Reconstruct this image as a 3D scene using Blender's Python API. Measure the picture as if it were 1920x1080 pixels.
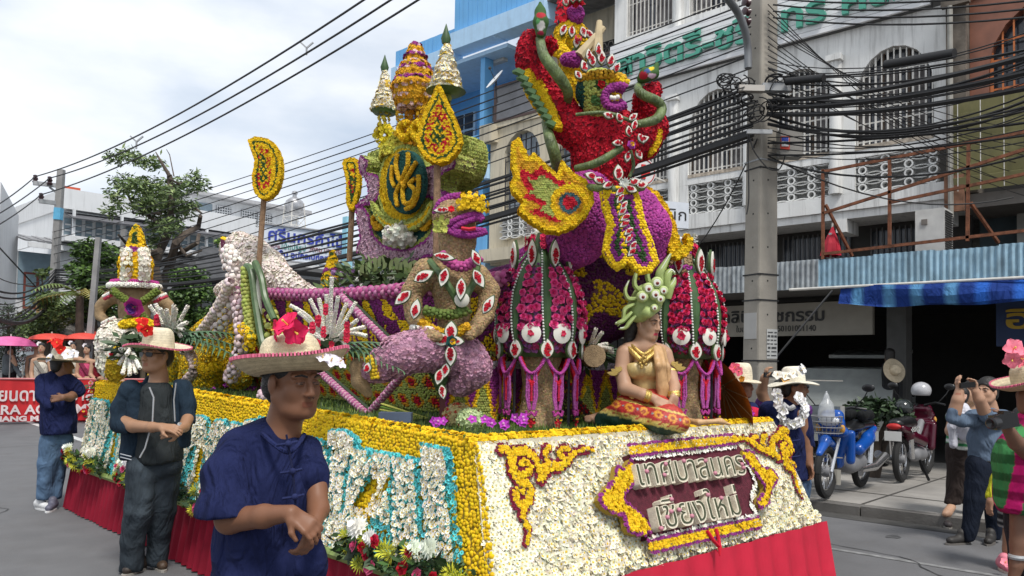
import bpy,bmesh,math,random
import numpy as np
from mathutils import Vector,Matrix
random.seed(7);rng=np.random.default_rng(7)
for o in list(bpy.data.objects):bpy.data.objects.remove(o)
SC=bpy.context.scene;COL=SC.collection
# ---------------- camera, sky, sun ----------------
F_=1500.;HC=1.5;ROLL=.0165;PIT=math.atan(.0375);YAW=math.radians(47.6)
fh=np.array([math.sin(YAW),math.cos(YAW),0]);r0=np.array([math.cos(YAW),-math.sin(YAW),0]);ZZ=np.array([0,0,1.])
fw=fh*math.cos(PIT)+ZZ*math.sin(PIT);u0=ZZ*math.cos(PIT)-fh*math.sin(PIT)
rr=r0*math.cos(ROLL)+u0*math.sin(ROLL);uu=u0*math.cos(ROLL)-r0*math.sin(ROLL)
CAM=np.array([0,0,HC])
cd=bpy.data.cameras.new('camera');cam=bpy.data.objects.new('camera',cd);COL.objects.link(cam)
cd.lens=F_/1920*36;cd.sensor_width=36;cd.shift_y=94/1920;cd.clip_start=.05;cd.clip_end=900
m=Matrix.Identity(4)
for i in range(3):m[i][0],m[i][1],m[i][2],m[i][3]=rr[i],uu[i],-fw[i],CAM[i]
cam.matrix_world=m;SC.camera=cam
SUN_EL,SUN_AZ=math.radians(58),math.radians(205)
w=bpy.data.worlds.new('World');SC.world=w;w.use_nodes=True
nt=w.node_tree;nt.nodes.clear()
def nd(nt,t,**k):
 n=nt.nodes.new(t)
 for a,b in k.items():setattr(n,a,b)
 return n
out=nd(nt,'ShaderNodeOutputWorld');bg=nd(nt,'ShaderNodeBackground');bg.inputs[1].default_value=.1
sky=nd(nt,'ShaderNodeTexSky',sky_type='NISHITA');sky.sun_disc=False
sky.sun_elevation=SUN_EL;sky.sun_rotation=SUN_AZ
tc=nd(nt,'ShaderNodeTexCoord');mp=nd(nt,'ShaderNodeMapping');mp.inputs['Scale'].default_value=(1,1,2.6)
n1=nd(nt,'ShaderNodeTexNoise');n1.inputs['Scale'].default_value=2.3;n1.inputs['Detail'].default_value=9;n1.inputs['Roughness'].default_value=.55
r1=nd(nt,'ShaderNodeValToRGB');r1.color_ramp.elements[0].position=.3;r1.color_ramp.elements[0].color=(.72,)*3+(1,);r1.color_ramp.elements[1].position=.52;r1.color_ramp.elements[1].color=(1,)*4
n2=nd(nt,'ShaderNodeTexNoise');n2.inputs['Scale'].default_value=4.5;n2.inputs['Detail'].default_value=8
r2=nd(nt,'ShaderNodeValToRGB');r2.color_ramp.elements[0].position=.3;r2.color_ramp.elements[0].color=(5.9,6.7,7.8,1);r2.color_ramp.elements[1].position=.64;r2.color_ramp.elements[1].color=(8.5,8.8,9.25,1)
mx=nd(nt,'ShaderNodeMix',data_type='RGBA')
L=nt.links.new
L(tc.outputs['Generated'],mp.inputs[0]);L(mp.outputs[0],n1.inputs[0]);L(mp.outputs[0],n2.inputs[0]);L(n1.outputs[0],r1.inputs[0]);L(n2.outputs[0],r2.inputs[0])
L(r1.outputs[0],mx.inputs['Factor']);L(sky.outputs[0],mx.inputs[6]);L(r2.outputs[0],mx.inputs[7])
L(mx.outputs[2],bg.inputs[0]);L(bg.outputs[0],out.inputs[0])
sd=bpy.data.lights.new('sun','SUN');sun=bpy.data.objects.new('sun',sd);COL.objects.link(sun)
sd.energy=2.7;sd.angle=math.radians(13);sd.color=(1,.96,.9)
sv=Vector((math.sin(SUN_AZ)*math.cos(SUN_EL),math.cos(SUN_AZ)*math.cos(SUN_EL),math.sin(SUN_EL)))
sun.rotation_euler=sv.to_track_quat('Z','Y').to_euler()
SC.view_settings.view_transform='Standard';SC.view_settings.look='None';SC.view_settings.gamma=1;SC.view_settings.exposure=.3
try:SC.view_settings.use_curve_mapping=False
except Exception:pass
# ---------------- measuring ----------------
V3=lambda*a:np.array(a,float)
def ray(px,py):return fw+(px-960)/F_*rr+(634-py)/F_*uu
def dep(p):return float((np.asarray(p)-CAM)@fw)
FA=math.radians(4);FO=V3(2.83,2.83,0);fa=V3(math.cos(FA),-math.sin(FA),0);fb=V3(math.sin(FA),math.cos(FA),0)
def fl(a,b,z):return FO+a*fa+b*fb+V3(0,0,z)
def hit(px,py,n,o):
 d=ray(px,py);return CAM+d*(((np.asarray(o)-CAM)@n)/(d@n))
def at_z(px,py,z=0):return hit(px,py,ZZ,(0,0,z))
def at_a(px,py,a):return hit(px,py,fa,fl(a,0,0))
def at_b(px,py,b):return hit(px,py,fb,fl(0,b,0))
def at_x(px,py,x):return hit(px,py,V3(1,0,0),(x,0,0))
def at_y(px,py,y):return hit(px,py,V3(0,1,0),(0,y,0))
def at_d(px,py,d):return CAM+ray(px,py)*d
def nrm(v):v=np.asarray(v,float);return v/max(1e-9,np.linalg.norm(v))
def lin(h):
 h=h.lstrip('#');c=[int(h[i:i+2],16)/255 for i in(0,2,4)]
 return tuple(x/12.92 if x<=.04045 else((x+.055)/1.055)**2.4 for x in c)
# ---------------- materials ----------------
MC={}
def mat(name,col=(.5,.5,.5),rough=.7,metal=0,bump=0,bscale=40,var=.12,vscale=6,attr=False,trans=0,dirt=0,alpha=1,weave=0,spec=None,streak=0,wrinkle=0):
 if name in MC:return MC[name]
 ma=bpy.data.materials.new(name);MC[name]=ma;ma.use_nodes=True;t=ma.node_tree;b=t.nodes['Principled BSDF'];l=t.links.new
 b.inputs['Roughness'].default_value=rough;b.inputs['Metallic'].default_value=metal
 if spec is not None:b.inputs['Specular IOR Level'].default_value=spec
 if alpha<1:b.inputs['Alpha'].default_value=alpha
 if trans:b.inputs['Transmission Weight'].default_value=trans
 tc=nd(t,'ShaderNodeTexCoord')
 if attr:
  a=nd(t,'ShaderNodeAttribute',attribute_name='Col');src=a.outputs['Color']
 else:
  c=nd(t,'ShaderNodeRGB');c.outputs[0].default_value=tuple(col)+(1,);src=c.outputs[0]
 if var:
  n=nd(t,'ShaderNodeTexNoise');n.inputs['Scale'].default_value=vscale;n.inputs['Detail'].default_value=6;l(tc.outputs['Object'],n.inputs[0])
  mr=nd(t,'ShaderNodeMapRange');mr.inputs['From Min'].default_value=.3;mr.inputs['From Max'].default_value=.7;mr.inputs['To Min'].default_value=1-var;mr.inputs['To Max'].default_value=1+var
  l(n.outputs[0],mr.inputs[0]);x=nd(t,'ShaderNodeMix',data_type='RGBA',blend_type='MULTIPLY');x.inputs[0].default_value=1
  l(src,x.inputs[6]);l(mr.outputs[0],x.inputs[7]);src=x.outputs[2]
 if dirt or streak:
  n=nd(t,'ShaderNodeTexNoise');n.inputs['Scale'].default_value=1.7;n.inputs['Detail'].default_value=10;n.inputs['Roughness'].default_value=.7
  mpn=nd(t,'ShaderNodeMapping');l(tc.outputs['Object'],mpn.inputs[0]);l(mpn.outputs[0],n.inputs[0])
  if streak:mpn.inputs['Scale'].default_value=(5,5,.35)
  mr=nd(t,'ShaderNodeMapRange');mr.inputs['From Min'].default_value=.5;mr.inputs['From Max'].default_value=.78;mr.inputs['To Max'].default_value=max(dirt,streak)
  l(n.outputs[0],mr.inputs[0]);x=nd(t,'ShaderNodeMix',data_type='RGBA');l(mr.outputs[0],x.inputs[0]);l(src,x.inputs[6]);x.inputs[7].default_value=(.09,.08,.07,1);src=x.outputs[2]
 l(src,b.inputs['Base Color'])
 if wrinkle:
  wn=nd(t,'ShaderNodeTexNoise');wn.inputs['Scale'].default_value=5.5;wn.inputs['Detail'].default_value=2.5;wn.inputs['Distortion'].default_value=1.6;wm=nd(t,'ShaderNodeMapping');wm.inputs['Scale'].default_value=(1.2,1.2,.55);l(tc.outputs['Object'],wm.inputs[0]);l(wm.outputs[0],wn.inputs[0]);wb_=nd(t,'ShaderNodeBump');wb_.inputs['Strength'].default_value=wrinkle;wb_.inputs['Distance'].default_value=.13;l(wn.outputs[0],wb_.inputs['Height']);l(wb_.outputs[0],b.inputs['Normal'])
 if bump or weave:
  bn=nd(t,'ShaderNodeBump');bn.inputs['Strength'].default_value=bump or weave
  if weave:
   wv=nd(t,'ShaderNodeTexNoise');wv.inputs['Scale'].default_value=bscale;wv.inputs['Detail'].default_value=3
   mm=nd(t,'ShaderNodeMapping');mm.inputs['Scale'].default_value=(1,1,.3);l(tc.outputs['Object'],mm.inputs[0]);l(mm.outputs[0],wv.inputs[0])
   bn.inputs['Distance'].default_value=.03
  else:
   wv=nd(t,'ShaderNodeTexNoise');wv.inputs['Scale'].default_value=bscale;wv.inputs['Detail'].default_value=8;l(tc.outputs['Object'],wv.inputs[0]);bn.inputs['Distance'].default_value=.01
  l(wv.outputs[0],bn.inputs['Height']);wrinkle and l(wb_.outputs[0],bn.inputs['Normal']);l(bn.outputs[0],b.inputs['Normal'])
 return ma
FLOWER=mat('flower_petals',attr=True,rough=.75,var=.1,vscale=30,spec=.2)
PAINT=mat('painted_print',attr=True,rough=.55,var=.05)
CLOTH=mat('coloured_cloth',attr=True,rough=.85,var=.08,weave=.2,bscale=60,spec=.2,wrinkle=.5)
# ---------------- objects ----------------
def setp(o,**k):
 for a,b in k.items():
  if b is not None:o[a]=b
 return o
def thing(name,label,cat,loc,group=None):
 o=bpy.data.objects.new(name,None);COL.objects.link(o);o.location=Vector(loc);o.empty_display_size=.1
 return setp(o,label=label,category=cat,group=group)
def worg(o):
 p=V3(0,0,0)
 while o is not None:p=p+np.array(o.location);o=o.parent
 return p
class MB:
 def __init__(s,col=None):s.v=[];s.f=[];s.c=[];s.col=col;s.n=0
 def add(s,v,f,col=None):
  v=np.asarray(v,float).reshape(-1,3);s.v.append(v);n=s.n
  s.f+=[[i+n for i in q]for q in f];s.n+=len(v)
  c=col if col is not None else s.col
  if c is None:c=(.5,.5,.5)
  c=np.asarray(c,float);s.c.append(np.tile(c,(len(v),1))if c.ndim==1 else c)
  return s
 def box(s,c,size,X=(1,0,0),Y=(0,1,0),col=None):
  X=nrm(X);Y=nrm(Y);Z=np.cross(X,Y);h=np.asarray(size)/2;c=np.asarray(c)
  v=[c+sx*h[0]*X+sy*h[1]*Y+sz*h[2]*Z for sx in(-1,1)for sy in(-1,1)for sz in(-1,1)]
  return s.add(v,[(0,1,3,2),(4,6,7,5),(0,4,5,1),(2,3,7,6),(0,2,6,4),(1,5,7,3)],col)
 def box2(s,lo,hi,col=None):
  lo=np.asarray(lo,float);hi=np.asarray(hi,float);return s.box((lo+hi)/2,np.abs(hi-lo),col=col)
 def bar(s,p,q,w,h=None,up=(0,0,1),col=None):
  p=np.asarray(p,float);q=np.asarray(q,float);d=q-p;X=nrm(d)
  if abs(X@nrm(up))>.98:up=(0,1,0)if abs(X[1])<.9 else(1,0,0)
  Y=nrm(np.cross(up,X));return s.box((p+q)/2,(np.linalg.norm(d),w,h or w),X,Y,col)
 def tube(s,pts,r,n=8,cap=True,col=None,sq=None):
  pts=np.asarray(pts,float);m=len(pts);r=np.full(m,r,float)if np.isscalar(r)else np.asarray(r,float)
  tg=np.gradient(pts,axis=0);tg/=np.maximum(1e-9,np.linalg.norm(tg,axis=1))[:,None]
  up=V3(0,0,1)if abs(tg[0][2])<.9 else V3(1,0,0);u=nrm(np.cross(tg[0],up));V=[]
  an=np.arange(n)*2*math.pi/n
  for i in range(m):
   u=nrm(u-(u@tg[i])*tg[i]);w_=np.cross(tg[i],u);k=1 if sq is None else sq
   V.append(pts[i]+r[i]*(np.cos(an)[:,None]*u+k*np.sin(an)[:,None]*w_))
  f=[(i*n+j,i*n+(j+1)%n,(i+1)*n+(j+1)%n,(i+1)*n+j)for i in range(m-1)for j in range(n)]
  if cap:f+=[list(range(n))[::-1],list(range((m-1)*n,m*n))]
  return s.add(np.concatenate(V),f,col)
 def lathe(s,o,prof,n=16,ax=(0,0,1),X=None,col=None,lobes=0,amp=0):
  ax=nrm(ax);X=nrm(np.cross(ax,V3(0,1,0)if abs(ax[1])<.9 else V3(1,0,0)))if X is None else nrm(X);Y=np.cross(ax,X)
  an=np.arange(n)*2*math.pi/n;V=[];o=np.asarray(o,float)
  k=1+amp*np.cos(lobes*an)if lobes else np.ones(n)
  for r,z in prof:V.append(o+ax*z+(r*k*np.cos(an))[:,None]*X+(r*k*np.sin(an))[:,None]*Y)
  m=len(prof);f=[(i*n+j,i*n+(j+1)%n,(i+1)*n+(j+1)%n,(i+1)*n+j)for i in range(m-1)for j in range(n)]
  f+=[list(range(n))[::-1],list(range((m-1)*n,m*n))]
  return s.add(np.concatenate(V),f,col)
 def ball(s,c,r,n=12,m=7,X=(1,0,0),Y=(0,1,0),col=None):
  r=np.full(3,r,float)if np.isscalar(r)else np.asarray(r,float);X=nrm(X);Y=nrm(Y);Z=np.cross(X,Y);V=[]
  for i in range(m+1):
   t=math.pi*i/m*.998+.001
   for j in range(n):
    p=2*math.pi*j/n;V.append(np.asarray(c)+r[0]*math.sin(t)*math.cos(p)*X+r[1]*math.sin(t)*math.sin(p)*Y-r[2]*math.cos(t)*Z)
  return s.add(V,[(i*n+j,i*n+(j+1)%n,(i+1)*n+(j+1)%n,(i+1)*n+j)for i in range(m)for j in range(n)],col)
 def prism(s,poly,o,X,Y,d,col=None,both=True,side=None):
  """2-D outline in the frame (o, X, Y), extruded by d along X x Y"""
  X=nrm(X);Y=nrm(Y);Z=np.cross(X,Y);P=np.asarray(poly,float);o=np.asarray(o)
  a=sum(P[i][0]*P[(i+1)%len(P)][1]-P[(i+1)%len(P)][0]*P[i][1]for i in range(len(P)))
  if a<0:P=P[::-1]
  V=o+P[:,:1]*X+P[:,1:2]*Y;n=len(P)
  tri=fill(P)
  f=[[i+n for i in t]for t in tri]+([[t[0],t[2],t[1]]for t in tri]if both else[])+[(i,(i+1)%n,n+(i+1)%n,n+i)for i in range(n)]
  return s.add(np.concatenate([V,V+d*Z]),f,col)
 def sheet(s,grid,col=None,closed=False):
  g=np.asarray(grid,float);m,n=g.shape[:2];k=n if closed else n-1
  return s.add(g.reshape(-1,3),[(i*n+j,i*n+(j+1)%n,(i+1)*n+(j+1)%n,(i+1)*n+j)for i in range(m-1)for j in range(k)],col)
 def arrays(s):
  V=np.concatenate(s.v)if s.v else np.zeros((0,3));T=[(q[0],q[i],q[i+1])for q in s.f for i in range(1,len(q)-1)]
  return V,np.asarray(T,int).reshape(-1,3)
def fill(P):
 from mathutils.geometry import tessellate_polygon
 return[list(t)if tri_ccw(P,t)else list(t)[::-1]for t in tessellate_polygon([[Vector((p[0],p[1],0))for p in P]])]
def tri_ccw(P,t):
 a,b,c=P[t[0]],P[t[1]],P[t[2]];return(b[0]-a[0])*(c[1]-a[1])-(c[0]-a[0])*(b[1]-a[1])>0
def mesh_np(name,V,Fc,C=None,smooth=False):
 me=bpy.data.meshes.new(name);V=np.asarray(V,np.float32)
 if isinstance(Fc,np.ndarray):
  k=Fc.shape[1];nf=len(Fc);me.vertices.add(len(V));me.vertices.foreach_set('co',V.ravel())
  me.loops.add(nf*k);me.loops.foreach_set('vertex_index',Fc.astype(np.int32).ravel())
  me.polygons.add(nf);me.polygons.foreach_set('loop_start',np.arange(0,nf*k,k,dtype=np.int32))
  try:me.polygons.foreach_set('loop_total',np.full(nf,k,dtype=np.int32))
  except Exception:pass
  me.update(calc_edges=True)
 else:
  me.from_pydata(V.tolist(),[],Fc);me.update()
 if C is not None and len(C):
  at=me.attributes.new('Col','FLOAT_COLOR','POINT');C4=np.ones((len(V),4),np.float32);C4[:,:3]=C;at.data.foreach_set('color',C4.ravel())
 if smooth:me.polygons.foreach_set('use_smooth',np.ones(len(me.polygons),bool))
 return me
def link(name,me,ma,parent=None,loc=None,kind=None):
 o=bpy.data.objects.new(name,me);COL.objects.link(o)
 if ma is not None and not me.materials:me.materials.append(ma)
 if parent is not None:o.parent=parent
 if loc is not None:o.location=Vector(loc)
 if kind:o['kind']=kind
 return o
def part(name,mb,ma,parent=None,smooth=False,base=None,kind=None,label=None,org=False):
 """one mesh object; vertices are given in world space and stored relative to its base"""
 if isinstance(mb,MB):V=np.concatenate(mb.v);Fc=mb.f;C=np.concatenate(mb.c)
 else:V,Fc,C=mb
 b=worg(parent)if parent is not None else(V3(*base)if base is not None else V3(V[:,0].mean(),V[:,1].mean(),V[:,2].min()))
 loc=None if parent is not None else b
 if org and parent is not None:
  c=V.mean(0);loc=c-b;b=c
 o=link(name,mesh_np(name,V-b,Fc,C,smooth),ma,parent,loc,kind)
 if smooth and isinstance(mb,MB):
  try:o.data.set_sharp_from_angle(angle=math.radians(40))
  except Exception:pass
 if label:o['label']=label
 return o
def solo(name,mb,ma,label,cat,group=None,smooth=False,base=None,kind=None):
 return setp(part(name,mb,ma,None,smooth,base,kind),label=label,category=cat,group=group)
def copy_tree(o,parent=None,loc=None,rz=None,label=None):
 c=o.copy();COL.objects.link(c);c.parent=parent
 if loc is not None:c.location=Vector(loc)
 if rz is not None:c.rotation_euler.z=rz
 if label:c['label']=label
 for ch in list(o.children):copy_tree(ch,c)
 return c
def copies(o,parent,locs):
 for l_ in locs:
  c=o.copy();COL.objects.link(c);c.parent=parent;c.location=Vector(l_)
# ---------------- text ----------------
def glyphs(s,size=1.,offset=0.,spacing=1.):
 """flat triangulated text: V (n,3) in text space, T"""
 cu=bpy.data.curves.new('txt','FONT');cu.body=s;cu.size=size;cu.offset=offset;cu.resolution_u=3;cu.space_character=spacing
 ob=bpy.data.objects.new('txt',cu);COL.objects.link(ob);dg=bpy.context.evaluated_depsgraph_get()
 me=bpy.data.meshes.new_from_object(ob.evaluated_get(dg));me.calc_loop_triangles()
 V=np.array([v.co[:]for v in me.vertices]).reshape(-1,3);T=np.array([t.vertices[:]for t in me.loop_triangles]).reshape(-1,3)
 bpy.data.objects.remove(ob);bpy.data.curves.remove(cu);bpy.data.meshes.remove(me)
 return V,T
def islands(V,T):
 """split glyph triangles into connected pieces"""
 key={};idx=np.zeros(len(V),int)
 for i,v in enumerate(np.round(V,4)):idx[i]=key.setdefault(tuple(v),len(key))
 p=list(range(len(key)))
 def fd(i):
  while p[i]!=i:p[i]=p[p[i]];i=p[i]
  return i
 for t in T:
  a,b,c=(fd(idx[i])for i in t);p[b]=a;p[fd(c)]=fd(a)
 lab=np.array([fd(idx[t[0]])for t in T]);out=[]
 for u in sorted(set(lab),key=lambda q:V[T[lab==q].ravel()][:,0].min()):
  tt=T[lab==u];us,inv=np.unique(tt,return_inverse=True);out.append((V[us],inv.reshape(-1,3)))
 return out
def text_mb(V,T,o,X,Y,d,col=None,mb=None):
 """extrude triangulated glyphs by d along X x Y at frame (o, X, Y)"""
 mb=mb or MB(col);X=nrm(X);Y=np.asarray(Y)/np.linalg.norm(Y);Z=nrm(np.cross(X,Y));n=len(V)
 W=np.asarray(o)+V[:,:1]*X+V[:,1:2]*Y
 from collections import Counter
 key={};rep=[key.setdefault((round(v[0],4),round(v[1],4)),i)for i,v in enumerate(V)]
 T=[[rep[i]for i in t]for t in T];ed=Counter((t[i],t[(i+1)%3])for t in T for i in range(3))
 f=[[i+n for i in t]for t in T]
 for(a,b)in ed:
  if(b,a)not in ed:f.append((a,b,b+n,a+n))
 return mb.add(np.concatenate([W,W+d*Z]),f,col)
def write(s,o,X,Y,size,d,col,parent,ma=None,name='lettering',width=None,offset=0,spacing=1.,center=False,each=None):
 V,T=glyphs(s,size,offset,spacing)
 w_=V[:,0].max()-V[:,0].min();V[:,0]-=V[:,0].min()
 if width:V[:,0]*=width/w_;w_=width
 if center:V[:,0]-=w_/2
 if each:
  for gv,gt in islands(V,T):part(each,text_mb(gv,gt,o,X,Y,d,col),ma or PAINT,parent)
  return
 return part(name,text_mb(V,T,o,X,Y,d,col),ma or PAINT,parent)
# ---------------- flowers ----------------
def tpl(name):
 V=[];T=[];tag=[]
 def petal(an,r0,r1,w,z0,z1,t=0,tip=None):
  c,s=math.cos(an),math.sin(an);n=len(V);px,py=-s,c;rm=r0+(r1-r0)*.6;zm=z0+(z1-z0)*.75
  V.extend([(r0*c,r0*s,z0),(rm*c+w*px,rm*s+w*py,zm),(r1*c,r1*s,z1 if tip is None else tip),(rm*c-w*px,rm*s-w*py,zm)]);tag.extend([t]*4)
  T.extend([(n,n+2,n+1),(n,n+3,n+2)])
 def dome(r,h,z,k,t):
  n=len(V);V.extend([(r*math.cos(6.283*i/k),r*math.sin(6.283*i/k),z)for i in range(k)]+[(0,0,z+h)]);tag.extend([t]*(k+1));T.extend([(n+i,n+(i+1)%k,n+k)for i in range(k)])
 if name=='daisy':
  for i in range(9):petal(6.283*i/9,.12,1,.26,.1,.22+.06*(i%2),0)
  dome(.33,.2,.18,5,1)
 elif name=='pom':
  for k,(q,r1,z1,w_)in enumerate(((6,1,.12,.42),(4,.62,.5,.36))):
   for i in range(q):petal(6.283*(i+.5*k)/q,.05,r1,w_,.05+.15*k,z1,0)
 elif name=='bud':
  n=5;V+=[(math.cos(6.283*i/n),math.sin(6.283*i/n),0)for i in range(n)]+[(.72*math.cos(6.283*(i+.5)/n),.72*math.sin(6.283*(i+.5)/n),.55)for i in range(n)]+[(0,0,.85)];tag+=[0]*(2*n)+[0]
  for i in range(n):T+=[(i,(i+1)%n,n+i),((i+1)%n,n+(i+1)%n,n+i),(n+i,n+(i+1)%n,2*n)]
 elif name=='petal':
  for i in range(3):petal(6.283*i/3+.3,-.3,1,.5,.1,.5,0)
 elif name=='seed':
  dome(1,.6,0,5,0)
 elif name=='spider':
  for k in range(3):
   for i in range(13-2*k):petal(6.283*(i+.4*k)/(13-2*k),.05,1-.22*k,.07,.1+.1*k,.25+.3*k,0)
  dome(.16,.25,.3,6,1)
 elif name=='rose':
  for k,(q,r1,z1,w_)in enumerate(((6,1,.25,.5),(5,.75,.6,.42),(4,.5,.8,.34),(3,.28,.85,.24))):
   for i in range(q):petal(6.283*(i+.5*k)/q,.1,r1,w_,.1+.1*k,z1,1 if k>1 else 0)
 elif name=='mum':
  for k in range(4):
   q=12-2*k
   for i in range(q):petal(6.283*(i+.5*k)/q,.05,1-.2*k,.17,.1+.18*k,.2+.27*k,0)
  dome(.3,.2,.8,6,0)
 return np.array(V,float),np.array(T,int),np.array(tag)
TPL={k:tpl(k)for k in('daisy','pom','bud','petal','seed','spider','rose','mum')}
def scatter(P,N,kind,size,col,ccol=(.72,.45,.02),tilt=.25,jit=.2,cj=.12,lift=0):
 """flowers at points P with normals N: returns V, T, C"""
 P=np.asarray(P,float);N=np.asarray(N,float);n=len(P);tv,tt,tg=TPL[kind]
 if n==0:return np.zeros((0,3)),np.zeros((0,3),int),np.zeros((0,3))
 N=N+rng.normal(0,tilt,(n,3));N/=np.linalg.norm(N,axis=1)[:,None]
 ref=np.where(np.abs(N[:,2:3])<.9,V3(0,0,1)[None],V3(1,0,0)[None]);X=np.cross(ref,N);X/=np.linalg.norm(X,axis=1)[:,None];Y=np.cross(N,X)
 th=rng.uniform(0,6.283,n)[:,None];X,Y=X*np.cos(th)+Y*np.sin(th),Y*np.cos(th)-X*np.sin(th)
 s=(size*np.ones(n)*(1+rng.uniform(-jit,jit,n)))[:,None,None]
 W=(P+N*lift)[:,None]+s*(tv[None,:,0:1]*X[:,None]+tv[None,:,1:2]*Y[:,None]+tv[None,:,2:3]*N[:,None])
 c=np.asarray(col,float);c=np.tile(c,(n,1))if c.ndim==1 else c
 c=np.clip(c*(1+rng.uniform(-cj,cj,(n,1)))*(1+rng.uniform(-cj/2,cj/2,(n,3))),0,.9)
 cc=np.asarray(ccol,float);cc=np.tile(cc,(n,1))if cc.ndim==1 else cc
 C=np.where((tg==1)[None,:,None],cc[:,None],c[:,None])
 T=tt[None]+(np.arange(n)*len(tv))[:,None,None]
 return W.reshape(-1,3),T.reshape(-1,3),C.reshape(-1,3)
def join(*L_):
 V=[];T=[];C=[];n=0
 for v,t,c in L_:
  V.append(v);T.append(t+n);C.append(c);n+=len(v)
 return np.concatenate(V),np.concatenate(T),np.concatenate(C)
def sample(V,T,sp,thin=True):
 """roughly evenly spaced points on triangles"""
 a,b,c=V[T[:,0]],V[T[:,1]],V[T[:,2]];cr=np.cross(b-a,c-a);A=np.linalg.norm(cr,axis=1)/2
 n=int(A.sum()/sp**2*(3.2 if thin else 1))+1;i=rng.choice(len(T),n,p=A/A.sum());u=rng.random((n,2));f=u.sum(1)>1;u[f]=1-u[f]
 P=a[i]+u[:,:1]*(b[i]-a[i])+u[:,1:]*(c[i]-a[i]);N=cr[i]/np.maximum(1e-12,2*A[i])[:,None]
 if thin:
  k=np.floor(P/sp).astype(np.int64);h=k[:,0]*73856093^k[:,1]*19349663^k[:,2]*83492791
  _,j=np.unique(h,return_index=True);P,N=P[j],N[j]
 return P,N
def plane_pts(poly,sp,X,Y,o):
 """hexagonal jittered points inside a 2-D outline"""
 poly=np.asarray(poly,float);lo=poly.min(0);hi=poly.max(0);ys=np.arange(lo[1],hi[1],sp*.87);Q=[]
 for k,y in enumerate(ys):
  xs=np.arange(lo[0]+(k%2)*sp/2,hi[0],sp);Q.append(np.c_[xs,np.full(len(xs),y)])
 Q=np.concatenate(Q)if Q else np.zeros((0,2));Q=Q+rng.uniform(-.18,.18,Q.shape)*sp;Q=Q[inside(Q,poly)]
 return Q,np.asarray(o)+Q[:,:1]*nrm(X)+Q[:,1:]*nrm(Y)
def inside(Q,poly):
 r=np.zeros(len(Q),bool);n=len(poly)
 for i in range(n):
  a,b=poly[i],poly[(i+1)%n]
  c=((a[1]>Q[:,1])!=(b[1]>Q[:,1]))
  with np.errstate(divide='ignore',invalid='ignore'):r^=c&(Q[:,0]<(b[0]-a[0])*(Q[:,1]-a[1])/(b[1]-a[1])+a[0])
 return r
def edge_dist(Q,poly,closed=True):
 d=np.full(len(Q),1e9);n=len(poly)
 for i in range(n if closed else n-1):
  a,b=np.asarray(poly[i]),np.asarray(poly[(i+1)%n]);e=b-a;t=np.clip(((Q-a)@e)/max(1e-12,e@e),0,1)
  d=np.minimum(d,np.linalg.norm(Q-a-t[:,None]*e,axis=1))
 return d
def spline(pts,n=8,closed=False):
 p=np.asarray(pts,float);q=[]
 m=len(p);rngi=range(m if closed else m-1)
 for i in rngi:
  if closed:p0,p1,p2,p3=p[(i-1)%m],p[i],p[(i+1)%m],p[(i+2)%m]
  else:p0,p1,p2,p3=p[max(0,i-1)],p[i],p[i+1],p[min(m-1,i+2)]
  for t in np.arange(n)/n:q.append(.5*((2*p1)+(-p0+p2)*t+(2*p0-5*p1+4*p2-p3)*t*t+(-p0+3*p1-3*p2+p3)*t**3))
 if not closed:q.append(p[-1])
 return np.array(q)
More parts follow.
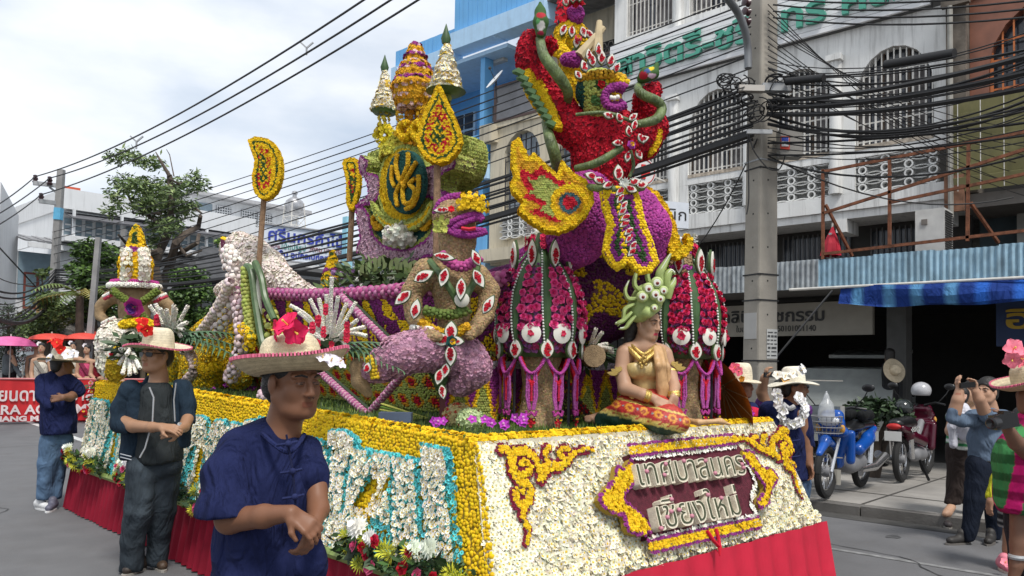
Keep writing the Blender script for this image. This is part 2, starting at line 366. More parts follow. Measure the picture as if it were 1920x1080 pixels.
# ---------------- organic shapes: signed distance fields meshed by surface nets ----------------
class SDF:
 def __init__(s,k=.02):s.ops=[];s.k=k
 def cap(s,p,q,r,r2=None,flat=None,k=None,sub=False):
  s.ops.append(('c',np.asarray(p,float),np.asarray(q,float),r,r if r2 is None else r2,flat,s.k if k is None else k,sub));return s
 def chain(s,pts,flat=None,k=None):
  for a,b in zip(pts[:-1],pts[1:]):s.cap(a[0],b[0],a[1],b[1],flat,k)
  return s
 def ell(s,c,r,X=(1,0,0),Y=(0,1,0),k=None,sub=False):
  s.ops.append(('e',np.asarray(c,float),np.asarray(r,float),nrm(X),nrm(Y),None,s.k if k is None else k,sub));return s
 def cut(s,p,n):
  s.ops.append(('p',np.asarray(p,float),nrm(n)));return s
 def bounds(s):
  lo=np.full(3,1e9);hi=-lo
  for o in s.ops:
   if o[0]=='c' and not o[7]:
    for p,r in((o[1],o[3]),(o[2],o[4])):
     f=1 if o[5]is None else max(1,o[5][1]);lo=np.minimum(lo,p-r*f);hi=np.maximum(hi,p+r*f)
   if o[0]=='e' and not o[7]:lo=np.minimum(lo,o[1]-o[2].max());hi=np.maximum(hi,o[1]+o[2].max())
  return lo,hi
 def mesh(s,h,noise=0,nf=8.,relax=1):
  lo,hi=s.bounds();lo=lo-3*h;hi=hi+3*h;n=np.ceil((hi-lo)/h).astype(int)+1
  g=[lo[i]+h*np.arange(n[i])for i in range(3)];D=np.full(n,10.,np.float32)
  for o in s.ops:
   if o[0]=='p':
    G=(g[0][:,None,None]-o[1][0])*o[2][0]+(g[1][None,:,None]-o[1][1])*o[2][1]+(g[2][None,None,:]-o[1][2])*o[2][2];D=np.maximum(D,G).astype(np.float32);continue
   if o[0]=='c':
    f=1 if o[5]is None else max(1,o[5][1]);mg=4*h+o[6]*1.5;a=np.minimum(o[1]-o[3]*f,o[2]-o[4]*f)-mg;b=np.maximum(o[1]+o[3]*f,o[2]+o[4]*f)+mg
   else:mg=4*h+o[6]*1.5;a=o[1]-o[2].max()-mg;b=o[1]+o[2].max()+mg
   i0=np.clip(((a-lo)/h).astype(int),0,n-1);i1=np.clip(((b-lo)/h).astype(int)+2,1,n)
   sl=tuple(slice(i0[i],i1[i])for i in range(3))
   Pg=np.stack(np.meshgrid(*[g[i][sl[i]]for i in range(3)],indexing='ij'),-1)
   if o[0]=='c':
    p,q,ra,rb,flat=o[1:6]
    if flat is not None:
     dv=nrm(flat[0]);f=flat[1];c=(p+q)/2;Pg=Pg+((Pg-c)@dv)[...,None]*dv*(1/f-1);p=p+((p-c)@dv)*dv*(1/f-1);q=q+((q-c)@dv)*dv*(1/f-1)
    e=q-p;t=np.clip(((Pg-p)@e)/max(1e-12,e@e),0,1);d=np.linalg.norm(Pg-p-t[...,None]*e,axis=-1)-(ra+(rb-ra)*t)
    if flat is not None:d=d*min(1,flat[1])
   else:
    c,r,X,Y=o[1:5];Z=np.cross(X,Y);L_=Pg-c;Q=np.stack([L_@X/r[0],L_@Y/r[1],L_@Z/r[2]],-1);k0=np.linalg.norm(Q,axis=-1);k1=np.linalg.norm(Q/r,axis=-1);d=k0*(k0-1)/np.maximum(k1,1e-6)
   old=D[sl];k=max(1e-6,o[6])
   if o[7]:hh=np.clip(.5-.5*(old+d)/k,0,1);D[sl]=old*(1-hh)-d*hh+k*hh*(1-hh)
   else:hh=np.clip(.5+.5*(old-d)/k,0,1);D[sl]=np.where(old>5,d,old*(1-hh)+d*hh-k*hh*(1-hh))
  if noise:
   X,Y,Z=g[0][:,None,None],g[1][None,:,None],g[2][None,None,:];q=nf
   D=D+noise*(np.sin(q*X+2*np.sin(q*.7*Z))*np.sin(q*1.3*Z+1.7*np.sin(q*.6*Y))+.6*np.sin(q*2.1*Z+2*np.sin(q*1.1*X+q*Y)))
  return nets(D,lo,h,relax)
def nets(D,lo,h,relax=1):
 n=D.shape;S=D<0
 c=[(i,j,k)for i in(0,1)for j in(0,1)for k in(0,1)]
 cs=sum(S[i:n[0]-1+i,j:n[1]-1+j,k:n[2]-1+k].astype(np.int8)for i,j,k in c);act=(cs>0)&(cs<8)
 idx=np.argwhere(act);ids=np.full(act.shape,-1,np.int64);ids[act]=np.arange(len(idx))
 P=np.zeros((len(idx),3));cnt=np.zeros(len(idx))
 for a in c:
  for ax in range(3):
   if a[ax]:continue
   b=list(a);b[ax]=1;A=D[tuple((idx+a).T)];B=D[tuple((idx+b).T)];mk=(A<0)!=(B<0);t=np.where(mk,A/np.where(mk,A-B,1),0)
   q=idx+np.array(a,float);q[:,ax]+=t;P[mk]+=q[mk];cnt[mk]+=1
 P=P/cnt[:,None];Q=[]
 for ax in range(3):
  sl0=[slice(1,-1)]*3;sl0[ax]=slice(0,-1);sl1=[slice(1,-1)]*3;sl1[ax]=slice(1,None)
  a,b=S[tuple(sl0)],S[tuple(sl1)];e=np.argwhere(a!=b);off=np.array([1,1,1]);off[ax]=0;e=e+off
  u,v=(ax+1)%3,(ax+2)%3;q=[]
  for du,dv in((-1,-1),(0,-1),(0,0),(-1,0)):
   k=e.copy();k[:,u]+=du;k[:,v]+=dv;q.append(ids[tuple(k.T)])
  q=np.stack(q,1);fl_=S[tuple(e.T)];q[~fl_]=q[~fl_][:,::-1];Q.append(q)
 Q=np.concatenate(Q);Q=Q[(Q>=0).all(1)]
 for _ in range(relax):
  acc=np.zeros_like(P);ct=np.zeros(len(P))
  for i in range(4):
   a,b=Q[:,i],Q[:,(i+1)%4];np.add.at(acc,a,P[b]);np.add.at(ct,a,1);np.add.at(acc,b,P[a]);np.add.at(ct,b,1)
  P=P*.45+.55*acc/np.maximum(ct,1)[:,None]
 return lo+P*h,Q
def blob(name,sdf,h,ma,parent=None,col=None,noise=0,nf=8.,label=None,relax=1,clean=None):
 V,Q=sdf.mesh(h,noise,nf,relax)
 C=None
 if col is not None:C=col(V)if callable(col)else np.tile(np.asarray(col,float),(len(V),1))
 return part(name,(V,Q,C),ma,parent,True,label=label)
# ================= the ground =================
ASPH=mat('asphalt',(.135,.135,.14),.92,bump=.5,bscale=120,var=.1,vscale=2.2,spec=.25,dirt=.25)
CONC=mat('pavement_concrete',(.27,.255,.235),.9,bump=.35,bscale=60,var=.25,vscale=1.3,dirt=.35)
KERB=mat('kerb_concrete',(.12,.113,.105),.9,bump=.5,bscale=50,var=.35,vscale=3,dirt=.8)
LINE=mat('road_paint',(.5,.5,.49),.8,bump=.3,bscale=90,var=.35,vscale=9)
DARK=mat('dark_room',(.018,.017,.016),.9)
XK=8.9
def struct(name,mb,ma):return part(name,mb,ma,kind='structure')
def slab(x0,x1,y0,y1,z):return MB().add([(x0,y0,z),(x1,y0,z),(x1,y1,z),(x0,y1,z)],[(0,1,2,3)])
struct('ground',slab(-400,400,-400,400,-.03),mat('earth',(.12,.11,.09),.95))
struct('road',slab(-30,XK,-40,26.5,0),ASPH)
struct('cross_road',slab(XK,60,17.6,26.5,-.004),ASPH)
mb=MB().box2((XK,-20,-.2),(22,17.5,.11));struct('pavement',mb,CONC)
mb=MB().box2((-30,26.5,-.2),(60,60,.10));struct('far_pavement',mb,CONC)
kb=MB();y=-20
while y<17.4:
 g=rng.uniform(-.012,.012);kb.box2((XK-.14+g,y,-.05),(XK-.003,y+.985,.105+g*.6));y+=1.0
k0=struct('kerb',kb,KERB)
struct('gutter',slab(XK-.42,XK-.15,-20,17.4,.004),mat('gutter_grime',(.055,.053,.05),.8,bump=.5,bscale=70,var=.35,vscale=5))
a,b=at_z(50,790),at_z(195,840);d=nrm(b-a);p=nrm(np.cross(ZZ,d))*.07
e=b+d*5
struct('lane_line',MB().add([(v[0],v[1],.004)for v in(a-d*4-p,e-p,e+p,a-d*4+p)],[(0,1,2,3)]),LINE)
struct('edge_line',MB().add([(6.9,.2,.004),(6.98,.2,.004),(7.0,3.0,.004),(6.93,3.0,.004)],[(0,1,2,3)]),mat('worn_paint',(.2,.2,.2),.9,var=.4,vscale=12))
cr_=MB()
for sx,sy,an_,L_ in((1.5,1.2,.4,3.),(4.2,.8,2.2,2.),(-1,5,1.2,5),(1.8,10,1.6,6),(3,14,.3,5),(6.6,1.6,1.2,2.4),(7.6,.6,.8,1.6),(-2,9,.9,4),(0.5,13,2.4,4)):
 p_=V3(sx,sy,.005);q_=[p_]
 for k in range(int(L_/.12)):an_+=rng.normal(0,.35);p_=p_+.12*V3(math.cos(an_),math.sin(an_),0);q_.append(p_)
 for a_,b_ in zip(q_[:-1],q_[1:]):n_=nrm(np.cross(b_-a_,ZZ))*rng.uniform(.003,.009);cr_.add([a_-n_,b_-n_,b_+n_,a_+n_],[(0,1,2,3)])
struct('road_cracks',cr_,mat('tar_crack',(.045,.045,.046),.9))
struct('road_patch',MB().add([(-.6,7.2,.003),(1.1,7.0,.003),(1.25,9.9,.003),(-.5,10.2,.003)],[(0,1,2,3)]),mat('asphalt_patch',(.105,.105,.108),.9,bump=.6,bscale=100,var=.15,vscale=3))
struct('oil_stains',MB().add([V3(*c_,.0035)+V3(r_*math.cos(t)*(1+.3*math.sin(3*t+r_*9)),r_*.7*math.sin(t),0)for c_,r_ in(((2.0,1.4),.1),((7.4,1.2),.14),((1.2,6.0),.12),((.6,12),.25),((7.9,2.4),.09))for t in np.arange(14)*6.2832/14],[tuple(range(14*i,14*i+14))for i in range(5)]),mat('oil_stain',(.07,.07,.072),.6,var=.4,vscale=14))
# joints and drain slots of the pavement
jn=MB()
for yy in np.arange(-8,17,2.2):jn.add([(XK,yy,.114),(14,yy,.114),(14,yy+.03,.114),(XK,yy+.03,.114)],[(0,1,2,3)])
for xx in(9.75,11.8):jn.add([(xx,-20,.115),(xx+.03,-20,.115),(xx+.03,17,.115),(xx,17,.115)],[(0,1,2,3)])
struct('pavement_joints',jn,mat('joint_dirt',(.06,.055,.05),.9))
# ================= buildings along the street =================
WHITE=mat('white_render',(.74,.74,.72),.8,bump=.25,bscale=50,var=.1,vscale=1.5,streak=.7)
CREAM=mat('cream_render',(.56,.5,.38),.85,bump=.25,bscale=50,var=.1,vscale=1.5,streak=.7)
BLUE=mat('blue_board',(.14,.4,.72),.7,var=.06,vscale=2,streak=.15)
PALEBLUE=mat('pale_blue_render',(.42,.62,.82),.8,var=.06,streak=.2)
GLASS=mat('dark_window',(.03,.035,.045),.15,spec=.6,var=.2,vscale=2)
CURT=mat('window_curtain',(.16,.15,.15),.9,var=.5,vscale=5)
STEEL=mat('painted_bar',(.6,.58,.54),.5,var=.15,vscale=9)
RUST=mat('rusty_steel',(.17,.062,.03),.85,bump=.4,bscale=60,var=.45,vscale=12)
X0=14.
BAYS=[(3.63,4.87),(5.25,6.49),(6.87,8.11),(8.49,9.62)]
def arch(y0,y1,z0,zs,zt,n=9):
 c=(y0+y1)/2;r=(y1-y0)/2
 return[(y0,z0),(y1,z0)]+[(c+r*math.cos(t),zs+(zt-zs)*math.sin(t))for t in np.linspace(0,math.pi,n)]
def wall_with_holes(mb,ya,yb,za,zb,holes,x,t):
 """a wall in the plane x with arched openings: strips between the openings and spandrels above the arcs"""
 ys=ya
 for y0,y1,z0,zs,zt in sorted(holes):
  mb.box2((x,ys,za),(x+t,y0,zb));ys=y1
  if z0>za:mb.box2((x,y0,za),(x+t,y1,z0))
  ar=arch(y0,y1,z0,zs,zt,11)[2:];poly=[(y1,zb)]+[(y,z)for y,z in ar]+[(y0,zb)]
  poly=[(-(q[0]),q[1])for q in poly]
  mb.prism(poly,(x+t,0,0),(0,-1,0),(0,0,1),t)
 mb.box2((x,ys,za),(x+t,yb,zb))
cb=thing('clinic_building','white shophouse clinic with arched barred windows and green lettering on its slatted sign','building',(X0,6.7,0))
mb=MB();holes=[(y0,y1,5.4,6.2,7.0)for y0,y1 in BAYS]
wall_with_holes(mb,3.3,9.95,5.2,7.47,holes,X0,.25);part('wall',mb,WHITE,cb)
mb=MB().box2((X0+.0,3.3,4.32),(X0+.3,9.95,4.6));mb.box2((X0+.05,3.3,4.18),(X0+5,9.95,4.318));part('floor_slab',mb,WHITE,cb)
for y0,y1 in BAYS:
 mb=MB().box2((X0,y1,4.602),(X0+.25,y1+.38,5.198));part('wall',mb,WHITE,cb)
for y0,y1 in BAYS[1:]:
 mb=MB();yc=y0-.06;mb.tube([(X0-.02,yc,4.62),(X0-.02,yc,6.95)],.105,14);mb.box2((X0-.16,yc-.13,6.95),(X0+.1,yc+.13,7.05));part('column',mb,WHITE,cb,True)
# pierced blocks: a ring and a pair of leaf ribs in each
ring=MB();n=20
ang=np.arange(n)*2*math.pi/n
def ringmesh(mb,c,ro,ri,x0,x1):
 V=[]
 for x in(x0,x1):
  for r in(ro,ri):V+=[(x,c[0]+r*math.cos(a),c[1]+r*math.sin(a))for a in ang]
 f=[]
 for i in range(n):
  j=(i+1)%n;f+=[(i,j,n+j,n+i),(2*n+i,3*n+i,3*n+j,2*n+j),(i,2*n+i,2*n+j,j),(n+i,n+j,3*n+j,3*n+i)]
 mb.add(V,f)
ringmesh(ring,(0,0),.072,.048,0,.13)
for sz in(-1,1):
 for sgn in(-1,1):
  ys=np.linspace(.03,.325,9);zc=sz*.0755;V=[]
  for yv in ys:
   k=math.sin(math.pi*(yv-.03)/.295);z=zc+sgn*.028*k-.0
   for x in(0,.1):V+=[(x,yv,z-.009),(x,yv,z+.009)]
  f=[]
  for i in range(8):
   o=4*i;f+=[(o,o+4,o+5,o+1),(o+2,o+3,o+7,o+6),(o+1,o+5,o+7,o+3),(o,o+2,o+6,o+4)]
  if sz*sgn<0 or sz>0 or True:ring.add(V,f)
SCREEN=mat('screen_blocks',(.74,.74,.72),.85,var=.12,vscale=4,dirt=.25)
blk=mesh_np('breeze_block',np.concatenate(ring.v),ring.f,None)
blk.materials.append(SCREEN)
for bi,(y0,y1)in enumerate(BAYS):
 for r in range(4):
  for c in range(4):
   o=link('breeze_block',blk,None,cb,V3(X0+.03,y0+.02+c*.37-.0,4.68+.151*r)-worg(cb))
 mb=MB().box2((X0+.2,y0,4.6),(X0+.24,y1,5.2));part('screen_backing',mb,mat('grey_backing',(.5,.5,.49),.9),cb)
# windows with white bars
barme=None
for y0,y1 in BAYS:
 w_=part('window',MB().box2((X0+.2,y0,5.4),(X0+.23,y1,7.02)),GLASS,cb)
 mb=MB()
 for k in range(3):
  c=y0+(y1-y0)*(.12+.36*k);mb.box2((X0+.17,c,5.42),(X0+.19,c+.2+.1*(k%2),6.6))
 part('curtain',mb,CURT,w_)
 mb=MB()
 for k in range(4):
  c=y0+(y1-y0)*k/3;mb.box2((X0+.15,c-.02,5.4),(X0+.2,c+.02,6.95 if k in(1,2)else 6.2))
 part('window_frame',mb,mat('window_frame_brown',(.1,.07,.05),.7),w_)
 c=(y0+y1)/2;r=(y1-y0)/2
 nb=13
 for k in range(nb):
  yk=y0+.03+(y1-y0-.06)*k/(nb-1);zt=6.2+.78*math.sqrt(max(0,1-((yk-c)/r)**2));wd=.03 if k%2 else.018
  part('bar',MB().box2((X0+.04,yk-wd/2,5.41),(X0+.06,yk+wd/2,zt)),STEEL,w_)
 for zb in(5.47,5.78,6.02,6.28,6.6):
  rr_=r if zb<6.2 else r*math.sqrt(max(.02,1-((zb-6.2)/.8)**2));part('rail',MB().box2((X0+.062,c-rr_,zb-.012),(X0+.075,c+rr_,zb+.012)),STEEL,w_)
 part('sill',MB().box2((X0-.01,y0,5.33),(X0+.2,y1,5.398)),mat('rust_stained_sill',(.42,.36,.29),.85,var=.4,vscale=12,dirt=.5),w_)
# slatted sign band with green letters
for k in range(10):
 z0=7.48+k*.095;part('slat',MB().box2((X0-.16+.004*(k%2),3.64,z0),(X0-.1,9.93,z0+.085)),mat('white_slat',(.74,.74,.75),.6,var=.07,vscale=3),cb)
part('sign_backing',MB().box2((X0-.1,3.64,7.47),(X0,9.93,8.43)),mat('slat_gap',(.08,.08,.08),.9),cb)
GREEN=mat('green_letter',(.07,.33,.24),.5,var=.08)
write('สาวิตรี-ชรินทร์ คลินิก',(X0-.165,9.72,7.68),(0,-1,0),(0,0,1),.66,.08,None,cb,GREEN,'sign_letter',width=6.5,offset=.012,each='sign_letter')
# top storey
mb=MB().box2((X0,3.3,8.43),(X0+.25,9.93,8.6));hl=[(y0,y1,8.6,10.4,11.0)for y0,y1 in BAYS]
wall_with_holes(mb,3.3,9.93,8.6,11.6,hl,X0,.25);part('wall',mb,WHITE,cb)
for y0,y1 in BAYS:
 w_=part('window',MB().box2((X0+.2,y0,8.6),(X0+.23,y1,11)),GLASS,cb)
 part('curtain',MB().box2((X0+.17,y0+.1,8.62),(X0+.19,y0+.5,10.4)).box2((X0+.17,y1-.4,8.62),(X0+.19,y1-.1,10.4)),CURT,w_)
 for k in range(12):
  yk=y0+.03+(y1-y0-.06)*k/11;part('bar',MB().box2((X0+.04,yk-.011,8.61),(X0+.06,yk+.011,10.6)),STEEL,w_)
 for zb in(8.7,9.3,9.9):part('rail',MB().box2((X0+.062,y0,zb-.01),(X0+.075,y1,zb+.01)),STEEL,w_)
 part('column',MB().tube([(X0-.03,y0-.15,8.44),(X0-.03,y0-.15,11)],.1,12),WHITE,cb,True)
# recessed mezzanine with barred openings
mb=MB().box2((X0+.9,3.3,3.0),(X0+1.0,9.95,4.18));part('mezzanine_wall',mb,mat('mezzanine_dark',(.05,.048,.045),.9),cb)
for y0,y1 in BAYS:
 w_=part('window',MB().box2((X0+.86,y0,3.1),(X0+.89,y1,4.05)),GLASS,cb)
 for k in range(14):part('bar',MB().box2((X0+.8,y0+(y1-y0)*k/13-.008,3.1),(X0+.82,y0+(y1-y0)*k/13+.008,4.1)),mat('grey_bar',(.13,.13,.13),.6),w_)
for y in(5.1,8.3,6.75,3.5):part('bracket',MB().box2((X0+.02,y-.08,3.95),(X0+.6,y+.1,4.178)),WHITE,cb)
# ceiling over the shop front, shop interior
part('canopy_slab',MB().box2((12.55,-6,2.86),(X0+1,9.95,2.98)),mat('canopy_concrete',(.1,.095,.09),.9),cb)
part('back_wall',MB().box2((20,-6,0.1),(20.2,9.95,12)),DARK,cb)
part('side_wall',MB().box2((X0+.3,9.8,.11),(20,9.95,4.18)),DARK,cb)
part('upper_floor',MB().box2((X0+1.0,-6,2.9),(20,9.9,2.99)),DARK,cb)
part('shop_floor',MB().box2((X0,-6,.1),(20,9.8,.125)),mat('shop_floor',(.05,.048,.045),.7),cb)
bsg=part('shop_sign',MB().box2((X0-.1,4.55,2.16),(X0,9.7,2.74)),mat('shop_sign_cream',(.3,.28,.24),.7,var=.12,vscale=3),cb)
write('สาวิตรี-ชรินทร์ คลินิกเวชกรรม',(X0-.103,9.3,2.42),(0,-1,0),(0,0,1),.3,.012,(.02,.02,.02),bsg,width=3.95,offset=.006)
write('ใบอนุญาตเลขที่ 50101001140',(X0-.103,7.0,2.24),(0,-1,0),(0,0,1),.15,.01,(.02,.02,.02),bsg,width=1.5)
for y in(9.3,4.2):part('shop_pillar',MB().box2((X0-.02,y-.15,.11),(X0+.3,y+.15,2.86)),mat('shop_pillar_grey',(.08,.08,.078),.8),cb)
# weathered corrugated fascia in sheets
FASC=mat('weathered_zinc',(.3,.33,.35),.6,var=.3,vscale=8,streak=.8);FASB=mat('blue_zinc',(.27,.42,.52),.6,var=.22,vscale=7,streak=.55)
yy=9.9;k=0
while yy>-5.5:
 n=50;ys=yy-np.linspace(0,.85,n);zt=3.29+.01*math.sin(k*3);wv=.018*np.sign(np.sin(ys*2*math.pi/.085))*np.abs(np.sin(ys*2*math.pi/.085))**.5
 g=[[(12.5+w1,y_,2.835+.008*math.sin(k)),]for w1,y_ in zip(wv,ys)];mb=MB()
 mb.sheet([[(12.5+w1-.003*(k%2),y_,2.835)for w1,y_ in zip(wv,ys)],[(12.5+w1-.003*(k%2),y_,zt)for w1,y_ in zip(wv,ys)]])
 mb.sheet([[(12.53+w1,y_,2.835)for w1,y_ in zip(wv,ys)],[(12.53+w1,y_,zt)for w1,y_ in zip(wv,ys)]][::-1])
 part('fascia_sheet',mb,FASC if yy>5.0 else FASB,cb);yy-=.83;k+=1
part('canopy_edge',MB().box2((12.54,-6,2.99),(12.6,9.95,3.27)),RUST,cb)
pipe=MB().tube([(12.44,5.35,2.83),(12.44,-5,2.8)],.022,8);part('awning_pipe',pipe,STEEL,cb,True)
# brown tiled neighbour with green louvres
ob=thing('tiled_building','brown tiled shophouse with an orange barred arch above green louvres','building',(X0,0,0))
TILE=mat('brown_tile',(.22,.085,.05),.45,var=.2,vscale=4)
mb=MB();wall_with_holes(mb,-5.5,3.115,5.3,9.5,[(.4,3.0-.15,5.4,6.3,7.35),(-2.4,.1,5.4,6.3,7.35)],X0+.02,.25);part('wall',mb,TILE,ob)
for r in range(9):
 for c in range(26):
  y=-4.6+c*.3;z=7.42+r*.23
  tl=MB().box2((X0+.005,y,z),(X0+.019,y+.29,z+.22))
  if z<9.3:part('tile',tl,TILE,ob)
ORB=mat('orange_bar',(.45,.13,.03),.5,var=.15)
for y0,y1 in((.4,2.85),(-2.4,.1)):
 w_=part('window',MB().box2((X0+.22,y0,5.4),(X0+.25,y1,7.4)),GLASS,ob);c=(y0+y1)/2;r=(y1-y0)/2
 for k in range(17):
  yk=y0+.03+(y1-y0-.06)*k/16;zt=6.3+1.03*math.sqrt(max(0,1-((yk-c)/r)**2));part('bar',MB().box2((X0+.06,yk-(.022 if k%4==0 else.011),5.42),(X0+.09,yk+(.022 if k%4==0 else.011),zt)),ORB,w_)
 for zb in(5.5,5.95,6.4,6.7):part('rail',MB().box2((X0+.092,y0+.05,zb-.015),(X0+.11,y1-.05,zb+.015)),ORB,w_)
 for k in range(5):part('window_frame',MB().box2((X0+.18,y0+(y1-y0)*k/4-.03,5.4),(X0+.22,y0+(y1-y0)*k/4+.03,6.9)),mat('teal_frame',(.05,.09,.1),.6),w_)
for k in range(7):
 z=4.36+.2*k;mb=MB().box((X0-.25,-1.05,z+.1),(.02,8.7,.215),X=nrm((1,0,.35)),Y=(0,1,0));part('louvre',mb,mat('green_louvre',(.27,.25,.11),.6,var=.2,vscale=3,streak=.4),ob)
for k in range(28):part('louvre_rod',MB().box2((X0-.345,3.2-.31*k,4.34),(X0-.335,3.21-.31*k,5.76)),STEEL,ob)
part('floor_slab',MB().box2((X0-.1,-5.5,4.1),(X0+4,3.2,4.32)),mat('slab_dark',(.12,.11,.1),.9,streak=.6),ob)
part('mezzanine_wall',MB().box2((X0+1,-5.5,2.99),(X0+1.1,3.2,4.1)),mat('teal_shutter',(.04,.06,.07),.8),ob)
for y in(2.55,.2,-2):part('shutter_post',MB().box2((X0+.8,y-.08,2.99),(X0+.98,y+.08,4.1)),mat('pale_post',(.3,.3,.28),.8),ob)
bs=part('shop_sign',MB().box2((X0-.1,-4,1.95),(X0,2.75,2.62)),mat('blue_shop_sign',(.012,.03,.09),.6),ob)
write('อินเตอร์',(X0-.103,2.62,2.22),(0,-1,0),(0,0,1),.4,.012,(.4,.26,.02),bs,width=2.1,offset=.008)
# stained party wall / drain pier between the two
mb=MB().box2((X0-.2,3.12,4.35),(X0+.4,3.4,9.6));mb.box2((X0-.3,3.05,7.3),(X0-.2,3.45,7.75));mb.box2((X0-.05,3.0,4.35),(X0+.4,3.119,5.4));part('party_wall',mb,mat('blackened_wall',(.13,.11,.09),.95,bump=.5,bscale=25,var=.5,vscale=4,dirt=.9),ob)
part('brick_patch',MB().box2((X0-.26,3.14,4.05),(X0-.2,3.42,4.62)),mat('bare_brick',(.2,.1,.06),.95,bump=.6,bscale=20,var=.4,vscale=8),ob)
part('drain_pipe',MB().tube([(X0-.28,3.32,3.95),(X0-.28,3.32,7.3)],.04,8),mat('old_pipe',(.3,.29,.26),.7,dirt=.6),ob,True)
# ---- cream shophouse
cr=thing('cream_building','cream shophouse with a dark arched window and pierced block screen','building',(X0,11.75,0))
mb=MB();wall_with_holes(mb,9.97,13.6,4.35,7.35,[(12.0,13.15,5.3,6.5,7.15),(10.3,11.45,5.3,6.5,7.15)],X0,.25)
mb.box2((X0+.05,9.97,4.0),(X0+4,13.6,4.348));mb.box2((X0-.25,13.35,7.0),(X0,13.75,7.42));mb.box2((X0-.05,9.97,7.352),(X0+.25,13.62,7.48));part('wall',mb,CREAM,cr)
part('wall',MB().box2((X0+.9,9.95,7.4),(X0+1.2,12.7,9.9)),CREAM,cr)
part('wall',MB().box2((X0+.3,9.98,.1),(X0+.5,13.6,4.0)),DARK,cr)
mb=MB().box((X0+.5,11.2,10.0),(1.6,3.4,.06),X=nrm((1,0,.12)));part('eave',mb,mat('old_roof',(.16,.15,.14),.9,var=.3),cr)
for y0,y1 in((12.0,13.15),(10.3,11.45)):
 w_=part('window',MB().box2((X0+.2,y0,5.3),(X0+.23,y1,7.2)),mat('pale_window',(.3,.36,.42),.3,var=.35,vscale=3),cr)
 for k in range(8):part('bar',MB().box2((X0+.05,y0+(y1-y0)*k/7-.012,5.3),(X0+.08,y0+(y1-y0)*k/7+.012,6.6+.5*math.sin(math.pi*k/7))),mat('black_bar',(.03,.03,.04),.5),w_)
 for zb in(5.4,5.75,6.1,6.5):part('rail',MB().box2((X0+.081,y0,zb-.01),(X0+.095,y1,zb+.01)),mat('black_bar'),w_)
 part('screen_backing',MB().box2((X0-.003,y0,4.58),(X0+.0,y1,5.2)),mat('grey_backing'),cr)
 for r in range(4):
  for c in range(3):link('breeze_block',blk,None,cr,V3(X0-.135,y0+.06+c*.37,4.68+.151*r)-worg(cr))
part('ledge',MB().box2((X0-.35,10,4.05),(X0-.01,13.6,4.34)),CREAM,cr)
mb=MB()
for k in range(6):
 for j in range(5):mb.add([(X0+.87,10.05+.2*k+.1*math.cos(t),7.75+.3*j+.14*math.sin(t))for t in np.arange(6)*math.pi/3]+[(X0+.87,10.05+.2*k+.08*math.cos(t),7.75+.3*j+.115*math.sin(t))for t in np.arange(6)*math.pi/3],[(i,(i+1)%6,6+(i+1)%6,6+i)for i in range(6)])
lt=part('lattice_panel',MB().box2((X0+.88,9.95,7.5),(X0+.895,11.2,9.1)),DARK,cr);part('lattice',mb,mat('lattice_grey',(.22,.2,.17),.7),lt)
fr=part('sign_board',MB().box2((X0-.05,9.97,7.5),(X0+.02,13.4,8.35)),mat('grey_board',(.15,.155,.17),.6,var=.2,vscale=3,dirt=.4),cr)
mb=MB();mb.box2((X0-.07,9.97,7.47),(X0-.05,13.45,7.53));mb.box2((X0-.07,9.97,8.33),(X0-.05,13.45,8.38));mb.box2((X0-.07,13.38,7.53),(X0-.05,13.45,8.33));part('frame',mb,mat('brown_frame',(.08,.05,.045),.7),fr)
# ---- blue building
bb=thing('blue_building','bright blue building with boarded parapet and deep balconies','building',(X0,15.4,0))
def boards(y0,y1,z0,z1,x):
 n=int((y1-y0)/.16)
 for k in range(n):part('board',MB().box2((x+.006*(k%2),y0+(y1-y0)*k/n+.004,z0),(x+.05,y0+(y1-y0)*(k+1)/n-.004,z1)),BLUE,bb)
boards(14.75,17.3,9.75,10.25,X0-.05);boards(11.6,14.72,9.95,10.9,X0-.25)
part('parapet_beam',MB().box2((X0-.2,14.75,9.35),(X0+.1,17.3,9.745)),PALEBLUE,bb);part('parapet_beam',MB().box2((X0-.4,11.6,9.5),(X0+.1,14.72,9.945)),PALEBLUE,bb)
part('end_wall',MB().box2((X0,17.0,0.1),(X0+6,17.29,10.2)),PALEBLUE,bb)
part('soffit',MB().box2((X0-.1,13.0,9.25),(X0+3,17.3,9.345)),PALEBLUE,bb)
part('wall',MB().box2((X0+1.6,12.5,4),(X0+1.8,17.0,9.25)),BLUE,bb);part('wall',MB().box2((X0+1.6,13.6,.1),(X0+1.8,17.0,4)),PALEBLUE,bb)
for zf in(3.6,6.15):
 part('balcony_floor',MB().box2((X0-.1,13.62,zf),(X0+1.6,17.0,zf+.45)),PALEBLUE,bb);boards(13.65,17.0,zf+.46,zf+1.15,X0-.05)
 for y in(14.3,15.7):
  d_=part('door',MB().box2((X0+1.52,y,zf+.46),(X0+1.6,y+.85,zf+2.5)),mat('blue_door',(.35,.5,.65),.5),bb)
  for k in range(2):
   for j in range(3):part('pane',MB().box2((X0+1.5,y+.08+.38*k,zf+1.05+.5*j),(X0+1.518,y+.4+.38*k,zf+1.48+.5*j)),GLASS,d_)
 part('window',MB().box2((X0+1.5,13.0,zf+1.3),(X0+1.58,13.9,zf+2.3)),GLASS,bb)
for y in(14.0,17.0):part('column',MB().box2((X0+.0,y-.15,.1),(X0+.3,y,9.25)),BLUE,bb)
for y,z in((16.9,9.7),(14.9,9.75),(13.2,9.6)):part('spout',MB().tube([(X0-.35,y,z-.1),(X0+.1,y,z-.08)],.035,8),PALEBLUE,bb)
part('ceiling_lamp',MB().box2((X0+.3,13.5,9.17),(X0+.45,14.3,9.245)),mat('grey_backing'),bb)
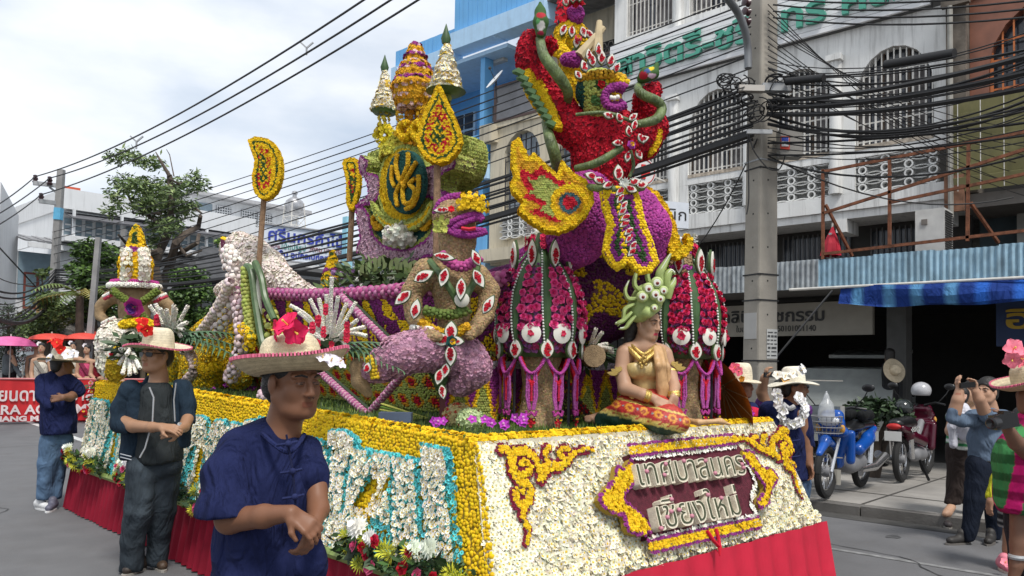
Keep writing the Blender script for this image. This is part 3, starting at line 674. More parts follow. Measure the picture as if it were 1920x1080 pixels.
# satellite dish on the board
p=at_d(927,148,dep(V3(X0-.4,13,8.4)));dn=thing('satellite_dish','white satellite dish tilted up on the grey sign board','dish',p-V3(0,0,.3))
ax=nrm(V3(-.75,.3,.6));mb=MB();mb.lathe(p-ax*.05,[(.02,0),(.15,.012),(.28,.05),(.285,.05),(.15,.004),(.02,-.012)],20,ax);part('dish',mb,mat('dish_white',(.7,.72,.72),.4),dn,True)
part('mount',MB().tube([p-ax*.06,p+V3(.05,0,-.25),p+V3(.1,-.02,-.55)],.02,6).tube([p,p+ax*.3+V3(0,-.15,0)],.01,6).ball(p+ax*.3+V3(0,-.15,0),.04,8,5),mat('dark_metal',(.05,.05,.055),.5,metal=.5),dn)
# ================= across the junction: white blocks, sheds, trees =================
WB=mat('white_block',(.66,.67,.68),.8,var=.06,vscale=1,streak=.25)
RED=mat('red_panel',(.5,.09,.04),.7)
LBL=mat('louvre_blue',(.2,.26,.3),.6,var=.2)
wb=thing('warehouse','long white two storey block with a band of small windows behind the street tree','building',(16,30,0))
part('wall',MB().box2((9.75,30,.1),(24,40,5.7)),WB,wb);part('parapet',MB().box2((9.75,29.9,6.75),(17.0,40,7.45)),WB,wb);part('parapet',MB().box2((17.002,29.9,6.75),(24,40,7.1)),WB,wb)
part('slab',MB().box2((9.6,29.2,5.55),(24,31,5.75)),WB,wb);part('upper_wall',MB().box2((9.8,30.4,5.75),(24,40,6.75)),WB,wb)
for k in range(40):
 x=10.05+.35*k;f=part('window',MB().box2((x-.11,30.36,5.85),(x+.11,30.398,6.5)),LBL,wb);part('louvre',MB().box2((x-.09,30.34,6.05),(x+.09,30.358,6.1)).box2((x-.09,30.34,6.25),(x+.09,30.358,6.3)),WB,f)
for k in range(6):part('post',MB().box2((10.0+1.6*k,29.7,5.75),(10.08+1.6*k,29.8,6.75)),WB,wb)
part('sun_shade',MB().box((14,29.85,6.6),(8.2,.9,.04),X=nrm((1,0,.02)),Y=nrm((0,1,.35))),mat('shade_dark',(.1,.1,.11),.8),wb)
part('red_panel',MB().box2((9.8,30.0,7.2),(10.3,30.3,7.55)),RED,wb)
wb2=thing('rooftop_block','white rooftop block with pierced ventilation screens and a flat lip roof','building',(17,34,7))
part('wall',MB().box2((16.0,33.5,7),(21.3,38,8.75)),WB,wb2);part('roof',MB().box2((15.7,33.0,8.752),(21.7,38,8.9)),mat('grey_lip',(.35,.35,.36),.8),wb2)
for x in(17.1,18.3,19.1):
 s=part('screen',MB().box2((x,33.45,7.75),(x+(.7 if x<18 else.75),33.498,8.5)),mat('vent_dark',(.15,.16,.17),.8),wb2);mb=MB()
 for i in range(6):mb.box2((x+.12*i,33.42,7.75),(x+.12*i+.035,33.448,8.5))
 for i in range(7):mb.box2((x,33.4,7.75+.115*i),(x+.75,33.418,7.785+.115*i))
 part('lattice',mb,WB,s)
part('window',MB().box2((16.3,33.45,7.9),(16.9,33.498,8.5)),LBL,wb2)
wb3=thing('rail_block','white block with roof railing right of the shop sign','building',(20,29,0))
part('wall',MB().box2((19.5,33,.1),(30,42,6.9)),WB,wb3)
for k in range(7):part('window',MB().box2((20.2+.9*k,32.9,4.4),(20.7+.9*k,32.998,6.0)),LBL,wb3)
part('wavy_eave',MB().box2((19.5,32.5,6.7),(30,33,6.95)),mat('grey_lip'),wb3)
mb=MB()
for k in range(12):mb.box2((20+.8*k,33,6.95),(20.05+.8*k,33.05,7.6))
mb.box2((20,33,7.55),(29,33.05,7.6));part('railing',mb,WB,wb3)
# house at the far left with its mono-pitch roof and red framed windows
h1=thing('gable_house','white two storey house with red framed windows and thin zinc eave','house',(9.5,27.5,0))
c0=at_d(24,690,27)
part('wall',MB().box2((c0[0],c0[1],.1),(c0[0]+9,c0[1]+6,5.2)),WB,h1)
part('side_wall',MB().prism([(.0,0),(2.6,0),(2.6,6.9),(0,6.3)],c0*V3(1,1,0)+V3(0,0,.1),(-.45,-.89,0),(0,0,1),.3),WB,h1)
ev=MB()
for k in range(46):ev.box((c0[0]+.2*k,c0[1]-.35,5.62+.02*(k%2)),(.19,1.5,.05),Y=nrm((0,1,.22)))
part('roof',ev,mat('old_zinc',(.22,.22,.23),.6,var=.3,vscale=3),h1);part('fascia',MB().box2((c0[0],c0[1]-1.1,5.25),(c0[0]+9,c0[1]-1.03,5.42)),WB,h1)
part('blue_wall',MB().box2((c0[0]+.03,c0[1]-.04,3.6),(c0[0]+9,c0[1]-.005,5.2)),mat('grey_blue_wall',(.25,.34,.4),.8,var=.1),h1)
for z0 in(3.25,.9):
 for k in range(3):
  x=c0[0]+.2+2.1*k;f=part('window',MB().box2((x,c0[1]-.1,z0),(x+1.7,c0[1]-.05,z0+1.25)),mat('red_frame',(.2,.05,.035),.7),h1)
  for i in range(4):part('pane',MB().box2((x+.06+.41*i,c0[1]-.12,z0+.08),(x+.37+.41*i,c0[1]-.102,z0+.75)).box2((x+.06+.41*i,c0[1]-.12,z0+.8),(x+.37+.41*i,c0[1]-.102,z0+1.18)),mat('far_pane',(.22,.3,.33),.2),f)
part('lower_eave',MB().box2((c0[0]-.3,c0[1]-1.3,2.75),(c0[0]+9,c0[1],2.9)),mat('grey_lip'),h1)
# pavilion with the dark zinc roof
pv=thing('pavilion','open pavilion with a dark ribbed roof on square posts','shelter',(13.5,25.8,0))
e0,e1=V3(12.0,25,4.35),V3(15.3,25,4.35);r0_,r1_=V3(13.6,27.6,5.75),V3(15.6,27.6,5.75)
n=26
part('eave_board',MB().box2((15.9,26.9,5.15),(21.6,28.4,5.3)).box2((15.9,27.6,3.2),(21.6,28.3,3.35)),mat('eave_dark',(.12,.12,.12),.8),pv)
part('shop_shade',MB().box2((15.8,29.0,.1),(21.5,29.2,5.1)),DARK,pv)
for k in range(n):
 t0,t1=k/n,(k+.93)/n;lo=e0+(r0_-e0)*t0;
 a0,a1=e0+(r0_-e0)*t0,e0+(r0_-e0)*t1;b0,b1=e1+(r1_-e1)*t0,e1+(r1_-e1)*t1;dz=V3(0,0,.04)
 part('roof_strip',MB().add([a0,b0,b1-dz,a1-dz,a0-dz*2,b0-dz*2],[(0,1,2,3),(4,5,1,0)]),mat('dark_zinc',(.13,.13,.135),.5,var=.2,vscale=4),pv)
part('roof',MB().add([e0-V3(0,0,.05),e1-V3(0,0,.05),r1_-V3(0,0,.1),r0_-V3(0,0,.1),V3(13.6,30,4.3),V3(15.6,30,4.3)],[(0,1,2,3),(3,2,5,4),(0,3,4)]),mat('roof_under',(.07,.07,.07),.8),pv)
for x in(12.5,14.6):
 for y in(25.3,29.2):part('post',MB().box2((x,y,.1),(x+.35,y+.35,4.3)),mat('dark_post',(.06,.065,.07),.8),pv)
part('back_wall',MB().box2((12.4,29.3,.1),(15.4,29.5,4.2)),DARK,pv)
sh=thing('shed_roof','low sagging grey tiled shed behind the parade','shelter',(9.5,27,0))
mb=MB()
for r in range(7):
 for c in range(22):mb.box((8.2+.22*c,24.9+.3*r,2.25+.13*r+rng.uniform(-.015,.015)),(.2,.33,.03),Y=nrm((0,1,.42)))
part('roof',mb,mat('old_tiles',(.14,.13,.12),.9,var=.4,vscale=6),sh,kind='stuff')
for x in(8.3,10.6,12.8):part('post',MB().box2((x,25.2,.1),(x+.12,25.32,2.3)),mat('wood_post',(.12,.09,.06),.9),sh)
part('back_wall',MB().box2((8.2,26.8,.1),(13,26.9,2.8)),DARK,sh)
# timber shop sign
c1,c2=at_y(491,420,27.5),at_y(652,440,27.5);c3=at_y(491,484,27.5)
ts=thing('timber_shop_sign','white timber merchant billboard with blue Thai lettering','sign',V3(c1[0],27.5,c3[2]))
X=nrm(V3(c2[0]-c1[0],0,c2[2]-c1[2]));W=np.linalg.norm(c2-c1);H=c1[2]-c3[2]
part('board',MB().box(c3+X*W/2+V3(0,.06,H/2),(W,.1,H),X=X,Y=(0,1,0)),mat('sign_white',(.62,.66,.72),.5,var=.05),ts)
YU=V3(0,0,1)
write('ศรีนครค้าไม้',c3+X*W*.06+V3(0,-.005,H*.57),X,YU,.62,.015,(.03,.05,.35),ts,width=W*.88,offset=.012)
write('จำหน่าย',c3+X*W*.04+V3(0,-.005,H*.34),X,YU,.2,.015,(.25,.06,.1),ts,width=W*.15)
write('ไม้แปรรูป',c3+X*W*.2+V3(0,-.005,H*.34),X,YU,.3,.015,(.03,.25,.2),ts,width=W*.28)
write('วงกบ บานประตู',c3+X*W*.52+V3(0,-.005,H*.34),X,YU,.3,.015,(.25,.06,.08),ts,width=W*.44)
write('ไม้พื้น อุปกรณ์ก่อสร้าง',c3+X*W*.08+V3(0,-.005,H*.1),X,YU,.3,.015,(.03,.05,.35),ts,width=W*.8,offset=.008)
mb=MB().box(c3+X*W/2+V3(0,0,H+.03),(W+.1,.14,.05),X=X).box(c3+X*W/2+V3(0,0,-.03),(W+.1,.14,.05),X=X);part('frame',mb,mat('grey_lip'),ts)
for t in(.15,.85):part('post',MB().box2(c3*V3(1,1,0)+X*W*t+V3(-.06,.15,.1),c3+X*W*t+V3(.06,.27,H)),mat('dark_post'),ts)
cp=at_y(655,470,27);solo('blue_post',MB().box2((cp[0]-.16,27,.1),(cp[0]+.16,27.3,cp[2]+1.4)),mat('cyan_paint',(.3,.6,.72),.7,var=.1,streak=.3),'pale turquoise square post right of the timber billboard','post')
# water tower
wt=thing('water_tower','steel water tank on a lattice tower above the roofs','water tower',V3(19.3,31.5,6.9));p=at_y(552,385,31.5)
part('tank',MB().lathe(p,[(.02,-.5),(.22,-.42),(.38,-.25),(.42,0),(.38,.18),(.2,.33),(.1,.36),(.09,.5),(.14,.52),(.12,.62),(.02,.66)],18),mat('galvanised',(.4,.4,.41),.35,metal=.6,var=.3,vscale=5),wt,True)
for sx in(-1,1):
 for sy in(-1,1):part('leg',MB().bar(p+V3(.3*sx,.3*sy,.1),V3(p[0]+.42*sx,p[1]+.42*sy,6.9),.035),STEEL,wt)
mb=MB()
for z in(p[2]-.55,p[2]-.95):
 for i in range(4):
  q=[(-.36,-.36),(.36,-.36),(.36,.36),(-.36,.36)];a,b=q[i],q[(i+1)%4];mb.bar(V3(p[0]+a[0],p[1]+a[1],z),V3(p[0]+b[0],p[1]+b[1],z),.025);mb.bar(V3(p[0]+a[0],p[1]+a[1],z),V3(p[0]+b[0],p[1]+b[1],z-.4),.02)
part('bracing',mb,STEEL,wt)
# ---------------- vegetation ----------------
LEAF=mat('leaf_green',attr=True,rough=.55,var=.2,vscale=12);BARK=mat('bark',(.085,.065,.05),.95,bump=.6,bscale=25,var=.35,vscale=6)
def leaves(clusters,n,size,col,droop=.3,asp=.4):
 """leaf blades spread through the given clusters (centre, radius)"""
 V=[];C=[];col=np.asarray(col)
 wts=np.array([r**2.2 for _,r in clusters]);ks=rng.choice(len(clusters),n,p=wts/wts.sum())
 ctr=np.array([c for c,_ in clusters])[ks];rad=np.array([r for _,r in clusters])[ks]
 d=rng.normal(0,1,(n,3));d/=np.linalg.norm(d,axis=1)[:,None];P=ctr+d*(rad*rng.random(n)**.45)[:,None]*V3(1,1,.75)
 ax=rng.normal(0,1,(n,3));ax[:,2]=ax[:,2]*.5-droop;ax/=np.linalg.norm(ax,axis=1)[:,None];sd_=np.cross(ax,rng.normal(0,1,(n,3)));sd_/=np.linalg.norm(sd_,axis=1)[:,None]
 s=(size*rng.uniform(.6,1.3,n))[:,None];W=np.stack([P,P+ax*s*.5+sd_*s*asp*.5,P+ax*s,P+ax*s*.5-sd_*s*asp*.5],1)
 F=np.arange(4*n).reshape(n,4);cc=col[rng.integers(0,len(col),n)]*rng.uniform(.65,1.35,(n,1));return W.reshape(-1,3),F,np.repeat(cc,4,0)
def trunk(mb,base,h,r,lean=(0,0),limbs=5,spread=1,seed=0):
 g=np.random.default_rng(seed);b=np.asarray(base);top=b+V3(lean[0],lean[1],h);pts=[b+(top-b)*t+V3(g.normal(0,.06),g.normal(0,.06),0)*math.sin(3.1*t)for t in np.linspace(0,1,6)]
 mb.tube(pts,np.linspace(r,r*.45,6),8);tips=[top]
 for k in range(limbs):
  t=g.uniform(.45,.95);p=b+(top-b)*t;a=6.283*k/limbs+g.uniform(-.4,.4);L_=spread*g.uniform(.7,1.2);q=p+V3(math.cos(a)*L_*.5,math.sin(a)*L_*.5,L_*.45);e=p+V3(math.cos(a)*L_,math.sin(a)*L_,L_*.8)
  mb.tube([p,q,e],[r*.42,r*.28,r*.1],6);tips.append(e);
  for s in(-1,1):f=q+V3(math.cos(a+s)*L_*.5,math.sin(a+s)*L_*.5,L_*.35);mb.tube([q,f],[r*.22,r*.06],5);tips.append(f)
 return tips
GREENS=[lin('#6f8350'),lin('#5a7040'),lin('#84955c'),lin('#4a5c38')]
# the pruned street tree with an airy crown
st=thing('street_tree','pruned street tree with a leaning forked trunk and airy crown','tree',at_d(300,660,24)*V3(1,1,0)+V3(0,0,.1));d0=24
tp=lambda x,y,o=0:at_d(x,y,d0+o)
mb=MB()
for pts,ra,rb in(([(302,765),(300,660),(300,560),(288,500),(300,470),(318,430),(322,380),(318,330)],.22,.08),([(296,560),(318,500),(330,455),(345,440),(372,425),(376,405)],.16,.06),([(300,470),(265,480),(240,460),(222,440)],.1,.03),([(320,400),(345,390),(368,392),(378,400)],.07,.03),([(318,430),(300,420),(250,385),(230,350)],.07,.02),([(318,330),(300,300),(292,285)],.06,.015),([(318,335),(335,345),(345,340)],.05,.015),([(300,400),(250,400),(247,385)],.04,.015),([(326,330),(318,290),(312,280)],.02,.008),([(290,500),(330,480),(370,455),(373,440)],.1,.05),([(330,455),(350,480),(378,470)],.07,.03)):
 mb.tube([tp(x,y,.5*math.sin(i*1.7+pts[0][0]))for i,(x,y)in enumerate(pts)],np.linspace(ra,rb,len(pts)),8)
part('trunk',mb,BARK,st,True)
cl=[(tp(x,y,o),r*d0/1500)for x,y,r,o in((215,295,20,0),(240,290,22,.3),(260,300,18,-.3),(290,305,22,.2),(230,340,24,.4),(215,365,20,0),(205,395,15,0),(250,350,28,-.5),(280,350,32,.3),(285,385,38,0),(310,370,36,-.4),(330,350,30,.4),(365,330,18,0),(378,345,16,.2),(360,350,16,0),(330,395,34,.2),(300,420,30,.5),(265,385,22,-.3),(355,385,18,0),(290,450,20,.4),(225,385,14,0),(320,425,26,-.4),(285,470,16,0))]
part('crown',leaves(cl,6200,.17,GREENS,.35,.32),LEAF,st,kind='stuff')
def bush(name,label,cat,px,py,d,blobs,n,size,cols,group=None,trunk_h=0,asp=.45,droop=.1):
 base=at_d(px,py,d);base[2]=.1;t=thing(name,label,cat,base,group)
 cl=[(at_d(x,y,d+o),r*d/1500)for x,y,r,o in blobs]
 mb=MB();
 for c,r in cl[:5]:mb.tube([base,(base+c)/2+V3(.1,.1,0),c],[.07+.03*trunk_h,.05,.015],6)
 part('trunk',mb,BARK,t,True);part('foliage',leaves(cl,n,size,cols,droop,asp),LEAF,t,kind='stuff');return t
G2=[lin('#4d6a2c'),lin('#3c5624'),lin('#5f7c38'),lin('#2c4020')];G3=[lin('#6d8a38'),lin('#56762c'),lin('#7d9a48')]
bush('garden_tree','bushy green tree behind the slim grey post','tree',190,700,23.5,[(165,470,30,0),(195,480,34,.3),(170,520,36,-.2),(210,520,30,.4),(150,505,24,0),(195,560,36,0),(160,580,34,.4),(220,590,24,0)],5200,.17,G2,trunk_h=1)
bush('feathery_tree','light feathery tree beside the tall concrete pole','tree',90,690,22.5,[(78,512,14,0),(85,560,22,0),(100,575,24,.3),(50,600,24,.3),(85,605,30,0),(120,590,28,-.3),(60,628,28,0)],3200,.13,[lin('#55683a'),lin('#43552e'),lin('#66793f')])
bush('dark_conifer','dark clipped conifer at the left edge of the street','tree',15,700,21,[(15,580,14,0),(14,605,24,0),(15,640,30,0),(14,675,32,0)],3400,.09,[lin('#33452a'),lin('#28371f')],asp=.25,droop=-.6)
bush('hedge_tree','dense round leafed tree under the pavilion roof','tree',365,700,23,[(340,520,24,0),(365,520,26,.3),(345,555,28,0),(378,550,26,0),(355,590,30,.3),(385,590,22,0),(335,600,24,0),(360,630,30,0)],5200,.12,G2,asp=.6)
bush('roof_shrub','small yellow green shrub behind the pavilion ridge','shrub',420,462,30,[(415,455,9,0),(422,450,7,0)],500,.14,G3)
# palm beside the pole
pl=thing('palm','ragged palm with drooping fronds beside the utility pole','palm',at_d(150,690,22)*V3(1,1,0)+V3(0,0,.1));top=at_d(150,555,22)
part('trunk',MB().tube([worg(pl),(worg(pl)+top)/2,top],[.16,.12,.1],8),BARK,pl,True)
def frond(mb,base,dirv,L_,n=16,w=.25,droop=.6,col=(.08,.13,.04)):
 P=[base+dirv*L_*t+V3(0,0,-droop*L_*t*t)for t in np.linspace(0,1,n)];mb.tube(P,np.linspace(.018*L_,.003,n),4,col=col)
 for i in range(2,n):
  tg=nrm(P[i]-P[i-1]);sd_=nrm(np.cross(tg,ZZ));wl=w*L_*math.sin(math.pi*(i/n)**.7*.95+.1)
  for s in(-1,1):e=P[i]+s*sd_*wl+tg*wl*.55+V3(0,0,-.35*wl);mb.add([P[i]-tg*.02*L_,P[i]+tg*.02*L_,e],[(0,1,2)],col=np.asarray(col)*rng.uniform(.7,1.4))
for k in range(11):
 a=6.283*k/11;mb=MB();frond(mb,top,nrm(V3(math.cos(a),math.sin(a),rng.uniform(.2,.9))),rng.uniform(1.3,1.9),col=lin('#5f7038')if k%4 else lin('#8a8040'));part('frond',mb,LEAF,pl)
# ---------------- poles and lines ----------------
PCON=mat('pole_concrete',(.3,.275,.235),.9,bump=.3,bscale=45,var=.14,vscale=3,dirt=.15);PGR=mat('pole_grey',(.27,.265,.26),.9,bump=.3,bscale=45,var=.15,vscale=3,dirt=.3)
BLK=mat('black_cable',(.012,.012,.013),.6);INS=mat('insulator',(.05,.02,.025),.3);GALV=mat('galvanised_arm',(.38,.39,.4),.5,metal=.3)
pb=at_x(1424,700,9.35);pb=V3(pb[0],pb[1],.11);ptop=at_d(1428,-330,dep(pb));ptop=V3(pb[0]+.03,pb[1]-.02,8.8)
up=thing('utility_pole','broad square concrete utility pole beside the float with notices pasted on it','pole',pb)
mb=MB();Xp=nrm(V3(.93,-.36,0));Yp=nrm(V3(.36,.93,0));a,b=.165,.125
V=[pb+sx*a*Xp+sy*a*.9*Yp for sx,sy in((-1,-1),(1,-1),(1,1),(-1,1))]+[ptop+sx*b*Xp+sy*b*.9*Yp for sx,sy in((-1,-1),(1,-1),(1,1),(-1,1))]
mb.add(V,[(0,1,5,4),(1,2,6,5),(2,3,7,6),(3,0,4,7),(4,5,6,7)]);pm=part('shaft',mb,PCON,up)
bv=pm.modifiers.new('b','BEVEL');bv.width=.03;bv.segments=2
hole=MB()
for k in range(14):
 z=1.7+.42*k;t=z/8.8;w_=a+(b-a)*t
 for n_,s in((-Xp,Yp),(-Yp,Xp)):hole.lathe(pb+(ptop-pb)*t+n_*(w_*(1 if n_[0]==-Xp[0]else.9)+.002)-s*.02,[(.012,-.004),(.012,.0)],8,n_)
part('bolt_hole',hole,DARK,up,kind='stuff')
for z in(2.62,3.95,4.05,2.3,1.55):
 t=z/8.8;w_=a+(b-a)*t+.006;mb=MB();c=pb+(ptop-pb)*t;mb.box(c,(2*w_,2*w_*.92,.018),Xp,Yp);part('strap',mb,BLK if z!=4.05 else GALV,up)
fr_n=-Xp;
def onpole(z,u,h,w_,nrm_,col,name,text=None):
 t=z/8.8;sd_=Yp if abs(nrm_@Xp)>.5 else Xp;wv=(a+(b-a)*t)*(1 if abs(nrm_@Xp)>.5 else.9)
 c=pb+(ptop-pb)*t+nrm_*(wv+.006)+sd_*u;pn=part(name,MB(col).box(c,(.006,w_,h),nrm_,np.cross(ZZ,nrm_)),PAINT,up)
 return pn,c
NL=-Xp if(-Xp)@r0<0 else Xp
NR=-Yp
pn,c=onpole(1.98,0,.32,.21,NL,(.42,.41,.39),'notice')
pn,c=onpole(1.76,.05,.36,.17,NR,(.5,.5,.48),'notice');mb=MB((.06,.06,.06))
for i in range(7):
 for j in range(3):mb.box(c+NR*.005+Xp*(-.055+.055*j+rng.uniform(-.01,.01))+V3(0,0,.14-.047*i),(.04,.003,.026 if i in(1,4)else.014),Xp,Yp)
part('print',mb,PAINT,pn)
# crossarm hardware, boxes
def hw(name,px,py,dd,size,col,ma=None,X=None):return part(name,MB(col).box(at_d(px,py,dep(pb)+dd),size,*((X,np.cross(ZZ,X))if X is not None else(Xp,Yp))),ma or PAINT,up)
hw('splice_case',1408,167,-.35,(.3,.1,.07),(.45,.42,.38),X=r0);hw('splice_case',1455,165,-.3,(.34,.1,.09),(.3,.31,.32),X=r0)
hw('meter_box',1480,271,-.05,(.27,.16,.34),(.27,.26,.24),X=r0);q=hw('label',1472,268,-.14,(.11,.01,.16),(.5,.04,.02),X=r0);
hw('label',1472,266,-.148,(.085,.01,.11),(.6,.6,.62),X=r0);hw('label',1472,261,-.155,(.08,.008,.045),(.03,.06,.4),X=r0)
hw('bracket',1424,247,-.28,(.3,.03,.05),(.35,.36,.37),X=r0)
part('cable_closure',MB().tube([at_d(1475,153,dep(pb)-.4),at_d(1545,146,dep(pb)-.8)],.045,10),BLK,up,True)
la=[at_d(x,y,dep(pb)-.25-dd)for x,y,dd in((1403,128,0),(1402,90,0),(1396,55,.1),(1384,25,.2),(1368,2,.4),(1345,-30,.7),(1320,-50,1.1))]
sl=thing('street_lamp_arm','grey curved street lamp arm strapped to the concrete pole','lamp arm',la[0]);part('arm',MB().tube(spline(la,4),.045,10),mat('lamp_grey',(.2,.21,.22),.5,metal=.4),sl,True)
part('lamp_head',MB().box(la[-1],(.5,.2,.1),X=nrm(la[-1]-la[-2])),GALV,sl)
for y in(5,22,40):part('insulator',MB().lathe(at_d(1400,y,dep(pb)-.1),[(.02,-.05),(.05,-.04),(.035,0),(.05,.03),(.02,.05)],10,Xp),INS,up,True)
# far poles
def pole(name,label,px0,py0,px1,py1,d,r,group=None):
 b_=at_d(px0,py0,d);t_=at_d(px1,py1,d);b2=b_+(b_-t_)*((b_[2]-.1)/(t_[2]-b_[2]));t=thing(name,label,'pole',b2,group)
 part('shaft',MB().tube([b2,t_],[r*1.25,r],4),PGR,t);return t,b2,t_
p1,_,ptl=pole('utility_pole','tall grey concrete pole with a blue band and crossarms at the left',94,640,115,318,25,.125)
d1=25;sg=lambda x,y,o=0:at_d(x,y,d1+o)
part('crossarm',MB().bar(sg(62,343,-.4),sg(108,348),.12,.12),GALV,p1);part('crossarm',MB().bar(sg(74,377,-.4),sg(108,381),.12,.12),GALV,p1);part('crossarm_brace',MB().bar(sg(93,351),sg(107,362),.06),GALV,p1)
for x,y in((66,337),(93,340),(77,371)):part('insulator',MB().lathe(sg(x,y+4,-.25),[(.06,-.05),(.09,.0),(.06,.05),(.09,.1),(.06,.15),(.07,.2),(.03,.22)],8),INS,p1,True)
t_=(401-318)/(640-318);cx_=115+(94-115)*t_;part('blue_band',MB().tube([sg(cx_-.9,412,-.02),sg(cx_+.9,390,-.02)],.145,4),mat('blue_band',(.12,.42,.65),.7),p1)
p2,_,_=pole('utility_pole','slim grey post in front of the bushy tree',168,640,185,445,21,.085)
p3,_,_=pole('utility_pole','slim grey post half hidden by the rear statue',224,640,233,430,26,.1)
solo('timber_post',MB().tube([at_d(72,690,24),at_d(74,570,24)],.09,6),mat('ochre_timber',(.3,.19,.08),.9,var=.3),'short ochre timber post standing by the red street sign','post')
ss=thing('red_street_sign','small dark red sign with white Thai lettering on the far pole','sign',at_d(100,600,24.6));c=at_d(86,602,24.6);e=at_d(121,600,24.6);X=nrm(e-c)
part('plate',MB().box((c+e)/2+V3(0,.03,0),(np.linalg.norm(e-c),.04,.28),X=X),mat('sign_dark_red',(.2,.02,.02),.6),ss);write('อาคาร',c+X*.05+V3(0,-.02,-.08),X,V3(0,0,1),.2,.015,(.6,.58,.55),ss,width=.48)
# wires: thick bundles at the right-hand pole, thin drop lines, three high-voltage lines
ORD=('topmost','second highest','third highest','fourth highest','fifth highest','sixth highest','seventh highest','eighth highest','ninth highest','tenth highest','eleventh highest','twelfth highest')
def wire(p,q,r,sag,label,group,n=14):
 p=np.asarray(p);q=np.asarray(q);T=np.linspace(0,1,n);pts=p+(q-p)*T[:,None];pts[:,2]-=sag*4*T*(1-T)
 return solo('cable',MB().tube(pts,r,5),BLK,label,'cable',group,True,base=pts[0])
dp=dep(pb)
def seg(a_,b_,r,sag,label,group,da,db,n=14):return wire(at_d(a_[0],a_[1],da),at_d(b_[0],b_[1],db),r,sag,label,group,n)
HV='high voltage lines over the street'
for i,((xa,ya),(xb,yb))in enumerate((((700,-12),(66,331)),((745,-8),(93,334)),((800,-10),(77,365)))):
 seg((xa,ya),(xb,yb),.018,.35,('upper left','middle','lower right')[i]+' purple brown power line of the three crossing the pale sky',HV,12,24.7,24);seg((xb,yb),(-60,(415,432,452)[i]),.018,.1,('topmost','middle','lowest')[i]+' thin power line running left beyond the tall left pole','power lines beyond the left pole',24.7,20)
# spacer on the lines
for x,y,d in((575,90,14),(256,266,20)):
 s=.008*d;c=at_d(x,y,d);mb=MB()
 for q in((-1,.9),(1,.9),(0,-1.1)):mb.bar(c,c+r0*s*q[0]+ZZ*s*q[1],s*.22)
 solo('line_spacer',mb,GALV,'grey three armed spacer on the power lines '+('nearest the picture top' if d<15 else 'above the street tree'),'spacer')
gr='thin lines fanning left from the concrete pole'
for i in range(9):
 ya=(-14,4,18,33,50,64,82,104,128)[i];yb=(405,418,432,447,464,478,496,512,526)[i]
 seg((1408,ya),(98,yb+30),.009+.002*(i%2),.25,ORD[i]+' thin black line from the concrete pole to the far left pole',gr,dp,d1,18)
g2='thick black cable bundle along the street'
for i in range(12):
 ya=165+9*i+rng.uniform(-5,5);yb=505+3*i
 seg((1412,ya),(104,yb),.013+.01*rng.random(),.55+.2*rng.random(),ORD[i]+' black cable of the sagging bundle between the two poles',g2,dp-.1,d1-.2,18)
seg((1412,250),(104,528),.045,.75,'thickest cable of the sagging bundle between the two poles',None,dp-.15,d1-.2,18)
for i in range(8):seg((104,505+4*i),(-60,480+16*i+20*(i%3)),.012+.012*(i%2),.5,ORD[i]+' black cable drooping left from the far pole','cables left of the far pole',d1-.2,15,14)
seg((100,560),(-40,575),.05,.5,'thick drooping cable left of the far pole',None,d1-.2,14,14);seg((92,640-75),(-30,433),.02,-.0,'pale grey stay pipe slanting down to the far pole',None,d1-.3,20)
g3='black cables running right from the concrete pole'
for i in range(26):
 ya=118+7.2*i+rng.uniform(-7,7);yb=45+7.5*i+rng.uniform(-14,14)if i<14 else 30+9*i+rng.uniform(-16,16)
 seg((1440,ya),(2000,yb),.006+.01*rng.random()**2,.05+.3*rng.random(),(ORD[i]if i<12 else('thirteenth','fourteenth','fifteenth','sixteenth','seventeenth','eighteenth','nineteenth','twentieth','sixth lowest','fifth lowest','fourth lowest','third lowest','second lowest','lowest')[i-12]+(' from the top' if i<20 else ''))+' black cable running right from the concrete pole past the barred windows',g3,dp-.1,dp-2.6+rng.uniform(-.4,.4),14)
for i in range(3):seg((1440,190+12*i),(2000,(85,118,150)[i]),.028,.1,('topmost','middle','lowest')[i]+' heavy black trunk cable right of the concrete pole','heavy trunk cables',dp-.2,dp-2.9,12)
part('cable_closure',MB().tube([at_d(1660,122,dp-1.3),at_d(1790,100,dp-1.9)],.05,10),BLK,up,True)
for i in range(12):seg((1440,8+12*i),(1800+20*i,300+9*i-25*(i%5)),.006,.2,ORD[i]+' thin service line slanting right down from the pole top','service lines to the tiled building',dp,dp+2.3,10)
for i in range(5):seg((1450,-15+12*i),(2000,-40+16*i),.011,.1,ORD[i]+' thin line high above the cables at upper right','lines at the upper right',dp,dp-2.5,10)
# coils and tangles on the pole
for i,(x,y)in enumerate(((1450,150),(1400,190),(1395,160),(1470,195),(1420,215),(1360,150),(1375,165),(1455,205))):
 c=at_d(x,y,dp-.3);mb=MB()
 for k in range(4):
  A_=rng.normal(0,1,3);A_=nrm(A_);B_=nrm(np.cross(A_,(0.3,.2,1)));rr_=rng.uniform(.06,.13);o_=c+rng.normal(0,.03,3);mb.tube([o_+rr_*(math.cos(t)*A_+math.sin(t)*B_)+.012*t*A_ for t in np.linspace(0,6,22)],.008,5)
 part('cable_coil',mb,BLK,up,True)
mb=MB();mb.tube(spline([at_d(x,y,dp-.25)for x,y in((1405,255),(1415,285),(1440,315),(1460,318),(1470,300),(1472,290))],5),.008,5);mb.tube(spline([at_d(x,y,dp-.22)for x,y in((1403,250),(1403,300),(1404,370),(1400,402))],5),.008,5);part('drop_cable',mb,BLK,up,True)
wire(at_d(1560,545,dp+1.5),at_d(1447,680,dp),.014,.0,'straight stay wire from the canopy down to the concrete pole',None,4)
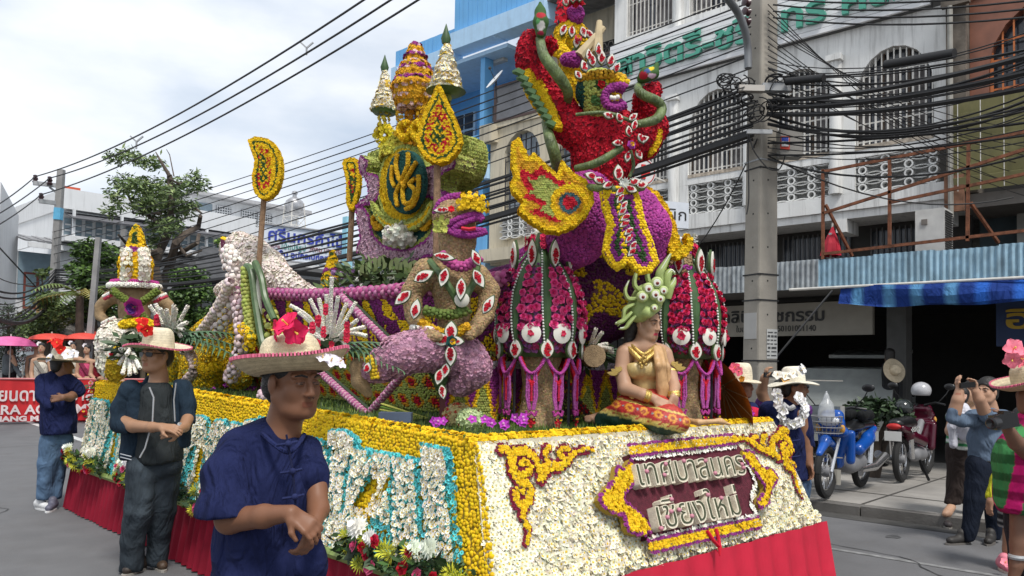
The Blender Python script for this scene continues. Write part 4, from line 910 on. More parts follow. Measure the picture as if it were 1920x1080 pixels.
seg((1420,260),(1262,505),.009,.25,'thin black line looping from the pole to the canopy',None,dp,dp+2.4,10);seg((1440,292),(1900,370),.01,.3,'thin line from the pole across the rusty frame',None,dp,dp+1.0,12)
# ================= the flower float =================
YEL=(.78,.52,.015);WHT=(.82,.8,.7);MAR=(.17,.012,.035);PUR=(.26,.035,.2);PNK=(.62,.22,.4);MAU=(.5,.27,.36);OLV=(.36,.4,.1);DGR=(.03,.07,.02);REDF=(.5,.012,.03);ORG=(.65,.3,.02);HUSK=(.33,.225,.12);CYN=(.12,.62,.66);CREAMF=(.7,.66,.52);TEAL=(.015,.07,.06);MAG=(.62,.05,.2);PURB=(.36,.05,.25)
ft=thing('parade_float','long flower covered parade float with red skirt and white daisy front','float',fl(1.5,3,0))
ZT=lambda b:1.13+.034*min(b,4.2);DK=lambda b:1.1+.03*b
def SW(b,v,off=0):
 b=b-.3*(1-v)*max(0,1-b/.8);z=.43+(ZT(b)-.43)*v;a=-.15*(1-v)**1.4;return fl(a,b,z)+off*nrm(-fa+V3(0,0,.15))
pnX=fa;pn0=fl(0,-.3,.4);pnY=nrm(fl(0,0,1.13)-pn0);pnN=np.cross(pnX,pnY);PH=np.linalg.norm(fl(0,0,1.13)-pn0)
def PN(u,v,off=0):return pn0+u*pnX+v*pnY+off*pnN
def pnl(px,py):q=hit(px,py,pnN,pn0)-pn0;return np.array([q@pnX,q@pnY])
WALL=mat('wall_backing',(.3,.2,.02),.9);PANEL=mat('panel_backing',(.5,.47,.36),.9)
bs=np.linspace(0,6,31)
part('side_wall',MB().sheet([[SW(b,v)for b in bs]for v in np.linspace(0,1,6)]),WALL,ft)
part('front_panel',MB().add([PN(-.15,0),PN(3.12,0),PN(3,PH),PN(0,PH)],[(0,1,2,3)]).add([fl(-.15,-.3,.4),fl(3.12,-.3,.4),fl(3.12,-.2,.4),fl(-.15,-.2,.4)],[(0,1,2,3)]),PANEL,ft)
part('right_wall',MB().add([fl(3.1,-.3,.4),fl(3.1,6,.4),fl(3,6,1.3),fl(3,0,1.13)],[(0,1,2,3)]).add([fl(-.15,6,.4),fl(3.1,6,.4),fl(3,6,1.3),fl(0,6,1.27)],[(0,1,2,3)]),WALL,ft)
part('deck',MB().sheet([[fl(a,b,DK(b))for a in(0,1.5,3)]for b in(0,2,4.2,6)]),mat('deck_turf',(.05,.085,.02),.95,bump=.8,bscale=90,var=.3,vscale=9),ft)
part('chassis',MB().box((fl(1.5,3,.25)),(2.7,5.6,.35),X=fa,Y=fb),DARK,ft)
# turf blades
n=15000;P=np.array([fl(a,b,DK(b))for a,b in zip(rng.uniform(.03,2.97,n),rng.beta(1,1.6,n)*6)]);an=rng.uniform(0,6.283,n);h=rng.uniform(.02,.05,n)
D=np.c_[np.cos(an),np.sin(an),np.zeros(n)];Wv=np.stack([P-D*.004,P+D*.004,P+np.c_[rng.normal(0,.012,(n,2)),h]],1).reshape(-1,3)
gc=np.array([lin('#3f5a1e'),lin('#56702a'),lin('#2f4618'),lin('#7a8a3c')])[rng.integers(0,4,n)]
part('turf',(Wv,np.arange(3*n).reshape(n,3),np.repeat(gc,3,0)),LEAF,ft,kind='stuff')
def cover(name,parent,P,N,kind,size,col,**k):return part(name,scatter(P,N,kind,size,col,**k),FLOWER,parent,kind='stuff')
# yellow marigold wall
g=[(b,v)for b in np.arange(-.02,6,.0195)for v in np.arange(.02,1.0,.0255)]
g=np.array(g)+rng.uniform(-.009,.009,(len(g),2));P=np.array([SW(b,v)for b,v in g]);N=np.tile(nrm(-fa+V3(0,0,.2)),(len(P),1))
cover('marigold_cover',ft,P,N,'bud',.0138,(.72,.47,.012),tilt=.35)
# rolled yellow edging round the deck
P=[];N=[]
for b in np.arange(0,6,.02):
 for t in(-.2,.5,1.2):n_=nrm(-fa*math.cos(t)+ZZ*math.sin(t));P.append(fl(.05,b,ZT(b)-.02)+.045*n_+.03*rng.random()*fb);N.append(n_)
for a in np.arange(0,3,.02):
 for t in(.0,.6,1.3):n_=nrm(-fb*math.cos(t)+ZZ*math.sin(t));P.append(fl(a,.045,1.115)+.038*n_);N.append(n_)
cover('marigold_edging',ft,P,N,'pom',.021,YEL,tilt=.4)
# daisies of the slanting front
Q,P=plane_pts([(-.13,.0),(3.1,.0),(2.99,PH-.01),(.0,PH-.01)],.029,pnX,pnY,pn0)
off=np.where(Q[:,1]<.1,.035*np.sin(np.clip(Q[:,1]/.1,0,1)*math.pi)**.6,0)
P=P+off[:,None]*pnN;N=np.tile(pnN,(len(P),1))
near=np.argsort([np.linalg.norm(p-CAM)for p in P]);nearest,rest=near[:280],near[280:]
cc=np.where(rng.random((len(P),1))<.75,[[.72,.5,.05]],[[.66,.6,.3]])
cover('daisy_cover',ft,P[rest],N[rest],'daisy',.0195,(.8,.765,.6),ccol=cc[rest],tilt=.42,lift=.002)
cover('petal_filler',ft,*(lambda q:(q[1]-.004*pnN,np.tile(pnN,(len(q[1]),1))))(plane_pts([(-.13,.0),(3.1,.0),(2.99,PH-.01),(.0,PH-.01)],.03,pnX,pnY,pn0)),'petal',.02,(.72,.69,.55),tilt=.35)
dv=[]
for k in range(6):
 v,t,c=scatter([(0,0,0)],[pnN],'daisy',.0205,(.81,.78,.63),ccol=((.7,.52,.08)if k%2 else(.6,.55,.3)),tilt=.3);dv.append(mesh_np('daisy',v,t,c));dv[-1].materials.append(FLOWER)
for i in nearest:link('daisy',dv[rng.integers(0,6)],None,ft,P[i]+.003*pnN-worg(ft))
# scroll ornaments of the corners
z2p=lambda q:pnl(880+q[0]/2.743,760+q[1]/2.743)
def scroll(strokes,widths):
 S=[np.array([z2p(q)for q in spline(s,5)])for s in strokes];allp=np.concatenate(S);lo=allp.min(0)-.06;hi=allp.max(0)+.06
 Q,P=plane_pts([lo,(hi[0],lo[1]),hi,(lo[0],hi[1])],.0165,pnX,pnY,pn0);best=np.full(len(Q),9.)
 for s,(w0,w1)in zip(S,widths):
  m=len(s);
  for i in range(m-1):
   w_=w0+(w1-w0)*i/m;e=s[i+1]-s[i];t=np.clip(((Q-s[i])@e)/max(1e-9,e@e),0,1);best=np.minimum(best,np.linalg.norm(Q-s[i]-t[:,None]*e,axis=1)-w_)
 y=best<0;mq=(best>=0)&(best<.014);k=y|mq;col=np.where(y[:,None],np.array(YEL),np.array(MAR)*1.2)[k]
 NN=np.tile(pnN,(k.sum(),1));cover('scroll_ornament',ft,P[k]+pnN*np.where(y[k],.03,.022)[:,None],NN,'pom',.0125,col,tilt=.3)
scroll([[(615,235),(560,236),(510,262),(480,295),(455,318),(410,318),(375,338),(350,378)],[(480,290),(450,262),(455,238),(490,230)],[(400,318),(378,285),(372,245),(392,224)],[(350,375),(345,330),(320,280),(270,243),(220,248),(197,290),(207,340),(240,368),(282,355),(292,318),(265,297),(247,315)],[(197,290),(187,250),(162,226),(140,240)],[(207,340),(245,400),(288,425),(292,480),(266,530),(260,590),(286,640),(284,675),(275,712)],[(266,525),(228,510),(218,462),(235,440),(258,452)]],[(.006,.03),(.022,.01),(.022,.01),(.026,.014),(.024,.012),(.028,.006),(.022,.008)])
scroll([[(1340,180),(1400,178),(1440,200),(1480,228),(1530,245),(1567,270)],[(1450,203),(1440,180),(1460,165)],[(1500,225),(1488,185),(1508,158)],[(1567,270),(1540,232),(1545,188),(1580,162),(1622,182),(1636,230),(1622,262),(1597,248),(1590,218),(1606,208)],[(1580,162),(1592,132),(1620,138)],[(1636,230),(1604,275),(1618,320),(1645,335),(1655,370),(1668,420),(1692,470)],[(1618,318),(1632,292),(1655,312)]],[(.006,.035),(.026,.012),(.026,.012),(.032,.016),(.03,.014),(.034,.008),(.026,.01)])
# the name board
bp=lambda pts:[pnl(x,y)for x,y in pts]
brd=bp([(1165,858),(1366,833),(1392,862),(1408,900),(1398,935),(1408,975),(1200,1016),(1192,975),(1152,940),(1178,905)])
bo=part('name_board',MB().prism(brd,PN(0,0,.0),pnX,pnY,.055),mat('maroon_seed',(.1,.012,.025),.95,bump=1,bscale=160,var=.35,vscale=40),ft)
def band(pts,wid,cols,base,name,kind='pom',sz=.0125,sp=.0165):
 s=np.array([pnl(x,y)for x,y in pts]);P=[];C=[]
 for i in range(len(s)-1):
  e=s[i+1]-s[i];L_=np.linalg.norm(e);nn=np.array([-e[1],e[0]])/L_
  for t in np.arange(0,L_,sp):
   for j in np.arange(-wid,wid+1e-6,sp):q=s[i]+e*t/L_+nn*j;P.append(PN(*(q+rng.uniform(-.004,.004,2)),base));C.append(cols[0]if abs(j)<wid-sp*.6 else cols[1])
 return cover(name,bo,P,np.tile(pnN,(len(P),1)),kind,sz,np.array(C),tilt=.35)
band([(1163,851),(1365,828)],.036,(YEL,PUR),.075,'border_band');band([(1199,1030),(1408,983)],.036,(YEL,PUR),.075,'border_band')
def cloud(pts,name):
 o=np.array(bp(pts));o=spline(o,3,True);Q,P=plane_pts(o,.0175,pnX,pnY,pn0);ed=edge_dist(Q,o);C=np.where((ed<.014)[:,None],np.array(PUR),np.array(YEL))
 part('cloud_plate',MB().prism(o,PN(0,0,.04),pnX,pnY,.035),WALL,bo);cover(name,bo,P+pnN*.078,np.tile(pnN,(len(P),1)),'pom',.0145,C,tilt=.35)
cloud([(1163,868),(1150,885),(1137,880),(1132,905),(1118,920),(1103,945),(1125,968),(1150,975),(1160,1005),(1200,1008),(1192,978),(1165,955),(1152,940),(1160,925),(1175,905),(1172,882)],'cloud_border')
cloud([(1376,850),(1395,855),(1410,880),(1428,884),(1442,903),(1430,922),(1425,948),(1408,960),(1400,945),(1415,925),(1408,905),(1392,885),(1378,868)],'cloud_border')
band([(1168,864),(1364,841)],.012,(WHT,WHT),.065,'white_edging','petal',.014);band([(1376,862),(1392,885),(1402,915),(1392,945),(1402,968)],.015,(WHT,WHT),.065,'white_edging','petal',.014);band([(1200,1016),(1404,970)],.012,(WHT,WHT),.065,'white_edging','petal',.014)
BEIGE=mat('seed_letter',(.7,.64,.5),.9,bump=.6,bscale=160,var=.12,vscale=30);DKL=mat('dark_groove_line',(.05,.06,.03),.9)  # dark line laid along the middle of each letter
def sign_line(s,pl,pr,h,wd):
 """raised letters between two pixels of the board, dark outline below"""
 a_,b_=pnl(*pl),pnl(*pr);X=pnX*(b_-a_)[0]+pnY*(b_-a_)[1];W_=np.linalg.norm(X);X=X/W_;Yv=nrm(pnY+.12*pnX);
 V,T=glyphs(s,1,.026);V[:,0]-=V[:,0].min();sx=W_/V[:,0].max();hh=np.percentile(V[:,1],90);sy=h/.75
 V2=V*[sx,sy,1]
 for gv,gt in islands(V2,T):
  l_=part('letter',text_mb(gv,gt,PN(a_[0],a_[1],.056),X,Yv,.06),BEIGE,bo)
 V,T=glyphs(s,1,-.016);V[:,0]-=V[:,0].min();V2=V*[W_*.985/V[:,0].max(),sy,1]
 part('letter_groove',text_mb(V2,T,PN(a_[0]+.006,a_[1]+.004,.117),X,Yv,.004),DKL,bo)
 for k in range(8):
  q=V2[rng.integers(0,len(V2))];part('rosebud',MB((.5,.2,.26)).ball(PN(a_[0],a_[1],.12)+X*q[0]+Yv*q[1],(.016,.016,.014),8,5),PAINT,bo,True)
sign_line('เทศบาลนคร',(1172,922),(1374,897),.17,0);sign_line('เชียงใหม่',(1208,1002),(1364,973),.17,0)
tas=MB(REDF)
for s in(-1,1):tas.tube([PN(*(pnl(1312,1000)+np.array([s*.05,0])),.09),PN(*(pnl(1320,1018)+np.array([s*.03,0])),.09),PN(*pnl(1327,1032),.09),PN(*pnl(1327,1048),.09)],[.012,.012,.014,.004],6)
part('tassel',tas,FLOWER,bo)
# daisy letters of the side wall
SWT='เทศบาลนครเชียงใหม่'
def letters(off,dl):
 return glyphs(SWT,1,off,1.1)
Vw,Tw=letters(.085,0);x0,x1=Vw[:,0].min(),Vw[:,0].max();y0,y1=-.04,.6
def onwall(q,off):
 b=5.9-(q[0]-x0)/(x1-x0)*5.75;qy=q[1]if q[1]<.62 else.62+(q[1]-.62)*.35;v=.06+.7*(max(qy,-.1)-y0)/(y1-y0);b+=.12*(v-.5);return SW(b,min(v,.97),off)
pieces=islands(Vw,Tw);V2,T2=letters(.145,0);o2=islands(V2,T2)
WN=nrm(-fa+V3(0,0,.2))
kx=5.75/(x1-x0);ky=.55/(y1-y0)
def fill_pts(V,T,sp):
 V=V*[kx,ky,1];P,_=sample(np.c_[V[:,0],V[:,1],V[:,2]*0],T,sp);return P/[kx,ky,1]
wq=[fill_pts(gv,gt,.0195)for gv,gt in pieces];hk=lambda q:set(map(tuple,np.floor(q[:,:2]*[kx,ky]/.02).astype(int).tolist()));hs_=hk(np.concatenate(wq));full=set(h for h in hs_ if all((h[0]+i,h[1]+j)in hs_ for i in(-1,0,1)for j in(-1,0,1)))
for gv,gt in o2:
 q=fill_pts(gv,gt,.0195);q=q[[tuple(h)not in full for h in np.floor(q[:,:2]*[kx,ky]/.02).astype(int).tolist()]];P=np.array([onwall(p,.03)for p in q]);cover('letter_outline',ft,P,np.tile(WN,(len(P),1)),'daisy',.0145,CYN,ccol=(.05,.25,.2),tilt=.4)
for q in wq:
 P=np.array([onwall(p,.055)for p in q]);cover('daisy_letter',ft,P,np.tile(WN,(len(P),1)),'daisy',.0148,WHT,ccol=(.72,.48,.04),tilt=.3)
# pleated cloth skirts
def skirt(name,P0,P1,ht,nout,col,amp,wl,ma):
 L_=np.linalg.norm(P1-P0);m=int(L_/wl*10);T=np.linspace(0,1,m);rows=[]
 for k,v in enumerate(np.linspace(0,1,7)):
  z=ht*(1-v)+.012;fl_=.04+.06*v;w_=amp*(.35+.65*v)*np.sin(2*math.pi*T*L_/wl+1.3*np.sin(T*L_*2.3))+.3*amp*np.sin(T*L_*9.1);rows.append([P0+(P1-P0)*t+nout*(fl_+ww)+ZZ*z for t,ww in zip(T,w_)])
 return part(name,MB().sheet(rows),ma,ft,True)
REDC_SHADED=mat('shaded_red_cloth',(.2,.006,.02),.8,var=.15,spec=.2);REDC=mat('red_cloth',(.5,.008,.035),.65,var=.1,vscale=5,weave=.3,bscale=9)  # red cloth darkened on sides and rear, their shade put into the colour
skirt('skirt',fl(-.15,-.28,0),fl(-.15,6.03,0),.44,-fa,None,.026,.115,REDC_SHADED)
skirt('skirt',fl(-.2,-.29,0),fl(3.17,-.29,0),.4,-fb,None,.02,.24,REDC);skirt('skirt',fl(3.12,6,0),fl(3.12,-.3,0),.42,fa,None,.02,.12,REDC_SHADED);skirt('skirt',fl(3.1,6,0),fl(-.15,6,0),.42,fb,None,.02,.12,REDC_SHADED)
part('leaf_ledge',MB().tube([fl(-.2,b,.44)for b in np.linspace(-.3,6.02,20)],.03,6),mat('banana_leaf',(.2,.27,.07),.5,var=.35,vscale=25),ft,True)
# bouquets along the ledge
LGR=lin('#2f4a24')
def bouquet(c,nout,along,s=1.):
 t=thing('bouquet','x','bouquet',c,'bouquets along the float ledge');g=np.random.default_rng(int(abs(c[1]*1000))%977)
 def put(name,kind,u,h,o,sz,col,ccol=(.5,.5,.1)):
  n_=nrm(nout+ZZ*(.35+.8*h)+along*u*1.2);p=c+along*u+ZZ*h+nout*o;v,tt,cc=scatter([p],[n_],kind,sz,col,ccol=ccol,tilt=.15);part(name,(v,tt,cc),FLOWER,t)
 for k in range(6):put('spider_mum','spider',g.uniform(-.26,.26)*s,g.uniform(-.06,.1),g.uniform(.03,.07),.062,(.6,.6,.06),(.5,.55,.08))
 for k in range(2):put('white_mum','mum',(-.06+.12*k)*s,.13+g.uniform(-.02,.02),.06,.06,(.8,.8,.74))
 for k in range(6):put('rose','rose',g.uniform(-.2,.2)*s,g.uniform(-.05,.12),.085,.035,[(.55,.02,.06),(.7,.12,.25),(.5,.01,.03)][k%3],[(.45,.01,.04),(.6,.08,.2),(.4,.01,.02)][k%3])
 V,F,C=leaves([(c+nout*.03+along*u*s+ZZ*.02,.1)for u in(-.2,-.07,.07,.2)],260,.07,[LGR,lin('#3c5a2c'),lin('#24381c')],.1,.4);part('leaf_bed',(V,F,C),LEAF,t,kind='stuff');return t
BQ=[(5.95,'bouquet at the rear end of the float ledge'),(5.2,'bouquet on the ledge behind the man in the dark jacket'),(4.2,'bouquet on the ledge just right of the man in the dark jacket'),(3.3,'bouquet on the ledge between the two men in front'),(2.5,'bouquet on the ledge hidden behind the navy shirt'),(1.45,'bouquet of roses on the ledge right of the navy shirted man'),(.55,'bouquet of roses nearest the front corner of the float'),(.05,'bouquet at the very corner of the float ledge')]
for b,l_ in BQ:bouquet(fl(-.2,b,.5),-fa,fb)['label']=l_
bouquet(fl(3.12,.15,.5),fa,fb,.6)['label']='small bouquet at the right rear corner of the daisy front'
bouquet(fl(3.12,1.2,.5),fa,fb,.8)['label']='bouquet on the far side of the float ledge'
# ---- low frieze of arches round the barge foot
fz=thing('arch_frieze','low orange and yellow flower frieze of pointed arches behind the cones','frieze',fl(1.2,1.0,DK(1)))
f0,f1=fl(.6,1.0,DK(1)),fl(2.8,.9,DK(1));fX=nrm(f1-f0);FL=np.linalg.norm(f1-f0)
part('board',MB().box((f0+f1)/2+ZZ*.21,(FL,.06,.42),X=fX),mat('frieze_board',(.12,.03,.03),.9),fz)
Q,P=plane_pts([(0,0),(FL,0),(FL,.42),(0,.42)],.0195,fX,ZZ,f0);nn=np.cross(fX,ZZ);x=(Q[:,0]%.2)-.1;arc=.36-1.9*np.abs(x)-Q[:,1]
arc=(1-(np.abs(x)/.1)**1.6)*.33+.03-Q[:,1];C=np.where((arc>.11)[:,None],np.array(OLV)*.8,np.where((arc>.03)[:,None],np.array(YEL),np.where((arc>-.03)[:,None],np.array(ORG),np.array(PUR))))
C[Q[:,1]>.37]=(.55,.5,.55)
cover('flower_cover',fz,P+nn*.035,np.tile(nn,(len(P),1)),'bud',.0125,C)
# ---------------- the flower barge ----------------
bg_=thing('flower_barge','flower covered barge hull with pink rail and white crested stern','barge',fl(1.2,2.4,DK(2)))
def HB(b,v):
 a=.72+.3*(1-v)**1.3+.55*max(0,(1.9-b)/1.1)**2*(1.3-v)+.5*max(0,(b-4.0)/1.4)**2;zr=2.02+.06*((b-1.6))**2*(1 if b<1.6 else.35);return fl(a,b,DK(b)+.02+(zr-DK(b)-.02)*v)
hb=np.linspace(.75,5.0,40);part('hull',MB().sheet([[HB(b,v)for b in hb]for v in np.linspace(0,1,7)]).sheet([[HB(b,1)+fa*.0,HB(b,1)+fa*1.0]for b in hb]),mat('hull_board',(.12,.05,.06),.9),bg_)
g=[];nC=[]
for b in np.arange(.75,5.0,.0185):
 for v in np.arange(.01,.99,.02):g.append((b+rng.uniform(-.007,.007),v+rng.uniform(-.008,.008)))
g=np.array(g);P=np.array([HB(b,v)for b,v in g]);N=np.tile(nrm(-fa-ZZ*.2),(len(P),1));C=np.zeros((len(P),3));up_=g[:,1]>.52
bb_,vv=g[:,0],g[:,1]
wav=np.sin(bb_*16+3*np.sin(vv*9))*.5+np.sin(vv*22+5*np.sin(bb_*5))*.6;tri=np.abs(((bb_/.3)%1)-.5)*2;zz_=(vv-.54)/.42
C[:]=PUR;yl=(np.abs(zz_-tri)<.22)|(np.abs(zz_-tri+.62)<.12);yl=np.where(bb_<1.9,wav>.05,yl);C[up_&yl]=YEL;C[up_&~yl]=np.array(PUR)*.75;C[up_&(np.abs(zz_-tri)>.22)&(np.abs(zz_-tri)<.28)&(bb_>1.9)]=DGR
lw=~up_;C[lw]=OLV;sp=np.hypot(((bb_[lw]/.17)%1)-.5,((vv[lw]/.17)%1)-.5);cl_=C[lw];cl_[sp<.36]=(.6,.28,.02);cl_[sp<.2]=REDF;C[lw]=cl_
cover('flower_cover',bg_,P,N,'bud',.012,C)
def budrope(parent,pts,r,col,name='flower_rope',kind='bud',sz=None,col2=None,ring=6,sp=None):
 pts=np.asarray(pts,float);L_=np.r_[0,np.cumsum(np.linalg.norm(np.diff(pts,axis=0),axis=1))];sp=sp or r*.9;P=[];N=[];C=[]
 for i,s in enumerate(np.arange(0,L_[-1],sp)):
  c=np.array([np.interp(s,L_,pts[:,k])for k in range(3)]);c2=np.array([np.interp(min(s+.01,L_[-1]+1e-6),L_,pts[:,k])for k in range(3)]);t=c2-c;t=nrm(t)if np.linalg.norm(t)>1e-7 else V3(0,0,1);u=nrm(np.cross(t,V3(.31,.2,.93)));v=np.cross(t,u)
  for k in range(ring):a=6.283*k/ring+.5*(i%2);n_=u*math.cos(a)+v*math.sin(a);P.append(c+n_*r*.8);N.append(n_);C.append(col2 if col2 is not None and i%2 else col)
 return cover(name,parent,P,N,kind,sz or r*.62,np.array(C),tilt=.15)
budrope(bg_,[HB(b,1)+ZZ*.02 for b in np.linspace(.75,5.0,40)],.045,(.33,.06,.18),'rail',sz=.026,col2=(.44,.17,.28))
for p,q in(((640,555),(735,650)),((552,655),(690,778)),((690,778),(795,655)),((505,775),(560,650)),((560,650),(600,690)),((440,770),(700,785)),((800,655),(900,690))):
 A_,B_=at_a(*p,.66),at_a(*q,.66);budrope(bg_,[A_,B_],.021,(.36,.1,.22),'rib',sz=.0165,col2=(.5,.28,.36));part('rib_edge',MB().tube([A_+fa*.02+ZZ*.035,B_+fa*.02+ZZ*.035],.012,5),mat('dark_leaf',(.03,.05,.02),.7),bg_)
# prow belly under the garuda, dark purple with yellow flames, darkened further for the shade there
s=SDF(.12);s.chain([(at_d(870,590,6.1),.25),(at_d(960,590,6.0),.34),(at_d(1060,575,5.95),.36),(at_d(1140,540,5.95),.34),(at_d(1200,500,5.95),.26)]);V,Q=s.mesh(.04);T=np.concatenate([Q[:,[0,1,2]],Q[:,[0,2,3]]])
part('prow',(V,Q,None),mat('hull_board'),bg_,True);P,N=sample(V,T,.02);k=(P-CAM)@fw>0;vis=(N@fw)<.35;P,N=P[vis],N[vis]
q=(P-worg(bg_));pu=q@r0;pv_=q[:,2];wv=np.sin(13*pu+9*pv_+2.6*np.sin(9*pv_+2*pu))+.8*np.sin(17*pv_-7*pu+2*np.sin(11*pu));C=np.where((wv>.55)[:,None],np.array(YEL)*.75,np.array(PUR)*.33);cover('flower_cover',bg_,P,N,'bud',.0135,C)
# white crested stern
s=SDF(.06);A_=1.0
s.chain([(at_a(x,y,A_),r*dep(at_a(x,y,A_))/1500)for x,y,r in((590,552,10),(540,535,22),(500,505,34),(470,478,32),(450,458,20),(428,462,12),(418,478,6))]).chain([(at_a(x,y,A_),r*dep(at_a(x,y,A_))/1500)for x,y,r in((500,520,30),(460,535,28),(415,545,12))])
V,Q=s.mesh(.03);T=np.concatenate([Q[:,[0,1,2]],Q[:,[0,2,3]]]);part('stern_crest',(V,Q,None),PANEL,bg_,True);P,N=sample(V,T,.024);cover('flower_cover',bg_,P,N,'petal',.022,(.74,.66,.6),tilt=.4)
Pc=[at_a(x,y,.93)for x,y in((418,448),(428,452),(437,468),(440,482),(430,478),(420,465))];mb=MB();part('crest_eye',mb.prism([(float((p-Pc[0])@(-fb)),float(p[2]-Pc[0][2]))for p in Pc],Pc[0],-fb,ZZ,.03),mat('crest_purple',(.12,.01,.05),.9),bg_)
budrope(bg_,Pc+[Pc[0]],.022,YEL,'crest_edge')
# draped yellow stern piece with garlands
s=SDF(.08);A2=.7
for pts in(((450,570,18),(430,640,50),(400,700,60)),((440,560,14),(350,660,30),(300,720,34)),((400,620,30),(380,690,50),(360,735,40)),((455,600,30),(450,690,40))):
 s.chain([(at_a(x,y,A2+.15),r*dep(at_a(x,y,A2))/1500)for x,y,r in pts],flat=(fa,.7))
V,Q=s.mesh(.035,noise=.012,nf=7);T=np.concatenate([Q[:,[0,1,2]],Q[:,[0,2,3]]]);part('stern_drape',(V,Q,None),WALL,bg_,True);P,N=sample(V,T,.024);vis=N@fw<.4;cover('flower_cover',bg_,P[vis],N[vis],'pom',.0165,np.where((rng.random((vis.sum(),1))<.15),np.array(OLV),np.array((.7,.47,.015))),tilt=.4)
def rope(pts,a,r,col,name='garland',**k):return budrope(bg_,spline([at_a(x,y,a)for x,y in pts],4),r,col,name,**k)
rope([(432,530),(400,590),(352,655),(345,650)],.42,.04,(.72,.6,.58),col2=(.6,.5,.42));rope([(440,505),(430,570),(395,650)],.5,.07,(.74,.66,.62),sz=.03);rope([(445,560),(455,640),(430,715)],.52,.06,(.66,.52,.54),sz=.03)
rope([(352,655),(365,690),(345,720)],.45,.04,(.6,.48,.46));rope([(350,650),(380,640),(415,665),(390,695),(370,680)],.42,.05,YEL,kind='pom',sz=.02);rope([(430,500),(428,470),(445,500)],.6,.06,(.8,.74,.68),sz=.03);rope([(540,700),(560,760),(490,740)],.5,.045,(.6,.45,.5))
CUC=mat('cucumber_green',(.06,.11,.035),.4,var=.3,vscale=20)
def strip(pts,a,r,ma,parent,name):return part(name,MB().tube(spline([at_a(x,y,a)for x,y in pts],5),r,8),ma,parent,True)
strip([(462,500),(472,510),(480,570),(492,640),(500,655)],.5,.035,CUC,bg_,'cucumber_strip');strip([(478,492),(490,520),(498,560),(515,600)],.5,.03,CUC,bg_,'cucumber_strip');strip([(470,495),(483,540),(488,590)],.52,.02,mat('white_rind',(.6,.6,.5),.6),bg_,'rind_strip')
rope([(462,505),(463,560),(470,610),(478,640)],.5,.04,OLV);rope([(500,590),(510,620),(520,660)],.6,.09,(.5,.52,.14),sz=.03);rope([(455,615),(470,635),(465,655)],.45,.05,YEL,kind='pom',sz=.024)
# ================= figures and ornaments standing on the float =================
def rot(ang):c,s=math.cos(math.radians(ang)),math.sin(math.radians(ang));return r0*c+ZZ*s,-r0*s+ZZ*c
def drop(n,L_,W_):return[(W_*math.sin(math.pi*t)**.8*(1-.25*t)*s,L_*t)for s,ts in((1,np.linspace(0,1,n)),(-1,np.linspace(1,0,n)[1:-1]))for t in ts]
def leaf_plate(parent,o,L_,W_,ang,nout=None,X=None,Y=None,red=REDF,name='leaf_ornament'):
 """dark leaf rim, white petal border and red heart, stacked; the point lies in direction ang"""
 if X is None:X,Y=rot(ang-90)
 o=np.asarray(o);N=nrm(np.cross(X,Y))
 p=part(name,MB().prism(drop(9,L_,W_*.5),o,X,Y,.016),CUC,parent)
 V=MB((.72,.7,.62)).prism([(x*.84,y*.88+L_*.05)for x,y in drop(9,L_,W_*.5)],o+N*.017,X,Y,.012);part('white_border',V,PAINT,p)
 o2=np.array([(x*.5,y*.6+L_*.13)for x,y in drop(7,L_,W_*.5)]);sp=max(.0105,W_*.13);Q,P=plane_pts(o2,sp,X,Y,o+N*.034)
 if len(P):part('red_heart',scatter(P,np.tile(N,(len(P),1)),'pom',sp*.75,red,tilt=.3),FLOWER,p,kind='stuff')
 return p
def LP(parent,px,py,d,l,w_,ang,**k):s=d/1500;return leaf_plate(parent,at_d(px,py,d),l*s,w_*s,ang,**k)
def spec(sd_,pts,d,flat=None,k=None):
 """chain of (px, py, depth offset, radius px)"""
 return sd_.chain([(at_d(x,y,d+o),r*(d+o)/1500)for x,y,o,r in pts],flat,k)
def tri_of(Q):return np.concatenate([Q[:,[0,1,2]],Q[:,[0,2,3]]])
def covered(name,parent,sd_,h,base,kind,sp,size,col,noise=0,tilt=.25,back=.3,cname='flower_cover'):
 V,Q=sd_.mesh(h,noise);o=part(name,(V,Q,None),base,parent,True);P,N=sample(V,tri_of(Q),sp);vis=(N@fw)<back;P,N=P[vis],N[vis]
 C=col(P,N)if callable(col)else col
 part(cname,scatter(P,N,kind,size,C,tilt=tilt),FLOWER,o,kind='stuff');return o
pxy=lambda P:np.stack([960+F_*((P-CAM)@rr)/((P-CAM)@fw),634-F_*((P-CAM)@uu)/((P-CAM)@fw)],-1)
REDB=mat('red_backing',(.22,.01,.02),.9);PURB_M=mat('purple_backing',(.2,.03,.17),.9);YELB=mat('yellow_backing',(.4,.27,.02),.9);GRNB=mat('green_backing',(.12,.15,.04),.9)
# ---- garuda
D=5.35
ga=thing('garuda_statue','huge red flower garuda with purple thighs holding two green serpents','statue',at_d(1130,640,D))
s=SDF(.03);spec(s,[(1138,264,0,64),(1130,300,0,56),(1130,335,0,46)],D);spec(s,[(1090,248,-.05,38),(1170,260,.05,42)],D);spec(s,[(1140,232,0,26),(1136,200,0,24)],D);spec(s,[(1190,264,.05,29),(1156,300,0,34)],D)
spec(s,[(1068,238,-.05,35),(1040,192,-.08,30),(1014,150,-.1,28),(994,112,-.12,25),(990,88,-.14,20)],D,k=.03);spec(s,[(990,88,-.1,16),(992,70,-.15,13),(1005,64,-.2,9)],D,k=.01);spec(s,[(1025,100,0,10),(1034,85,0,12),(1030,75,-.05,8)],D,k=.01)
spec(s,[(1202,262,.08,38),(1222,240,.08,28),(1213,208,.02,25),(1211,184,-.02,21),(1228,168,-.02,14)],D,k=.03)
